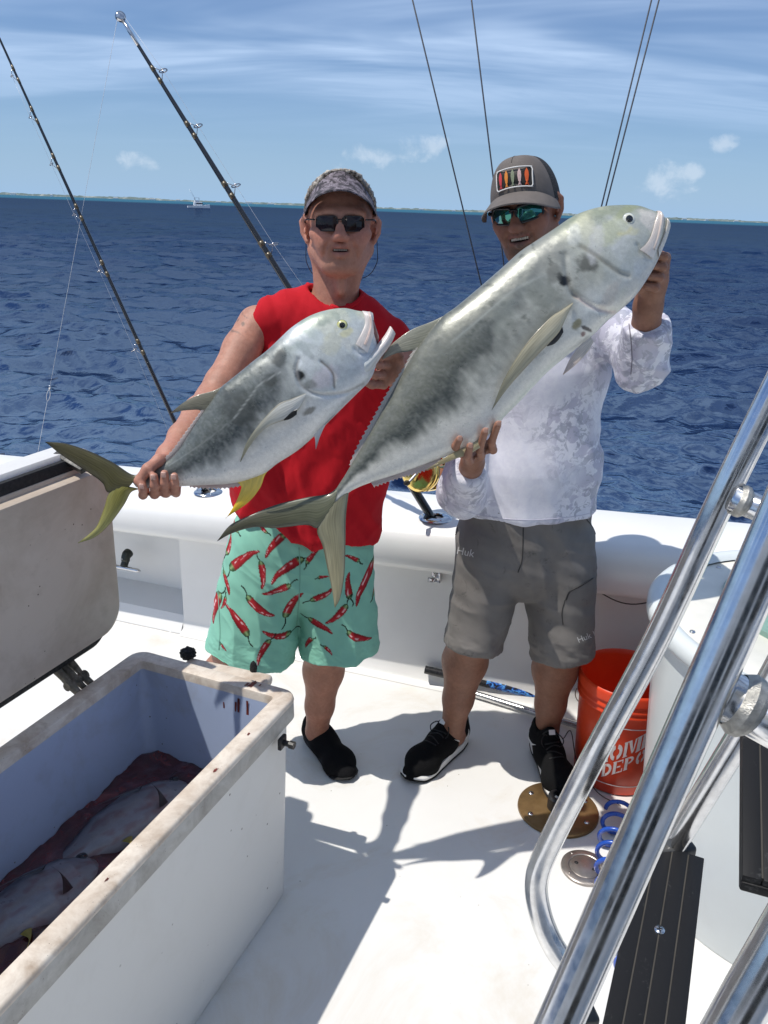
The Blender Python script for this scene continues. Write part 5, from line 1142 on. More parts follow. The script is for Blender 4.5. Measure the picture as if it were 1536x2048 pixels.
def lens_patch(M, o, sc, cx, cz, w, h, r, y0, wrap, n=14, bulge=0.0, tilt=0.0):
    """rounded rectangular lens bent round the face"""
    P = rrect(w, h, r, 6); loops = []; V = [(0, 0)]; F = []
    R = 6
    for k in range(1, R+1): V += [tuple(p*k/R) for p in P]
    m = len(P)
    for i in range(m): F.append((0, 1+i, 1+(i+1) % m))
    for k in range(R-1):
        for i in range(m): a = 1+k*m; F.append((a+i, a+m+i, a+m+(i+1) % m, a+(i+1) % m))
    V = np.array(V); ct, st = math.cos(tilt), math.sin(tilt); X = cx+V[:, 0]*ct-V[:, 1]*st; Z = cz+V[:, 0]*st+V[:, 1]*ct; Y = y0+wrap*X*X+bulge*(V[:, 1]**2)
    Q = np.stack([X, Y, Z], 1); outline = Q[-m:]
    return o+sc*(Q@M.T), F, o+sc*(outline@M.T)

# ---------------------------------------------------------------- footwear
def build_shoe(root, name, heel, toe, mats, style, z0=0.0):
    heel = np.array([heel[0], heel[1], z0]); toe = np.array([toe[0], toe[1], z0]); L = np.linalg.norm(toe-heel); x = nrm(toe-heel); y = np.array([-x[1], x[0], 0]); M = np.stack([x, y, [0, 0, 1.0]], 1)
    w = lambda a, b, c: heel+M@np.array([a*L, b, c], float)
    S = Solid(); low = style == 'slip'
    zt = 0.0 if low else 0.014
    g_ = 1.0 if low else 1.06
    S.cap(w(0.13, 0, 0.038+zt), w(0.42, 0, 0.040+zt), 0.037*g_, 0.041*g_, 0.03); S.cap(w(0.42, 0, 0.038+zt), w(0.72, 0.004, 0.028+zt), 0.042*g_, 0.041*g_, 0.03); S.cap(w(0.72, 0.004, 0.026+zt), w(0.895 if low else 0.91, 0.004, 0.017+zt*0.7), 0.041*g_, 0.031, 0.03); S.cap(w(0.74, 0.022, 0.020+zt), w(0.76, -0.020, 0.020+zt), 0.031, 0.031, 0.03)
    S.cap(w(0.16, 0, 0.05+zt), w(0.15, 0, 0.072+zt if low else 0.098), 0.036, 0.037, 0.025); S.cap(w(0.30, 0, 0.06+zt), w(0.34, 0, 0.070+zt if low else 0.098), 0.036, 0.032, 0.025)
    if not low: S.cap(w(0.40, 0, 0.085), w(0.35, 0, 0.128), 0.020, 0.016, 0.012); S.cap(w(0.05, 0, 0.07), w(0.045, 0, 0.125), 0.010, 0.007, 0.015)
    else: S.cap(w(0.03, 0, 0.06), w(0.02, 0, 0.093), 0.008, 0.005, 0.01)
    S.ell(w(0.20, 0, 0.125 if low else 0.150), np.array([0.052, 0.036, 0.062]), M, 0.006, 's')
    S.plane(w(0, 0, 0.010 if low else 0.013), (0, 0, -1), 0.004)
    V, F = S.mesh(0.0042); V = relax(V, F, 1)
    sh = mesh(name, V, F, mats['upper'], None, True); child(sh, root)
    t = np.linspace(0, 1, 60); out = []
    def outline(g):
        P = []
        for a in np.linspace(0, 2*math.pi, 64, endpoint=False):
            u = 0.5-0.5*math.cos(a); sgn = 1 if a < math.pi else -1
            hwid = np.interp(u, [0, 0.02, 0.08, 0.2, 0.4, 0.6, 0.75, 0.88, 0.96, 1.0], [0, 0.015, 0.030, 0.038, 0.039, 0.044, 0.050, 0.044, 0.028, 0])
            P.append((u*L*(1+0.02*g)-0.01*g*L, sgn*hwid*(1+0.06*g)+(0.006*math.sin(u*3.1) if True else 0)))
        return np.array(P)
    def sole(nm, z1, z2, g1, g2, m):
        a = outline(g1); b = outline(g2); lp = []
        rock = lambda P: 0.016*sstep(P[:, 0]/L, 0.80, 1.02)**1.3
        lowt = lambda P: 1-0.60*sstep(P[:, 0]/L, 0.45, 0.92)
        for P, k_ in ((a*1.0, 0), (b, 0.3), (b, 0.75), (a, 1.0)): lp.append(heel+np.stack([P[:, 0], P[:, 1], z1+(z2-z1)*k_*lowt(P)+rock(P)], 1)@M.T)
        v, f = loft(lp); o = mesh(nm, v, f, m, None, True, None, 40); o.parent = sh; return o
    if low: sole('sole', 0.0005, 0.016, 0.0, 1.0, mats['out'])
    else:
        sole('outsole', 0.0005, 0.0115, 0.0, 1.0, mats['out'])
        a = sole('midsole', 0.0075, 0.033, 0.0, 0.9, mats['mid'])
        bv = bvh(sh); SW = [(0.10, 0.070), (0.16, 0.058), (0.24, 0.052), (0.36, 0.056), (0.52, 0.068), (0.36, 0.047), (0.24, 0.040), (0.15, 0.044), (0.10, 0.056)]
        for sd in (-1, 1):
            up = resample(np.array([(0.13, 0.078), (0.145, 0.062), (0.19, 0.055), (0.28, 0.062), (0.40, 0.082)]), 20); lo = resample(np.array([(0.13, 0.078), (0.115, 0.055), (0.16, 0.041), (0.27, 0.050), (0.40, 0.082)]), 20); V = []
            for i in range(20):
                for j in range(4):
                    q = up[i]*(1-j/3)+lo[i]*j/3; src = heel+M@np.array([q[0]*L, sd*0.12, q[1]]); loc, nn, k, d = bv.ray_cast(Vector(src), Vector(M@np.array([0, -sd, 0.0])))
                    V.append((np.array(loc)+np.array(nn)*0.0014) if loc is not None else heel+M@np.array([q[0]*L, sd*0.03, q[1]]))
            idx = np.arange(80).reshape(20, 4); f = np.stack([idx[:-1, :-1], idx[1:, :-1], idx[1:, 1:], idx[:-1, 1:]], -1).reshape(-1, 4)
            o = mesh('side_mark', np.array(V), f, mats['mark'], None, True); o.parent = sh
        for k in range(5):
            u = 0.40+0.055*k; P = [];
            for v_ in np.linspace(-0.024, 0.024, 9):
                src = heel+M@np.array([u*L+0.006*math.sin(k*2+v_*60), v_, 0.2]); loc, nn, i_, d = bv.ray_cast(Vector(src), Vector((0, 0, -1)))
                if loc is not None: P.append(np.array(loc)+[0, 0, 0.001])
            if len(P) > 3: v, f = tube(catmull(P, 3), 0.0024, 6); o = mesh('lace', v, f, mats['lace'], None, True); o.parent = sh
        for s_ in (-1, 1):
            P = [w(0.40, s_*0.004, 0.112), w(0.42, s_*0.022, 0.125), w(0.47, s_*0.036, 0.112), w(0.48, s_*0.026, 0.092), w(0.43, s_*0.008, 0.100)]
            v, f = tube(catmull(P, 6), 0.0019, 6); o = mesh('lace', v, f, mats['lace'], None, True); o.parent = sh
        v, f = box((0, 0, 0), (0.004, 0.024, 0.020), None, 0.001); fr = frame(nrm(M@np.array([0.7, 0, 0.7])), y)
        v, f = box((0, 0, 0), (0.020, 0.016, 0.002), None, 0.0006); o = mesh('tongue_label', v@fr.T+w(0.405, 0, 0.128)+M@np.array([0.007, 0, 0.007]), f, mats['mark'], None, False); o.parent = sh
    return sh
def knit(name, col, var=0.25):
    n = NT(name); w = n.vor(520); n.col(n.mix(n.rng(w, 0.1, 0.6), tuple(c*(1-var) for c in col), tuple(c*(1+var) for c in col))); n.set(Roughness=0.95, Specular_IOR_Level=0.12); n.bump(w, 0.3, 0.001); return n.m
# ================================================================ MAN IN RED
def rotz(a): c, s = math.cos(a), math.sin(a); return np.array([[c, -s, 0], [s, c, 0], [0, 0, 1.0]])
def roty(a): c, s = math.cos(a), math.sin(a); return np.array([[c, 0, s], [0, 1, 0], [-s, 0, c]])
def rotx(a): c, s = math.cos(a), math.sin(a); return np.array([[1, 0, 0], [0, c, -s], [0, s, c]])
A_ = atY
CHILI = [((275, 690), (490, 510)), ((695, 395), (545, 555)), ((515, 590), (545, 775)), ((830, 565), (590, 730)), ((740, 755), (545, 825)), ((420, 830), (610, 985)), ((690, 1020), (810, 810)), ((440, 1110), (265, 910)), ((730, 1150), (540, 1085)), ((592, 1140), (500, 1295)), ((215, 720), (290, 845)), ((205, 870), (130, 1090)), ((255, 870), (222, 965)), ((330, 430), (235, 400)), ((935, 715), (1015, 705)), ((880, 890), (1050, 800)), ((1170, 880), (1150, 700)), ((1365, 680), (1200, 930)), ((860, 1030), (1045, 1110)), ((1150, 1100), (1315, 1215)), ((1330, 940), (1400, 885)), ((895, 1170), (830, 1260)), ((980, 1205), (1045, 1262)), ((1235, 640), (1130, 565)), ((1150, 910), (1005, 1055)), ((1325, 555), (1400, 595)), ((1305, 430), (1345, 515)), ((1365, 395), (1350, 515)), ((850, 610), (945, 495)), ((190, 670), (150, 765)), ((185, 470), (205, 535)), ((235, 610), (265, 475)), ((160, 625), (203, 570)), ((225, 1190), (275, 1225)), ((130, 1020), (150, 1090)), ((620, 350), (700, 300)), ((420, 330), (520, 260)), ((800, 930), (830, 965)), ((560, 400), (480, 330))]
def chili_paint(V, base, Yf):
    q = V[:, [0, 2]]; n = fbm(V*30, 2); col = np.tile(np.array(base), (len(V), 1))*(1+0.05*n[:, None])
    for i, (a, b) in enumerate(CHILI):
        pa = A_(380+a[0]/3.657, 960+a[1]/3.657, Yf)[[0, 2]]; pb = A_(380+b[0]/3.657, 960+b[1]/3.657, Yf)[[0, 2]]
        ab = pb-pa; L = np.linalg.norm(ab)
        if L < 0.02: continue
        u = ab/L; w = np.array([-u[1], u[0]]); r = (q-pa); t = (r@u)/L; s = r@w; sg = 1 if i % 2 else -1
        m = (t > -0.35) & (t < 1.15) & (np.abs(s) < L*0.4)
        if not m.any(): continue
        tt = t[m]; cen = sg*0.10*L*(tt-0.45)**2*1.6-sg*0.03*L+sg*0.10*L*np.maximum(tt-0.8, 0)*2; wm = np.clip(0.125*L, 0.0055, 0.0128)
        prof = wm*np.interp(tt, [-0.02, 0.04, 0.15, 0.4, 0.7, 0.9, 1.0, 1.03], [0, 0.75, 1.0, 0.98, 0.72, 0.5, 0.28, 0]); d = np.abs(s[m]-cen)-prof; e = (s[m]-cen)/np.maximum(prof, 1e-4)
        ok = (tt > -0.02) & (tt < 1.03); c = col[m]
        red = lerp(np.array((0.36, 0.014, 0.020)), np.array((0.20, 0.008, 0.013)), sstep(e*sg, 0.1, 0.9)); red = lerp(red, np.array((0.80, 0.55, 0.55)), np.clip(np.exp(-((e+0.35*sg)/0.20)**2)*sstep(perlin(np.stack([tt*7+i, e*2, e*0], 1)), 0.0, 0.25), 0, 1))
        cap = sstep(-tt, -0.19, -0.11); green = lerp(np.array((0.035, 0.085, 0.03)), np.array((0.30, 0.46, 0.20)), np.exp(-((e-0.1)/0.35)**2)*0.8); red = lerp(red, green, cap)
        edge = sstep(d, -0.0022, -0.0010); red = lerp(red, lerp(np.array((0.13, 0.008, 0.012)), np.array((0.012, 0.02, 0.012)), cap), edge*0.9)
        c = np.where((ok & (d < 0))[:, None], red, c)
        stem = (tt > -0.30) & (tt <= 0.02) & (np.abs(s[m]-cen-sg*0.06*L*np.sin((0.02-tt)*9)) < 0.0020); c = np.where(stem[:, None], np.array((0.012, 0.022, 0.012)), c); col[m] = c
    return col

def man_red():
    root = empty('person', (-0.22, 2.25, 0))
    Mh = roty(math.radians(-1.5))@rotz(math.radians(3))@rotx(math.radians(-3)); oh = A_(681, 449, 2.24); hs = 1.04; mouth = (0.0185, 0.0036)
    S = Solid(); W = add_head(S, Mh, oh, hs, 0.6, mouth, 1.0, 1.09)
    nb = A_(668, 610, 2.27)                                     # neck root
    S.cap(W(0, 0.028, -0.055), nb+[0, 0, -0.01], 0.056, 0.064, 0.025)
    for sx in (-1, 1): S.cap(W(sx*0.060, 0.02, -0.055), nb+np.array([sx*0.022, -0.052, -0.035]), 0.013, 0.011, 0.02)
    S.ell(W(0, -0.036, -0.150), np.array([0.011, 0.012, 0.018]), None, 0.03)
    for sx in (-1, 1): S.cap(nb+np.array([sx*0.012, -0.058, -0.045]), nb+np.array([sx*0.075, -0.045, -0.035]), 0.011, 0.010, 0.02)
    # torso (under the shirt)
    Rs = A_(512, 648, 2.21); Ls = A_(788, 690, 2.27)
    S.cap(nb+[0, 0, -0.03], Rs+[0.03, 0, 0.0], 0.050, 0.046, 0.04); S.cap(nb+[0, 0, -0.035], Ls+[-0.03, 0, -0.005], 0.048, 0.040, 0.04)
    ch = A_(652, 745, 2.245); be = A_(622, 960, 2.235); hp = A_(608, 1075, 2.24)
    S.econe(ch+[0, 0, 0.06], be, (0.165, 0.098), (0.160, 0.108), k=0.04); S.econe(be, hp, (0.16, 0.108), (0.150, 0.105), k=0.04)
    # right arm, reaching down to the tail
    el = A_(424, 800, 2.03); wr = A_(338, 912, 1.735)
    S.chain([Rs, Rs+(el-Rs)*0.35+[0, 0.005, 0], Rs+(el-Rs)*0.8, el], [0.048, 0.046, 0.040, 0.037], 0.02); S.chain([el, el+(wr-el)*0.28, el+(wr-el)*0.7, wr], [0.041, 0.042, 0.032, 0.026], 0.02)
    pm = A_(322, 938, 1.712)
    S.cap(wr, pm, 0.025, 0.024, 0.015); S.cap(A_(292, 952, 1.706), A_(342, 946, 1.712), 0.017, 0.017, 0.012)
    for i, (x, yb, yt) in enumerate(((286, 990, 971), (309, 989, 953), (330, 986, 947), (350, 983, 952))):
        r = (0.0098, 0.0102, 0.0100, 0.0092)[i]
        finger(S, [A_(x+6, 958, 1.706), A_(x+2, 986, 1.694), A_(x, yb, 1.655), A_(x, (yb+yt)/2, 1.634), A_(x-1, yt, 1.633)], r, 0.0045)
    finger(S, [A_(338, 918, 1.712), A_(318, 920, 1.675), A_(296, 938, 1.648), A_(277, 962, 1.640)], 0.0125, 0.008)
    # left arm, hand under the fish's chin
    el2 = A_(872, 830, 2.10); wr2 = A_(806, 765, 1.93)
    S.chain([Ls, Ls+(el2-Ls)*0.5, el2], [0.047, 0.045, 0.040], 0.02); S.chain([el2, el2+(wr2-el2)*0.35, wr2], [0.040, 0.041, 0.028], 0.02)
    S.cap(wr2, A_(780, 742, 1.885), 0.027, 0.028, 0.015); S.cap(A_(766, 752, 1.872), A_(786, 715, 1.872), 0.020, 0.019, 0.012)
    for i, (x, y) in enumerate(((770, 708), (764, 727), (757, 747), (750, 766))):
        finger(S, [A_(x+18, y+4, 1.872), A_(x+4, y+2, 1.845), A_(x-6, y+4, 1.822), A_(x-16, y, 1.815)], 0.0098, 0.0045)
    finger(S, [A_(800, 730, 1.89), A_(798, 712, 1.865), A_(788, 698, 1.845)], 0.011, 0.006)
    # legs
    hl = A_(662, 1040, 2.25); kl = A_(652, 1290, 2.22); al = A_(634, 1462, 2.29); hr = A_(545, 1040, 2.24); kr = A_(475, 1300, 2.19); ar = np.array([-0.60, 2.20, 0.09])
    for hj, kj, aj in ((hl, kl, al), (hr, kr, ar)):
        S.chain([hj, kj], [0.078, 0.064], 0.02); cf = kj+(aj-kj)*0.32+[0, 0.022, 0]; S.chain([kj, cf, kj+(aj-kj)*0.7+[0, 0.006, 0], aj], [0.061, 0.062, 0.044, 0.036], 0.025)
    foot(S, (-0.205, 2.335, 0), (-0.105, 2.15, 0), al); foot(S, (-0.62, 2.29, 0), (-0.66, 2.08, 0), ar)
    base = np.array((0.475, 0.235, 0.165)); tc = A_(481, 664, 2.165)
    def col(V):
        c = head_color(V, Mh, oh, hs, base, dict(red=(0.50, 0.17, 0.12), lip=(0.40, 0.15, 0.12), mouth=mouth, stubble=0.22))
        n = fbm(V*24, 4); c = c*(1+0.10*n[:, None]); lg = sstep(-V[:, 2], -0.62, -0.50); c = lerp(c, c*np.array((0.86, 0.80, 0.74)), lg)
        hand = np.minimum(np.linalg.norm(V-pm, axis=1), 9); c = lerp(c, np.array((0.55, 0.25, 0.19)), 0.5*sstep(-hand, -0.11, -0.05))
        q = V-tc; sw = np.abs(np.sin((q[:, 2]*70+q[:, 0]*55+2.5*fbm(V*22, 2))*1.3)); ring = np.exp(-(((np.linalg.norm(q*np.array([1.2, 0.8, 0.62]), axis=1))-0.020)/0.014)**2)
        c = lerp(c, np.array((0.16, 0.11, 0.085)), np.clip(ring*sstep(-sw, -0.50, -0.10)*1.0, 0, 0.85)); return np.clip(c, 0.01, 0.9)
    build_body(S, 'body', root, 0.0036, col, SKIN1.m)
    teeth_mesh(root, Mh, oh, hs, mouth)
    # nails on the gripping hand
    nail = plain('finger_nail', (0.60, 0.36, 0.29), 0.25)
    for i, (x, yt) in enumerate(((285, 970), (308, 952), (329, 947), (349, 951))):
        c = A_(x, yt+2, 1.633)+np.array([0, -0.0088, 0.002]); v, f = box((0, 0, 0), (0.0105, 0.003, 0.012), None, 0.0014, 2); child(mesh('nail', v+c, f, nail, None, True), root)
    # ---- sleeveless shirt
    T = Solid()
    T.econe(A_(660, 668, 2.255), ch, (0.165, 0.105), (0.190, 0.128), k=0.05); T.econe(ch, be, (0.190, 0.128), (0.196, 0.142), k=0.04); T.econe(be, A_(610, 1130, 2.225), (0.196, 0.142), (0.222, 0.155), k=0.04)
    T.cap(nb+[-0.02, 0.005, -0.006], Rs+[0.040, 0, 0.012], 0.066, 0.055, 0.05); T.cap(nb+[0.02, 0.005, -0.008], Ls+[-0.018, 0, 0.008], 0.066, 0.056, 0.05)
    T.cap(Ls+[-0.02, 0, 0.0], Ls+[0.030, -0.015, -0.06], 0.056, 0.062, 0.03)
    T.cap(nb+[0.002, -0.010, -0.006], nb+[0.004, -0.05, 0.16], 0.068, 0.080, 0.006, 's')            # neck opening
    T.cap(Rs+[-0.040, 0, 0.09], Rs+[-0.034, 0, -0.15], 0.046, 0.060, 0.008, 's')                # armhole
    p0 = A_(455, 1032, 2.10); p1 = A_(640, 1092, 2.07); sl = (p1[2]-p0[2])/(p1[0]-p0[0]); T.plane(p1, (sl, 0, -1))
    V, F = T.mesh(0.005); V = relax(V, F, 2)
    cz = lambda V: sstep(-V[:, 2], -1.42, -1.05)
    V = wrinkle(V, F, [((1, 0, 0.25), 6.5, 0.10, 0.0170, cz, 3), ((0.8, 0, -0.5), 9, 0.14, 0.0095, cz, 9), ((0.9, 0, 0.45), 15, 0.10, 0.0065, None, 5), ((1, 0, 0.1), 40, 0.4, 0.0010, None, 2)])
    rm = NT('red_jersey'); rv = rm.noise(9, 5, 0.6); rm.col(rm.mix(rm.rng(rv, 0.3, 0.7), (0.42, 0.006, 0.013), (0.51, 0.009, 0.018))); rm.set(Roughness=0.88, Specular_IOR_Level=0.25); rm.bump(rm.noise(380, 3), 0.22, 0.0012)
    shirt = child(mesh('shirt', V, F, rm.m), root)
    P = [np.array(A_(x, y, Y)) for x, y, Y in ((612, 562, 2.30), (622, 580, 2.235), (645, 602, 2.19), (678, 617, 2.175), (706, 610, 2.185), (726, 590, 2.225), (731, 575, 2.29))]
    cc = catmull(P, 8); pr = project(shirt, [toPx(p) for p in cc], -0.001); 
    if len(pr) > 8: v, f = tube(pr[::2], 0.0062, 8); o = mesh('collar', v, f, rm.m); o.parent = shirt
    # ---- swim shorts
    Q = Solid(); wa = A_(622, 985, 2.235)
    Q.econe(wa, A_(603, 1130, 2.235), (0.188, 0.135), (0.205, 0.140), k=0.03)
    # hems open downward; the left leg of the shorts hangs a little behind
    Q.econe(A_(540, 1085, 2.225), A_(503, 1306, 2.185), (0.118, 0.125), (0.134, 0.128), k=0.022, flat=(False, True)); Q.econe(A_(664, 1085, 2.24), A_(680, 1301, 2.20), (0.112, 0.125), (0.118, 0.122), k=0.022, flat=(False, True))
    V, F = Q.mesh(0.0024); V = relax(V, F, 2); z0 = V[:, 2].min()
    V = wrinkle(V, F, [((1, 0, 0.2), 11, 0.25, 0.006, lambda V: sstep(-V[:, 2], -0.95, -0.6), 4), ((0.6, 0, 0.8), 16, 0.35, 0.003, None, 8), ((0.2, 0, 1), 60, 0.5, 0.0009, lambda V: sstep(-V[:, 2], -0.53, -0.50), 1)])
    C = chili_paint(V, (0.225, 0.50, 0.385), 2.10); fm = NT('mint_printed_cotton'); fm.col(fm.attr()); fm.set(Roughness=0.8, Specular_IOR_Level=0.25); fm.bump(fm.noise(420, 3), 0.18, 0.001)
    shorts = child(mesh('shorts', V, F, fm.m, None, True, C), root)
    for pts in ([(598, 1095), (600, 1140), (598, 1200), (593, 1250)], [(432, 1100), (436, 1180), (440, 1260), (438, 1300)]):
        pr = project(shorts, [tuple(p) for p in catmull(np.array(pts, float), 8)], 0.0002)
        if len(pr) > 5: v, f = tube(pr, 0.0016, 6); o = mesh('seam', v, f, plain('seam_mint', (0.17, 0.37, 0.29), 0.8)); o.parent = shorts
    # ---- visor, hair
    hair = Solid()
    def Wd(x, y, z): return oh+hs*(Mh@np.array([x*1.09, y, z], float))
    hair.ell(Wd(0, 0.020, 0.040), np.array([0.090, 0.100, 0.088])*hs, Mh, 0.01); hair.ell(Wd(0.004, -0.035, 0.106), np.array([0.048, 0.04, 0.018])*hs, Mh, 0.02)
    for sx in (-1, 1): hair.cap(Wd(sx*0.075, 0.012, 0.03), Wd(sx*0.073, 0.02, -0.01), 0.008, 0.004, 0.01)
    hair.plane(Wd(0, -0.035, 0.098), Mh@np.array([0, -0.80, -0.6]), 0.004)
    V, F = hair.mesh(0.0036); N = vnormals(V, F); q = (V-oh)@Mh
    st = fbm(np.stack([q[:, 0]*190, q[:, 1]*16, q[:, 2]*120], 1), 2); V = V+N*(0.0030*st)[:, None]
    hc = lerp(np.array((0.12, 0.095, 0.075)), np.array((0.50, 0.45, 0.38)), sstep(st+0.6*fbm(V*30, 2), -0.2, 0.6)); hm = NT('grey_hair'); hm.col(hm.attr()); hm.set(Roughness=0.55)
    child(mesh('hair', V, F, hm.m, None, True, hc), root)
    vm = NT('visor_camouflage'); vv = vm.coord('Object', (1, 1, 1)); a = vm.noise(34, 3, 0.6, vv, 0.9); b = vm.noise(70, 4, 0.6, vv, 0.6)
    c = vm.ramp(a, [(0.36, (0.030, 0.026, 0.032)), (0.45, (0.12, 0.10, 0.118)), (0.53, (0.215, 0.185, 0.215)), (0.62, (0.065, 0.055, 0.068))], 'CONSTANT'); c = vm.mix(vm.rng(b, 0.56, 0.62), c, (0.03, 0.025, 0.03)); vm.col(c); vm.set(Roughness=0.8); vm.bump(vm.noise(300, 3), 0.2, 0.001)
    th = np.linspace(-math.pi, math.pi, 97)
    lo = []; hi_ = []; 
    for t in th[:-1]:
        x, y = 0.0830*math.sin(t), 0.018-0.1015*math.cos(t); fq = max(0.0, math.cos(t))**1.4; up = 0.034+0.000*fq; z0_ = 0.016+0.068*fq
        kk = 0.93-0.22*fq; lo.append(Wd(x*(1-0.04*fq), 0.018+(y-0.018)*(1-0.04*fq), z0_)); hi_.append(Wd(x*kk, 0.018+(y-0.018)*kk, z0_+up))
    n = len(lo); V = np.array(lo+hi_+[p+(oh-p)*0.03 for p in hi_]+[p+(oh-p)*0.03 for p in lo]); F = []
    for k in range(3):
        for i in range(n): j = (i+1) % n; F.append((k*n+i, k*n+j, (k+1)*n+j, (k+1)*n+i))
    vis = child(mesh('visor', V, F, vm.m), root)
    def brim(Wf, w, dep, zc, y0, drop, arch, m, nm, par, edge=None, th_=0.0035, nu=40, nv=14):
        V = []
        for s_ in (0, 1):
            for i in range(nu):
                u = -1+2*i/(nu-1)
                for j in range(nv):
                    v = j/(nv-1); ang = u*1.15; x = w*math.sin(ang)/math.sin(1.15); yb = y0-0.1015*math.cos(ang)+0.1015; prot = dep*v*math.sqrt(max(0, 1-abs(u)**2.6))
                    V.append(Wf(x*(1+0.05*v), yb-prot, zc-arch*u*u-drop*v*(1-0.15*u*u)-s_*th_))
        idx = np.arange(nu*nv).reshape(nu, nv); a = np.stack([idx[:-1, :-1], idx[:-1, 1:], idx[1:, 1:], idx[1:, :-1]], -1).reshape(-1, 4); F = [tuple(f) for f in a]+[tuple(f[::-1]+nu*nv) for f in a]
        e = nu*nv
        for i in range(nu-1): F.append((idx[i, -1], idx[i+1, -1], idx[i+1, -1]+e, idx[i, -1]+e)[::-1])
        o = mesh(nm, np.array(V), F, m, None, True, None, 50); o.parent = par; return o
    brim(Wd, 0.084, 0.064, 0.089, -0.0790, 0.018, 0.068, vm.m, 'brim', vis)
    # ---- sunglasses
    sg = empty('sunglasses', tuple(oh)); sg.parent = root; sg.matrix_parent_inverse = Matrix.Translation(-root.location)
    gl = NT('dark_lens'); gl.col(gl.mix(gl.rng(gl.noise(40), 0.3, 0.7), (0.012, 0.006, 0.006), (0.02, 0.009, 0.008))); gl.set(Roughness=0.06, IOR=1.38); fr_m = plain('thin_dark_frame', (0.012, 0.011, 0.011), 0.3)
    def kid(o, p): o.parent = p; o.matrix_parent_inverse = Matrix.Translation(-Vector(oh)); return o
    for sx in (-1, 1):
        v, f, ol = lens_patch(Mh, oh, hs, sx*0.0315, -0.001, 0.052, 0.034, 0.010, -0.103, 9.0, bulge=4.0); kid(mesh('lens', v, f if sx > 0 else f, gl.m), sg)
        v, f = tube(ol, 0.0011, 6, True, True); kid(mesh('rim', v, f, fr_m), sg)
        v, f = tube(catmull([Wd(sx*0.056, -0.075, 0.008), Wd(sx*0.072, -0.058, 0.009), Wd(sx*0.080, -0.01, 0.008), Wd(sx*0.081, 0.022, 0.002)], 6), 0.0021, 6); kid(mesh('temple_arm', v, f, fr_m), sg)
    v, f = tube(catmull([Wd(-0.007, -0.103, 0.005), Wd(0, -0.107, 0.008), Wd(0.007, -0.103, 0.005)], 5), 0.0015, 6); kid(mesh('bridge', v, f, fr_m), sg)
    # eyewear cord looping behind the neck
    P = [Wd(-0.081, 0.022, 0.0), Wd(-0.080, 0.015, -0.05), Wd(-0.078, 0.02, -0.095), Wd(-0.05, 0.09, -0.13), Wd(0.05, 0.09, -0.13), Wd(0.082, 0.02, -0.095), Wd(0.084, 0.012, -0.05), Wd(0.081, 0.022, 0.0)]
    v, f = tube(catmull(P, 8), 0.0011, 6); kid(mesh('retainer_cord', v, f, plain('blue_black_cord', (0.01, 0.012, 0.03), 0.6)), sg)
    # ---- water shoes
    mats = dict(upper=knit('black_neoprene', (0.007, 0.007, 0.008)), out=RUBBER)
    build_shoe(root, 'water_shoe', (-0.232, 2.375), (-0.075, 2.125), mats, 'slip'); build_shoe(root, 'water_shoe', (-0.60, 2.31), (-0.66, 2.03), mats, 'slip')
    tag(root, 'older man in sleeveless red shirt and mint chili print shorts gripping the smaller fish', 'person')
    return Wd, brim
_, BRIM = man_red()

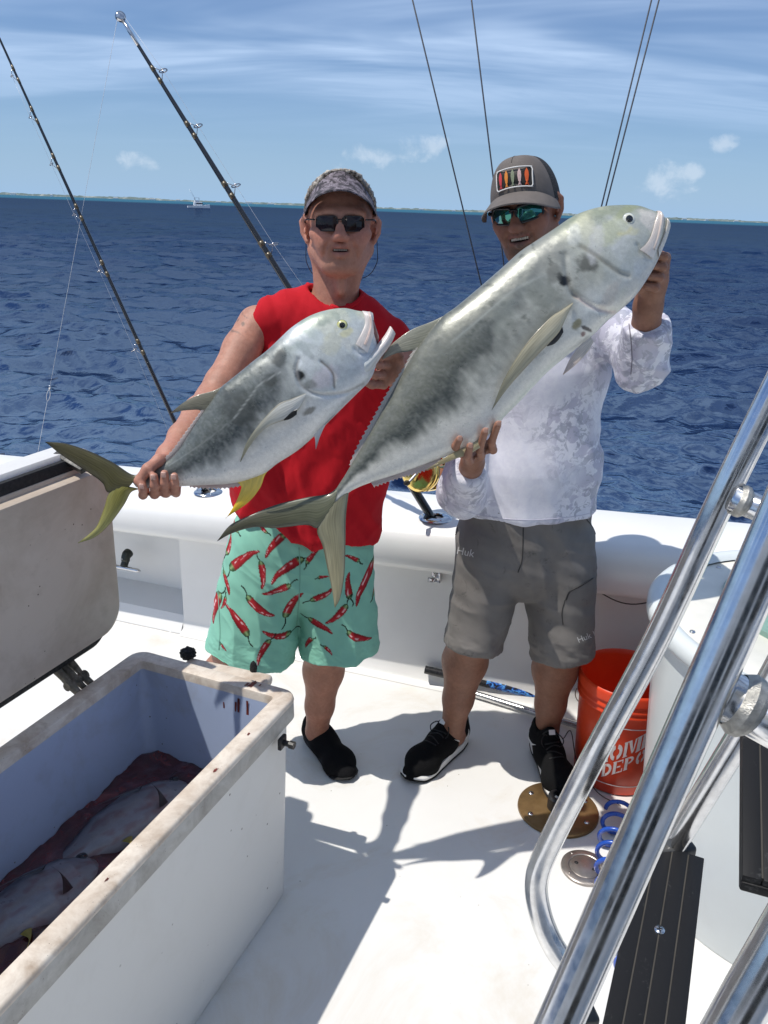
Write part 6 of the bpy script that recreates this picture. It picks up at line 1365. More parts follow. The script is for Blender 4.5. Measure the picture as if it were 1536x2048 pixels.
# ================================================================ MAN IN WHITE
def man_white():
    root = empty('person', (0.42, 2.25, 0))
    Mh = roty(math.radians(-13))@rotz(math.radians(-23))@rotx(math.radians(3)); oh = A_(1049, 417, 2.27); hs = 1.04; mouth = (0.025, 0.0052)
    S = Solid(); W = add_head(S, Mh, oh, hs, 1.0, mouth, 1.02)
    nb = A_(1065, 590, 2.30); S.cap(W(0, 0.028, -0.055), nb, 0.056, 0.064, 0.025)
    Rs = A_(965, 655, 2.26); Ls = A_(1190, 625, 2.27)
    S.cap(nb+[0, 0, -0.03], Rs, 0.052, 0.055, 0.04); S.cap(nb+[0, 0, -0.03], Ls, 0.052, 0.055, 0.04)
    ch = A_(1075, 740, 2.27); be = A_(1060, 930, 2.25); hp = A_(1050, 1075, 2.26)
    S.econe(ch+[0, 0, 0.06], be, (0.155, 0.098), (0.150, 0.105), k=0.04); S.econe(be, hp, (0.15, 0.105), (0.150, 0.105), k=0.04)
    # right arm under the fish's belly
    el = A_(925, 985, 2.15); wr = A_(945, 925, 1.955); S.chain([Rs, Rs+(el-Rs)*0.5, el], [0.054, 0.046, 0.040], 0.02); S.chain([el, el+(wr-el)*0.4, wr], [0.041, 0.040, 0.028], 0.02)
    S.cap(wr, A_(948, 905, 1.90), 0.027, 0.026, 0.015); S.cap(A_(926, 903, 1.875), A_(978, 893, 1.885), 0.017, 0.017, 0.012)
    for i, pts in enumerate((((930, 902, 1.87), (916, 907, 1.80), (911, 893, 1.738), (919, 878, 1.722)), ((948, 905, 1.87), (939, 922, 1.80), (936, 912, 1.740), (940, 892, 1.727)), ((966, 900, 1.88), (962, 912, 1.82), (959, 900, 1.760), (970, 862, 1.735)), ((984, 893, 1.885), (986, 900, 1.83), (983, 884, 1.775), (996, 848, 1.748)))):
        finger(S, [A_(*p) for p in pts], 0.0096, 0.0045)
    # left arm raised, hand in the gill
    el2 = A_(1285, 722, 2.10); wr2 = A_(1296, 612, 2.005)
    S.chain([Ls, Ls+(el2-Ls)*0.5, el2], [0.055, 0.048, 0.041], 0.02); S.chain([el2, el2+(wr2-el2)*0.35, wr2], [0.042, 0.042, 0.031], 0.02)
    S.cap(wr2, A_(1308, 560, 1.985), 0.031, 0.032, 0.02); S.cap(A_(1316, 525, 1.975), A_(1304, 578, 1.98), 0.027, 0.027, 0.015)
    for i, (x, y) in enumerate(((1334, 514), (1331, 535), (1325, 556), (1316, 576))):
        finger(S, [A_(x-22, y+4, 1.985), A_(x-2, y+1, 1.965), A_(x-6, y-1, 1.945), A_(x-26, y-3, 1.938)], 0.0104, 0.0045)
    finger(S, [A_(1296, 590, 1.98), A_(1278, 575, 1.955), A_(1268, 562, 1.94)], 0.0115, 0.006)
    # legs
    hr = A_(985, 1050, 2.26); kr = A_(944, 1268, 2.235); ar = A_(906, 1452, 2.30); hl = A_(1112, 1050, 2.27); kl = A_(1122, 1288, 2.24); al = A_(1094, 1460, 2.31)
    for hj, kj, aj in ((hr, kr, ar), (hl, kl, al)):
        S.chain([hj, kj], [0.080, 0.066], 0.02); cf = kj+(aj-kj)*0.32+[0, 0.024, 0]; S.chain([kj, cf, kj+(aj-kj)*0.7+[0, 0.008, 0], aj], [0.064, 0.069, 0.047, 0.038], 0.025)
    foot(S, (0.285, 2.34, 0.01), (0.15, 2.16, 0.01), ar); foot(S, (0.555, 2.34, 0.01), (0.585, 2.12, 0.01), al)
    base = np.array((0.27, 0.128, 0.080))
    def col(V):
        c = head_color(V, Mh, oh, hs, base, dict(red=(0.36, 0.14, 0.09), lip=(0.33, 0.12, 0.10), mouth=mouth, stubble=0.9)); n = fbm(V*24, 4); c = c*(1+0.10*n[:, None])
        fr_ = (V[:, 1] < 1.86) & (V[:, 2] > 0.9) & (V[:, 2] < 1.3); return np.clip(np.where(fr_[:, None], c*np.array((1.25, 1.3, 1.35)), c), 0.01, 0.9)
    build_body(S, 'body', root, 0.0036, col, SKIN2.m); teeth_mesh(root, Mh, oh, hs, mouth)
    nail = plain('finger_nail_tanned', (0.50, 0.28, 0.21), 0.25)
    for p in ((919, 877, 1.722), (940, 891, 1.727), (971, 861, 1.735), (997, 847, 1.748)):
        c = A_(*p)+np.array([0, -0.0085, 0.003]); v, f = box((0, 0, 0), (0.010, 0.003, 0.011), None, 0.0014, 2); child(mesh('nail', v+c, f, nail, None, True), root)
    # ---- long sleeved shirt
    T = Solid()
    T.econe(A_(1068, 655, 2.275), ch, (0.165, 0.105), (0.182, 0.125), k=0.05); T.econe(ch, be, (0.182, 0.125), (0.180, 0.130), k=0.04); T.econe(be, A_(1054, 1110, 2.245), (0.180, 0.130), (0.203, 0.145), k=0.04)
    T.cap(nb+[0, 0.005, -0.022], Rs+[0.01, 0, 0.008], 0.060, 0.058, 0.05); T.cap(nb+[0, 0.005, -0.022], Ls+[-0.01, 0, 0.010], 0.060, 0.060, 0.05)
    T.cap(nb+[0.0, -0.01, -0.02], nb+[0.0, -0.04, 0.15], 0.070, 0.08, 0.006, 's')
    T.chain([Rs, Rs+(el-Rs)*0.5, el], [0.060, 0.056, 0.054], 0.03); wm = el+(wr-el)*0.82; T.econe(el, wm, (0.060, 0.060), (0.042, 0.042), k=0.03, flat=(False, True))
    T.chain([Ls, Ls+(el2-Ls)*0.5, el2+[0.0, 0, -0.010]], [0.062, 0.057, 0.058], 0.03)
    c2 = el2+(wr2-el2)*0.70; T.econe(el2+[0, 0, -0.012], c2, (0.066, 0.062), (0.056, 0.054), k=0.02, flat=(False, True)); 
    zz = A_(1050, 1050, 2.11)[2]; T.plane((0.4, 2.2, zz), (0.03, 0, -1))
    V, F = T.mesh(0.005); V = relax(V, F, 2)
    low = lambda V: sstep(-V[:, 2], -1.45, -1.0)
    slv = lambda V: sstep(V[:, 0], 0.56, 0.60)
    slr = lambda V: sstep(-V[:, 0], -0.30, -0.25)*sstep(-V[:, 2], -1.12, -1.0)
    V = wrinkle(V, F, [((1, 0, 0.12), 7, 0.12, 0.0065, low, 13), ((0.8, 0, 0.5), 9, 0.16, 0.0035, low, 19), ((0.35, 0, 1), 15, 0.15, 0.0045, slv, 3), ((1, 0, 0.2), 24, 0.10, 0.0035, slv, 6), ((0.6, 0, 1), 14, 0.15, 0.0045, slr, 6)]); V = relax(V, F, 2)
    n = NT('white_camouflage_jersey'); vc = n.coord(); n1 = n.noise(13, 4, 0.62, vc, 1.2); n2 = n.noise(24, 4, 0.6, vc, 1.5); n3 = n.noise(55, 5, 0.65, vc, 0.5); big = n.noise(4.5, 2, 0.5, vc)
    c = n.mix(n.rng(n3, 0.35, 0.7), (0.64, 0.64, 0.725), (0.73, 0.73, 0.79)); den = n.rng(big, 0.36, 0.52)
    f1 = n.mth('MULTIPLY', n.rng(n1, 0.50, 0.53), den); f2 = n.mth('MULTIPLY', n.rng(n2, 0.535, 0.565), den)
    c = n.mix(n.mth('MULTIPLY', f1, 0.75), c, (0.40, 0.39, 0.50)); c = n.mix(n.mth('MULTIPLY', f2, 0.8), c, (0.34, 0.35, 0.42)); c = n.mix(n.mth('MULTIPLY', n.mth('MULTIPLY', n.rng(n.noise(19, 4, 0.6, n.coord(loc=(5, 5, 5)), 1.4), 0.58, 0.60), den), 0.7), c, (0.33, 0.33, 0.41))
    n.col(c); n.set(Roughness=0.7, Sheen_Weight=0.1); n.bump(n.noise(420, 3), 0.15, 0.001); shirt = child(mesh('shirt', V, F, n.m), root)
    trim = plain('grey_trim', (0.20, 0.19, 0.23), 0.8)
    for pts, m_, r in ((((1258, 648), (1262, 680), (1264, 715), (1262, 748)), trim, 0.0016), (((905, 1010), (960, 1030), (1050, 1040), (1140, 1034), (1200, 1022)), plain('hem_stitch', (0.50, 0.49, 0.58), 0.8), 0.0010)):
        pr = project(shirt, [tuple(p) for p in catmull(np.array(pts, float), 10)], 0.0002)
        if len(pr) > 5: v, f = tube(pr, r, 6); o = mesh('seam', v, f, m_); o.parent = shirt
    # ---- grey shorts
    Q = Solid(); Q.econe(A_(1055, 1000, 2.25), A_(1050, 1110, 2.255), (0.178, 0.128), (0.196, 0.135), k=0.03)
    Q.econe(A_(985, 1085, 2.245), A_(948, 1290, 2.20), (0.104, 0.118), (0.089, 0.095), k=0.016, flat=(False, True)); Q.econe(A_(1114, 1085, 2.255), A_(1127, 1308, 2.215), (0.104, 0.118), (0.095, 0.098), k=0.016, flat=(False, True))
    V, F = Q.mesh(0.0042); V = relax(V, F, 2)
    V = wrinkle(V, F, [((1, 0, 0.3), 10, 0.25, 0.006, None, 24), ((0.4, 0, 1), 13, 0.3, 0.0045, None, 28), ((0.2, 0, 1), 55, 0.5, 0.0012, lambda V: sstep(-V[:, 2], -0.56, -0.50), 1)])
    g = NT('grey_quick_dry_cloth'); a = g.noise(7, 5, 0.65, None, 0.3); c = g.mix(g.rng(a, 0.35, 0.65), (0.130, 0.119, 0.110), (0.170, 0.158, 0.148)); w = g.noise(17, 5, 0.7, g.coord(loc=(2, 0, 3)), 0.6); c = g.mix(g.mth('MULTIPLY', g.rng(w, 0.60, 0.70), 0.7), c, (0.045, 0.042, 0.040)); g.col(c); g.set(Roughness=0.72); g.bump(g.noise(480, 3), 0.2, 0.001)
    sh = child(mesh('shorts', V, F, g.m), root); dk = plain('dark_seam', (0.035, 0.033, 0.032), 0.8); zp = plain('zip_black', (0.012, 0.012, 0.013), 0.5)
    for nm, pts, m_, r in (('fly_seam', ((1047, 1046), (1046, 1080), (1044, 1120), (1036, 1145)), dk, 0.0016), ('pocket_edge', ((905, 1040), (915, 1060), (900, 1085), (893, 1090)), dk, 0.0018), ('pocket_edge', ((1168, 1032), (1188, 1060), (1196, 1095)), dk, 0.0018), ('zip', ((1132, 1200), (1140, 1183), (1160, 1172), (1188, 1155)), zp, 0.0028), ('pocket_edge', ((1130, 1200), (1124, 1225), (1126, 1250)), dk, 0.0014), ('seam', ((893, 1120), (896, 1190), (894, 1250)), dk, 0.0012)):
        pr = project(sh, [tuple(p) for p in catmull(np.array(pts, float), 8)], 0.0003)
        if len(pr) > 4: v, f = tube(pr, r, 6); o = mesh(nm, v, f, m_); o.parent = sh
    def text_on(target, txt, px, size_px, ang, mat, nm='lettering', par=None):
        cu = bpy.data.curves.new('t', 'FONT'); cu.body = txt; cu.size = 1.0; cu.resolution_u = 3; to = bpy.data.objects.new('t', cu); COL.objects.link(to); dg = bpy.context.evaluated_depsgraph_get(); me = to.evaluated_get(dg).to_mesh()
        bm = bmesh.new(); bm.from_mesh(me); bmesh.ops.triangulate(bm, faces=bm.faces[:]); bmesh.ops.subdivide_edges(bm, edges=bm.edges[:], cuts=1)
        ca, sa = math.cos(math.radians(ang)), math.sin(math.radians(ang)); bv = bvh(target); V = []
        for v in bm.verts:
            x, y = v.co.x*size_px, v.co.y*size_px; r = nrm(ray(px[0]+x*ca+y*sa, px[1]-y*ca+x*sa)); loc, nn, i, d = bv.ray_cast(Vector(CC), Vector(r)); V.append(np.array(loc)-r*0.0016 if loc is not None else None)
        bm.verts.index_update(); F = [tuple(v.index for v in f.verts) for f in bm.faces if all(V[v.index] is not None for v in f.verts)]; V = [v if v is not None else np.zeros(3) for v in V]
        bm.free(); to.to_mesh_clear() if False else None; bpy.data.objects.remove(to)
        used = sorted({i for f in F for i in f}); mp = {u: i for i, u in enumerate(used)}
        if used: o = mesh(nm, np.array([V[u] for u in used]), [tuple(mp[i] for i in f) for f in F], mat, None, False); o.parent = par or target
    wi = plain('pale_print', (0.55, 0.54, 0.53), 0.6)
    text_on(sh, 'Huk', (912, 1107), 21, 12, wi); text_on(sh, 'Huk Fishing', (1157, 1286), 17, -22, wi)
    # ---- cap
    def Wd(x, y, z): return oh+hs*(Mh@np.array([x, y, z], float))
    cr = NT('cap_grey_brown'); cr.col(cr.mix(cr.rng(cr.noise(30), 0.3, 0.7), (0.115, 0.098, 0.088), (0.145, 0.125, 0.113))); cr.set(Roughness=0.8); cr.bump(cr.noise(420, 3), 0.25, 0.001)
    cm = NT('cap_black_mesh'); mv = cm.vor(330); cm.col(cm.mix(cm.rng(mv, 0.25, 0.5), (0.055, 0.05, 0.05), (0.008, 0.008, 0.008))); cm.set(Roughness=0.8); cm.bump(mv, 0.5, 0.002)
    nu, nv = 72, 22
    def zb_(t):
        t = abs((t+math.pi) % (2*math.pi)-math.pi); return 0.046-0.042*min(1.0, (t/1.15)**2) if t < 1.15 else 0.004+0.006*math.sin((t-1.15)*0.8)
    def crown(t0, t1, off, n_):
        V = []
        for i in range(n_):
            t = t0+(t1-t0)*i/(n_-1)
            for j in range(nv):
                p = j/(nv-1)*math.pi/2; fr = max(0, math.cos(t)); rr = math.cos(p)**0.72; V.append(Wd((0.0855+off)*rr*math.sin(t), 0.018-(0.1045+off)*rr*math.cos(t), zb_(t)+(0.119-zb_(t)+0.016*fr*math.sin(2*p)+off)*math.sin(p)))
        idx = np.arange(n_*nv).reshape(n_, nv); return np.array(V), np.stack([idx[:-1, :-1], idx[1:, :-1], idx[1:, 1:], idx[:-1, 1:]], -1).reshape(-1, 4)
    V, F = crown(-1.25, 1.25, 0.0, 40); cap = child(mesh('cap', V, F, cr.m), root)
    V, F = crown(1.24, 2*math.pi-1.24, -0.0004, 60); o = mesh('mesh_back', V, F, cm.m); o.parent = cap
    BRIM(Wd, 0.090, 0.080, 0.049, -0.0850, 0.018, 0.044, cr.m, 'brim', cap)
    for t in (0.0,):
        P = [Wd(0.0, 0.018-0.1050*math.cos(p)**0.72, 0.046+(0.073+0.016*math.sin(2*p))*math.sin(p)) for p in np.linspace(0.85, 1.5, 12)]; v, f = tube(P, 0.0009, 5); o = mesh('seam', v, f, dk); o.parent = cap
    # patch with border and a row of five embroidered fish
    def on_cap(x, z, off=0.002):
        p = math.asin(max(0, min(0.999, (z-0.046)/0.086))); rr = math.cos(p)**0.72; t = math.asin(max(-0.99, min(0.99, x/(0.0855*rr)))); fr = max(0, math.cos(t)); ze = zb_(t)+(0.119-zb_(t)+0.016*fr*math.sin(2*p)+off)*math.sin(p); return Wd((0.0855+off)*rr*math.sin(t), 0.018-(0.1045+off)*rr*math.cos(t), ze)
    def patch(nm, outline, m_, off):
        c = outline.mean(0); V = [on_cap(c[0], c[1], off)]; k = len(outline); R = 5
        for r in range(1, R+1): V += [on_cap(*(c+(p-c)*r/R), off) for p in outline]
        F = [(0, 1+(i+1) % k, 1+i) for i in range(k)]+[(1+(r-1)*k+i, 1+(r-1)*k+(i+1) % k, 1+r*k+(i+1) % k, 1+r*k+i) for r in range(1, R) for i in range(k)]
        o = mesh(nm, np.array(V), F, m_, None, True); o.parent = cap; return o
    PX, PZ, PW, PH = 0.004, 0.079, 0.082, 0.038
    ol = rrect(PW, PH, 0.006, 5)+np.array([PX, PZ]); patch('patch', ol, plain('patch_black', (0.018, 0.017, 0.016), 0.85), 0.0032)
    v, f = tube(np.array([on_cap(p[0], p[1], 0.0042) for p in resample(np.vstack([ol, ol[:1]]), 90)[:-1]]), 0.0016, 6, True, True); o = mesh('patch_border', v, f, plain('patch_white', (0.75, 0.73, 0.70), 0.8)); o.parent = cap
    for i, cl in enumerate(((0.55, 0.05, 0.06), (0.70, 0.24, 0.04), (0.22, 0.25, 0.16), (0.60, 0.42, 0.40), (0.72, 0.11, 0.02))):
        x0 = PX-0.030+0.015*i; body = [(0, 0.0165), (0.0035, 0.010), (0.0042, 0.003), (0.0028, -0.006), (0.0012, -0.011), (0.0042, -0.0165), (0, -0.0145), (-0.0042, -0.0165), (-0.0012, -0.011), (-0.0028, -0.006), (-0.0042, 0.003), (-0.0035, 0.010)]
        patch('patch_fish', np.array(body)+np.array([x0, PZ]), plain('thread_%d' % i, cl, 0.8), 0.0046)
    # short dark hair below the cap
    hr_ = Solid(); hr_.ell(Wd(0, 0.026, 0.024), np.array([0.0775, 0.096, 0.075])*hs, Mh, 0.01)
    for sx in (-1, 1): hr_.cap(Wd(sx*0.075, 0.0, 0.03), Wd(sx*0.0735, -0.006, -0.004), 0.005, 0.003, 0.006)
    hr_.plane(Wd(0, 0.02, 0.012), Mh@np.array([0, -0.85, -0.5]), 0.004); V, F = hr_.mesh(0.004); child(mesh('hair', V, F, plain('brown_hair', (0.05, 0.032, 0.022), 0.6, 0, 0.4, 200, 0.5)), root)
    # ---- mirrored sunglasses
    sg = empty('sunglasses', tuple(oh)); sg.parent = root; sg.matrix_parent_inverse = Matrix.Translation(-root.location)
    gl = NT('green_mirror_lens'); gl.col(gl.mix(gl.rng(gl.noise(25, 3, 0.5, None, 1.0), 0.4, 0.6), (0.012, 0.12, 0.17), (0.02, 0.22, 0.15))); gl.set(Metallic=0.85, Roughness=0.05, Coat_Weight=1.0); fm = plain('matt_dark_frame', (0.010, 0.011, 0.016), 0.35)
    def kid(o, p): o.parent = p; o.matrix_parent_inverse = Matrix.Translation(-Vector(oh)); return o
    for sx in (-1, 1):
        v, f, ol = lens_patch(Mh, oh, hs, sx*0.033, -0.002, 0.057, 0.037, 0.012, -0.104, 9.5, bulge=5.0, tilt=sx*0.08); kid(mesh('lens', v, f, gl.m), sg)
        v, f = tube(ol, 0.0032, 8, True, True); kid(mesh('rim', v, f, fm), sg)
        P = catmull([Wd(sx*0.062, -0.068, 0.006), Wd(sx*0.074, -0.052, 0.007), Wd(sx*0.080, -0.01, 0.007), Wd(sx*0.080, 0.022, 0.003)], 6); mb = MB(); v, f = tube(P, np.linspace(0.0062, 0.0042, len(P)), 8); kid(mesh('temple_arm', v, f, fm), sg)
        c = Wd(sx*0.0805, -0.030, 0.007); P = [c+Mh@np.array([sx*0.0012, 0.0045*math.cos(a), 0.0045*math.sin(a)]) for a in np.linspace(0.6, 5.2, 14)]; v, f = tube(P, 0.0011, 5); kid(mesh('temple_mark', v, f, wi), sg)
    v, f = tube(catmull([Wd(-0.009, -0.103, 0.006), Wd(0, -0.106, 0.010), Wd(0.009, -0.103, 0.006)], 5), 0.0036, 8); kid(mesh('bridge', v, f, fm), sg)
    # ---- trainers
    mats = dict(upper=knit('black_shoe_knit', (0.006, 0.006, 0.0065), 0.5), mid=plain('white_foam', (0.66, 0.66, 0.65), 0.6, 0, 0.06), out=RUBBER, mark=plain('white_mark', (0.68, 0.68, 0.67), 0.5, 0, 0.05), lace=plain('black_lace', (0.012, 0.012, 0.013), 0.8))
    build_shoe(root, 'trainer', (0.305, 2.385), (0.098, 2.135), mats, 'run'); build_shoe(root, 'trainer', (0.548, 2.365), (0.585, 2.035), mats, 'run', 0.012)
    tag(root, 'smiling man in grey cap, white camouflage shirt and grey shorts holding up the larger fish', 'person')
man_white()
# ================================================================ RODS, LINES AND GUNWALE FITTINGS
def on_wall(x, y, o):
    r = ray(x, y); t = ((W0-CC)@WN+o)/(r@WN); return CC+r*t
def build_holder(P, lab):
    e = empty('rod_holder', tuple(P)); nz = nrm(np.array([0.0, -0.02, 1.0]))
    v, f = lathe([(0.024, 0.004), (0.027, 0.0085), (0.040, 0.0075), (0.050, 0.004), (0.052, 0.0)], 48, P, nz); V = v.copy(); V[:, 0] = P[0]+(V[:, 0]-P[0])*1.15; child(mesh('flange', V, f, CHROME, None, True, None, 50), e)
    v, f = lathe([(0.025, 0.0075), (0.0235, -0.02), (0.0235, -0.10)], 32, P, nz); child(mesh('tube', v, f, RUBBER), e)
    for k in range(3):
        a = k*2.094-1.2; v, f = lathe([(0.0050, 0.0052), (0.0042, 0.0085), (0.0005, 0.0090)], 12, P+np.array([0.047*math.cos(a), 0.040*math.sin(a), 0.0]), nz); child(mesh('screw', v, f, CHROME), e)
    tag(e, lab, 'rod holder', 'flush rod holders in the gunwale')
RH1 = atZ(418, 985, 0.668+0.055*-0.74); RH2 = atZ(871, 1036, 0.672+0.055*0.19)
build_holder(RH1, 'round chrome rod holder in the gunwale left of the red shirt'); build_holder(RH2, 'round chrome rod holder in the gunwale under the gold reel')
BLANK = plain('rod_blank_black', (0.012, 0.012, 0.014), 0.22, 0, 0.2, 50, 0, None, 0.6); WRAP = plain('rod_wrap', (0.10, 0.08, 0.05), 0.3, 0.3); GUIDE = plain('guide_metal', (0.38, 0.38, 0.40), 0.22, 0.9); FOAM = plain('foam_grip', (0.035, 0.035, 0.036), 0.85, 0, 0.3, 80, 0.3)
LINE = plain('fishing_line', (0.55, 0.57, 0.60), 0.3)
def rod(name, base, tip, prof, guides, side, gr, label, grip):
    e = empty(name, tuple(base)); ax = nrm(tip-base); L = np.linalg.norm(tip-base); t = np.linspace(0, 1, 40)
    P = base[None]+np.outer(t*L, ax); r = np.interp(t, *prof); v, f = tube(P, r, 14); bl = child(mesh('blank', v, f, BLANK), e)
    v, f = tube([base+ax*L*grip[0], base+ax*L*(grip[0]+0.01), base+ax*L*(grip[1]-0.012), base+ax*L*grip[1]], [grip[2]*0.8, grip[2], grip[2], grip[2]*0.7], 16); child(mesh('foregrip', v, f, FOAM, None, True, None, 40), e)
    sd = nrm(side-ax*(side@ax)); ringp = []
    for i, (g, R) in enumerate(guides):
        c = base+ax*L*g; rr = np.interp(g, *prof)
        for d in (-0.022, 0.022):
            v, f = tube([c+ax*(d-0.009), c+ax*(d+0.009)], rr+0.0008, 12); child(mesh('wrap', v, f, WRAP), e)
        cen = c+sd*(rr+R+0.006); fr = frame(nrm(ax+sd*0.25)); ring = [cen+fr[:, 0]*R*math.cos(a)+fr[:, 1]*R*math.sin(a) for a in np.linspace(0, 2*math.pi, 20, endpoint=False)]
        v, f = tube(np.array(ring), 0.0019 if R > 0.008 else 0.0013, 6, True, True); gd = child(mesh('guide', v, f, GUIDE), e)
        for q in (-1, 1):
            v, f = tube([c+ax*0.022*q+sd*rr, cen+np.cross(ax, sd)*R*0.7*q, ], 0.0013, 5); o = mesh('guide_leg', v, f, GUIDE); o.parent = gd
        ringp.append(cen)
    tag(e, label, 'fishing rod', 'fishing rods standing in the gunwale'); return e, ax, L, sd, ringp
tipA = atY(245, 40, 3.02); eA, axA, LA, sdA, rgA = rod('fishing_rod', RH2+[0, 0, -0.02], tipA, ([0, 0.05, 0.24, 0.26, 0.55, 0.8, 1], [0.0155, 0.0155, 0.0150, 0.0125, 0.0105, 0.0075, 0.0050]), [((1036-q)/(1036-40), R) for q, R in ((472, 0.017), (357, 0.015), (243, 0.014), (140, 0.013))], CR+CU*0.5, 0.015, 'thick black fishing rod with gold reel rising behind the man in red', (0.20, 0.36, 0.0185))
def rod_a_extras():
    # roller tip
    v, f = tube([tipA-axA*0.09, tipA+axA*0.005], [0.0062, 0.0058], 12); child(mesh('tip_tube', v, f, CHROME), eA)
    v, f = lathe([(0.0005, -0.007), (0.010, -0.007), (0.0165, -0.004), (0.013, 0.0), (0.0165, 0.004), (0.010, 0.007), (0.0005, 0.007)], 24, tipA+axA*0.012, nrm(-_f+CR*0.5)); child(mesh('tip_roller', v, f, CHROME), eA)
    # line along the rod and the hanging leader with snap swivel
    reel_c = None
    ln = [RH2+axA*0.30+sdA*0.07]+rgA+[tipA+axA*0.012+sdA*0.01]; v, f = tube(np.array(ln), 0.00055, 5); child(mesh('fishing_line', v, f, LINE), eA)
    end = atZ(74, 914, 0.62); T0 = tipA+axA*0.012-CR*0.008; u = nrm(end-T0); Lh = np.linalg.norm(end-T0); k0 = (735-60)/(914-60.0); k1 = (772-60)/(914-60.0)
    hl = child(mesh('fishing_line', *tube([T0, T0+u*Lh*k0], 0.00065, 5), LINE), eA); child(mesh('leader', *tube([T0+u*Lh*k1, end], 0.0009, 5), LINE), eA)
    a = T0+u*Lh*k0; b = T0+u*Lh*k1; m_ = (a+b)/2; w = nrm(np.cross(u, -_f)); sz = np.linalg.norm(b-a)
    v, f = tube(np.array([a, a+u*sz*0.25]), 0.0045, 8); child(mesh('swivel', v, f, CHROME), eA)
    loop = [a+u*sz*0.3+(u*(1-math.cos(t))*0.5*sz*0.68+w*0.0075*math.sin(t)) for t in np.linspace(0, 2*math.pi, 24, endpoint=False)]; v, f = tube(np.array(loop), 0.0012, 6, True, True); child(mesh('snap', v, f, CHROME), eA)
    # gold reel on the butt
    gold = NT('gold_anodised'); gold.col(gold.mix(gold.rng(gold.noise(30), 0.3, 0.7), (0.86, 0.60, 0.17), (0.92, 0.68, 0.24))); gold.set(Metallic=1.0, Roughness=0.16)
    c = atY(842, 944, 2.66); n = nrm(np.array([-0.42, -0.88, 0.22])); R = 0.066; fr = frame(n)
    rl = child(mesh('reel', *lathe([(0.0005, 0.026), (R*0.80, 0.025), (R*0.93, 0.021), (R*0.98, 0.016), (R*0.98, 0.010), (R*1.03, 0.008), (R*1.03, -0.002), (R*0.95, -0.004)], 56, c, n), gold.m, None, True, None, 35), eA)
    c2 = c-n*0.075
    def k(nm, vf, m, sh=35): o = mesh(nm, *vf, m, None, True, None, sh); o.parent = rl; return o
    k('side_plate', lathe([(R*0.95, 0.006), (R*1.03, 0.004), (R*1.03, -0.012), (R*0.9, -0.022), (0.0005, -0.024)], 56, c2, n), gold.m)
    k('spool', lathe([(R*0.85, 0.0), (R*0.85, -0.004), (R*0.55, -0.008), (R*0.55, -0.066), (R*0.85, -0.070), (R*0.85, -0.074)], 40, c, n), plain('spooled_line', (0.45, 0.20, 0.12), 0.5, 0, 0.2, 90))
    for a_ in np.linspace(0.3, 6.3, 5, endpoint=False):
        off = (fr[:, 0]*math.cos(a_)+fr[:, 1]*math.sin(a_))*R*0.98; k('frame_post', tube([c+off, c2+off], 0.0055, 10), gold.m)
    hb = c+n*0.028; k('crank', tube([hb, hb-CR*0.03-CU*0.035+n*0.006], 0.0045, 8), CHROME); k('crank_knob', lathe([(0.0005, -0.002), (0.008, 0), (0.010, 0.012), (0.007, 0.024), (0.0005, 0.026)], 16, hb-CR*0.03-CU*0.035+n*0.006, n), BLACKPL)
    k('harness_lug', tube([c+CR*0.03+CU*0.045, c+CR*0.045+CU*0.065, c+CR*0.06+CU*0.055], 0.003, 8), CHROME)
    k('reel_foot', tube([c-n*0.04-sdA*0.05, RH2+axA*0.20+sdA*0.016], 0.010, 10), gold.m)
rod_a_extras()
tipB = atY(-70, -74, 3.25); eB, axB, LB, sdB, rgB = rod('fishing_rod', RH1+[0, 0, -0.02], tipB, ([0, 0.14, 0.16, 0.5, 0.8, 1], [0.014, 0.014, 0.0082, 0.0062, 0.0042, 0.003]), [((985-q)/(985+74.0), R) for q, R in ((655, 0.013), (493, 0.009), (382, 0.008), (285, 0.007), (197, 0.006), (122, 0.005))], -CR-CU*0.2, 0.012, 'thin black fishing rod leaning left over the sea behind the open lid', (0.135, 0.155, 0.017))
def rod_b_extras():
    ln = [RH1+axB*0.16+sdB*0.05]+rgB; v, f = tube(np.array(ln), 0.0005, 5); child(mesh('fishing_line', v, f, LINE), eB)
    c = RH1+axB*0.13+sdB*0.03; n = nrm(np.cross(axB, sdB)); v, f = lathe([(0.0005, -0.03), (0.022, -0.028), (0.024, -0.01), (0.016, -0.006), (0.016, 0.012), (0.024, 0.016), (0.022, 0.028), (0.0005, 0.03)], 32, c, n); child(mesh('reel', v, f, BLACKPL, None, True, None, 35), eB)
rod_b_extras()
# rigging lines that fan up from one eye on the gunwale
def build_rigging():
    Pa = atZ(1062, 1003, 0.735); e = empty('rigging_eye', tuple(Pa)); v, f = lathe([(0.022, 0.0), (0.020, 0.006), (0.001, 0.007)], 24, Pa+[0, 0, -0.004]); child(mesh('base', v, f, CHROME), e)
    ring = [Pa+np.array([0.013*math.cos(t), 0, 0.016+0.013*math.sin(t)]) for t in np.linspace(0, 2*math.pi, 20, endpoint=False)]; v, f = tube(np.array(ring), 0.003, 8, True, True); child(mesh('ring', v, f, CHROME), e)
    tag(e, 'steel eye on the gunwale behind the man in white where the rigging lines start', 'deck eye')
    m = plain('dark_cord', (0.03, 0.035, 0.05), 0.6, 0, 0.2, 200)
    for (x, y, lab) in ((825, 0, 'leftmost dark taut rigging line rising between the two men'), (943, 0, 'dark rigging line ending behind the grey cap'), (1303, 0, 'left one of the two close rigging lines above the larger fish'), (1318, 0, 'right one of the two close rigging lines above the larger fish')):
        T = atY(x, y, 2.95); D = T-Pa-np.array([0, 0, 0.03]); o = mesh('rigging_line', *tube([Pa+[0, 0, 0.03], Pa+np.array([0, 0, 0.03])+D*1.25], 0.0026, 6), m); tag(o, lab, 'rigging line', 'rigging lines fanning up from the gunwale')
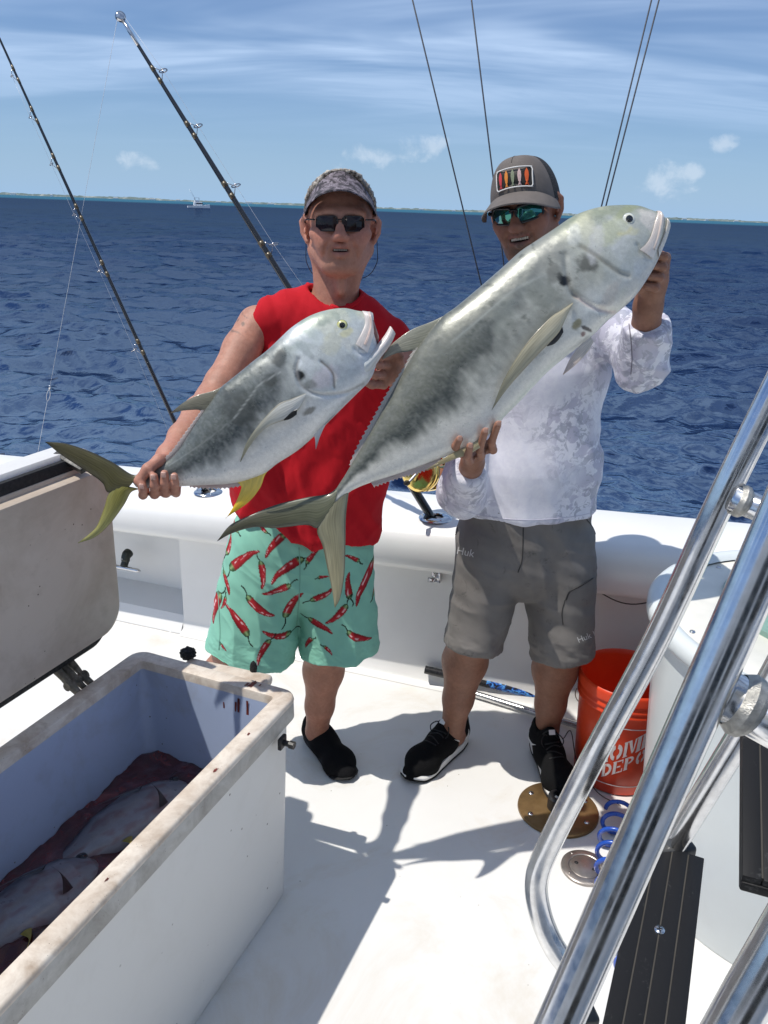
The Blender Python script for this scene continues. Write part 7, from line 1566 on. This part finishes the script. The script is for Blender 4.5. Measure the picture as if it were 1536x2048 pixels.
build_rigging()
def build_small_fittings():
    # cleat in the mooring recess
    c = on_wall(250, 1118, 0.05); e = empty('cleat', tuple(c)); dkm = plain('bronze_dark', (0.05, 0.055, 0.05), 0.4, 0.7); bk = WN*0.05
    v, f = tube(catmull([c+bk*0.6+[0, 0, 0.018], c+bk*0.2+[0, 0, 0.012], c+[0, 0, -0.012], c-WN*0.012+[0, 0, -0.03]], 6), [0.021]*6+[0.019]*6+[0.016]*7, 14); child(mesh('post', v, f, dkm), e)
    b = c-WN*0.014+np.array([0, 0, -0.036]); v, f = tube([b-WU*0.082, b-WU*0.07, b+WU*0.07, b+WU*0.082], [0.004, 0.009, 0.009, 0.004], 14); child(mesh('horn', v, f, CHROME), e)
    v, f = lathe([(0.003, 0.0), (0.0028, 0.002), (0.0005, 0.0022)], 10, c-WN*0.0205+[0, 0, 0.008], -WN); child(mesh('screw', v, f, CHROME), e)
    tag(e, 'chrome mooring cleat in the wall recess beside the open lid', 'cleat')
    # latch below the lip, half behind the grey shorts
    c = on_wall(874, 1152, -0.012); e = empty('door_latch', tuple(c)); fr = np.stack([WU, WN, [0, 0, 1.0]], 1)
    v, f = box((0, 0, 0), (0.034, 0.024, 0.045), fr, 0.004); child(mesh('body', v+c, f, CHROME, None, True, None, 40), e); v, f = box((-0.020, -0.008, -0.012), (0.026, 0.012, 0.018), fr@rotz(0.3), 0.003); child(mesh('tongue', v+c, f, CHROME, None, True, None, 40), e)
    v, f = tube([c-WN*0.01+[0, 0, 0.01], c-WN*0.035+[0, 0, 0.016]], 0.006, 10); child(mesh('knob', v, f, CHROME), e); tag(e, 'small steel latch on the side wall next to the grey shorts', 'latch')
    # cord sagging under the lip at right
    a = on_wall(1196, 1182, -0.02); b = on_wall(1325, 1196, -0.03); P = [a+(b-a)*t+np.array([0, 0, -0.03*math.sin(math.pi*t)])-WN*0.012*math.sin(math.pi*t) for t in np.linspace(0, 1, 14)]; v, f = tube(np.array(P), 0.0021, 6); o = mesh('cord', v, f, plain('cord_dark', (0.03, 0.028, 0.026), 0.7)); tag(o, 'thin dark cord sagging under the gunwale lip beside the bait tank', 'cord')
    # cord from the bucket over its rim
    P = [(0.640, 2.36, 0.03), (0.645, 2.30, 0.10), (0.652, 2.20, 0.05), (0.70, 2.11, 0.012), (0.76, 2.06, 0.006)]; v, f = tube(catmull(np.array(P), 8), 0.0017, 6); o = mesh('cord', v, f, plain('cord_brown', (0.04, 0.025, 0.018), 0.7)); tag(o, 'thin dark cord hanging beside the orange bucket', 'cord')
    for x, y in ((341, 1263), (627, 1309)):
        c = atZ(x, y, 0.0); v, f = lathe([(0.006, 0.0005), (0.005, 0.002), (0.0005, 0.0022)], 14, c); o = mesh('floor_screw', v, f, CHROME); tag(o, 'tiny screw in the white floor near the '+('fish box handle' if x < 400 else 'mint shorts hem'), 'screw', 'screws in the floor')
build_small_fittings()
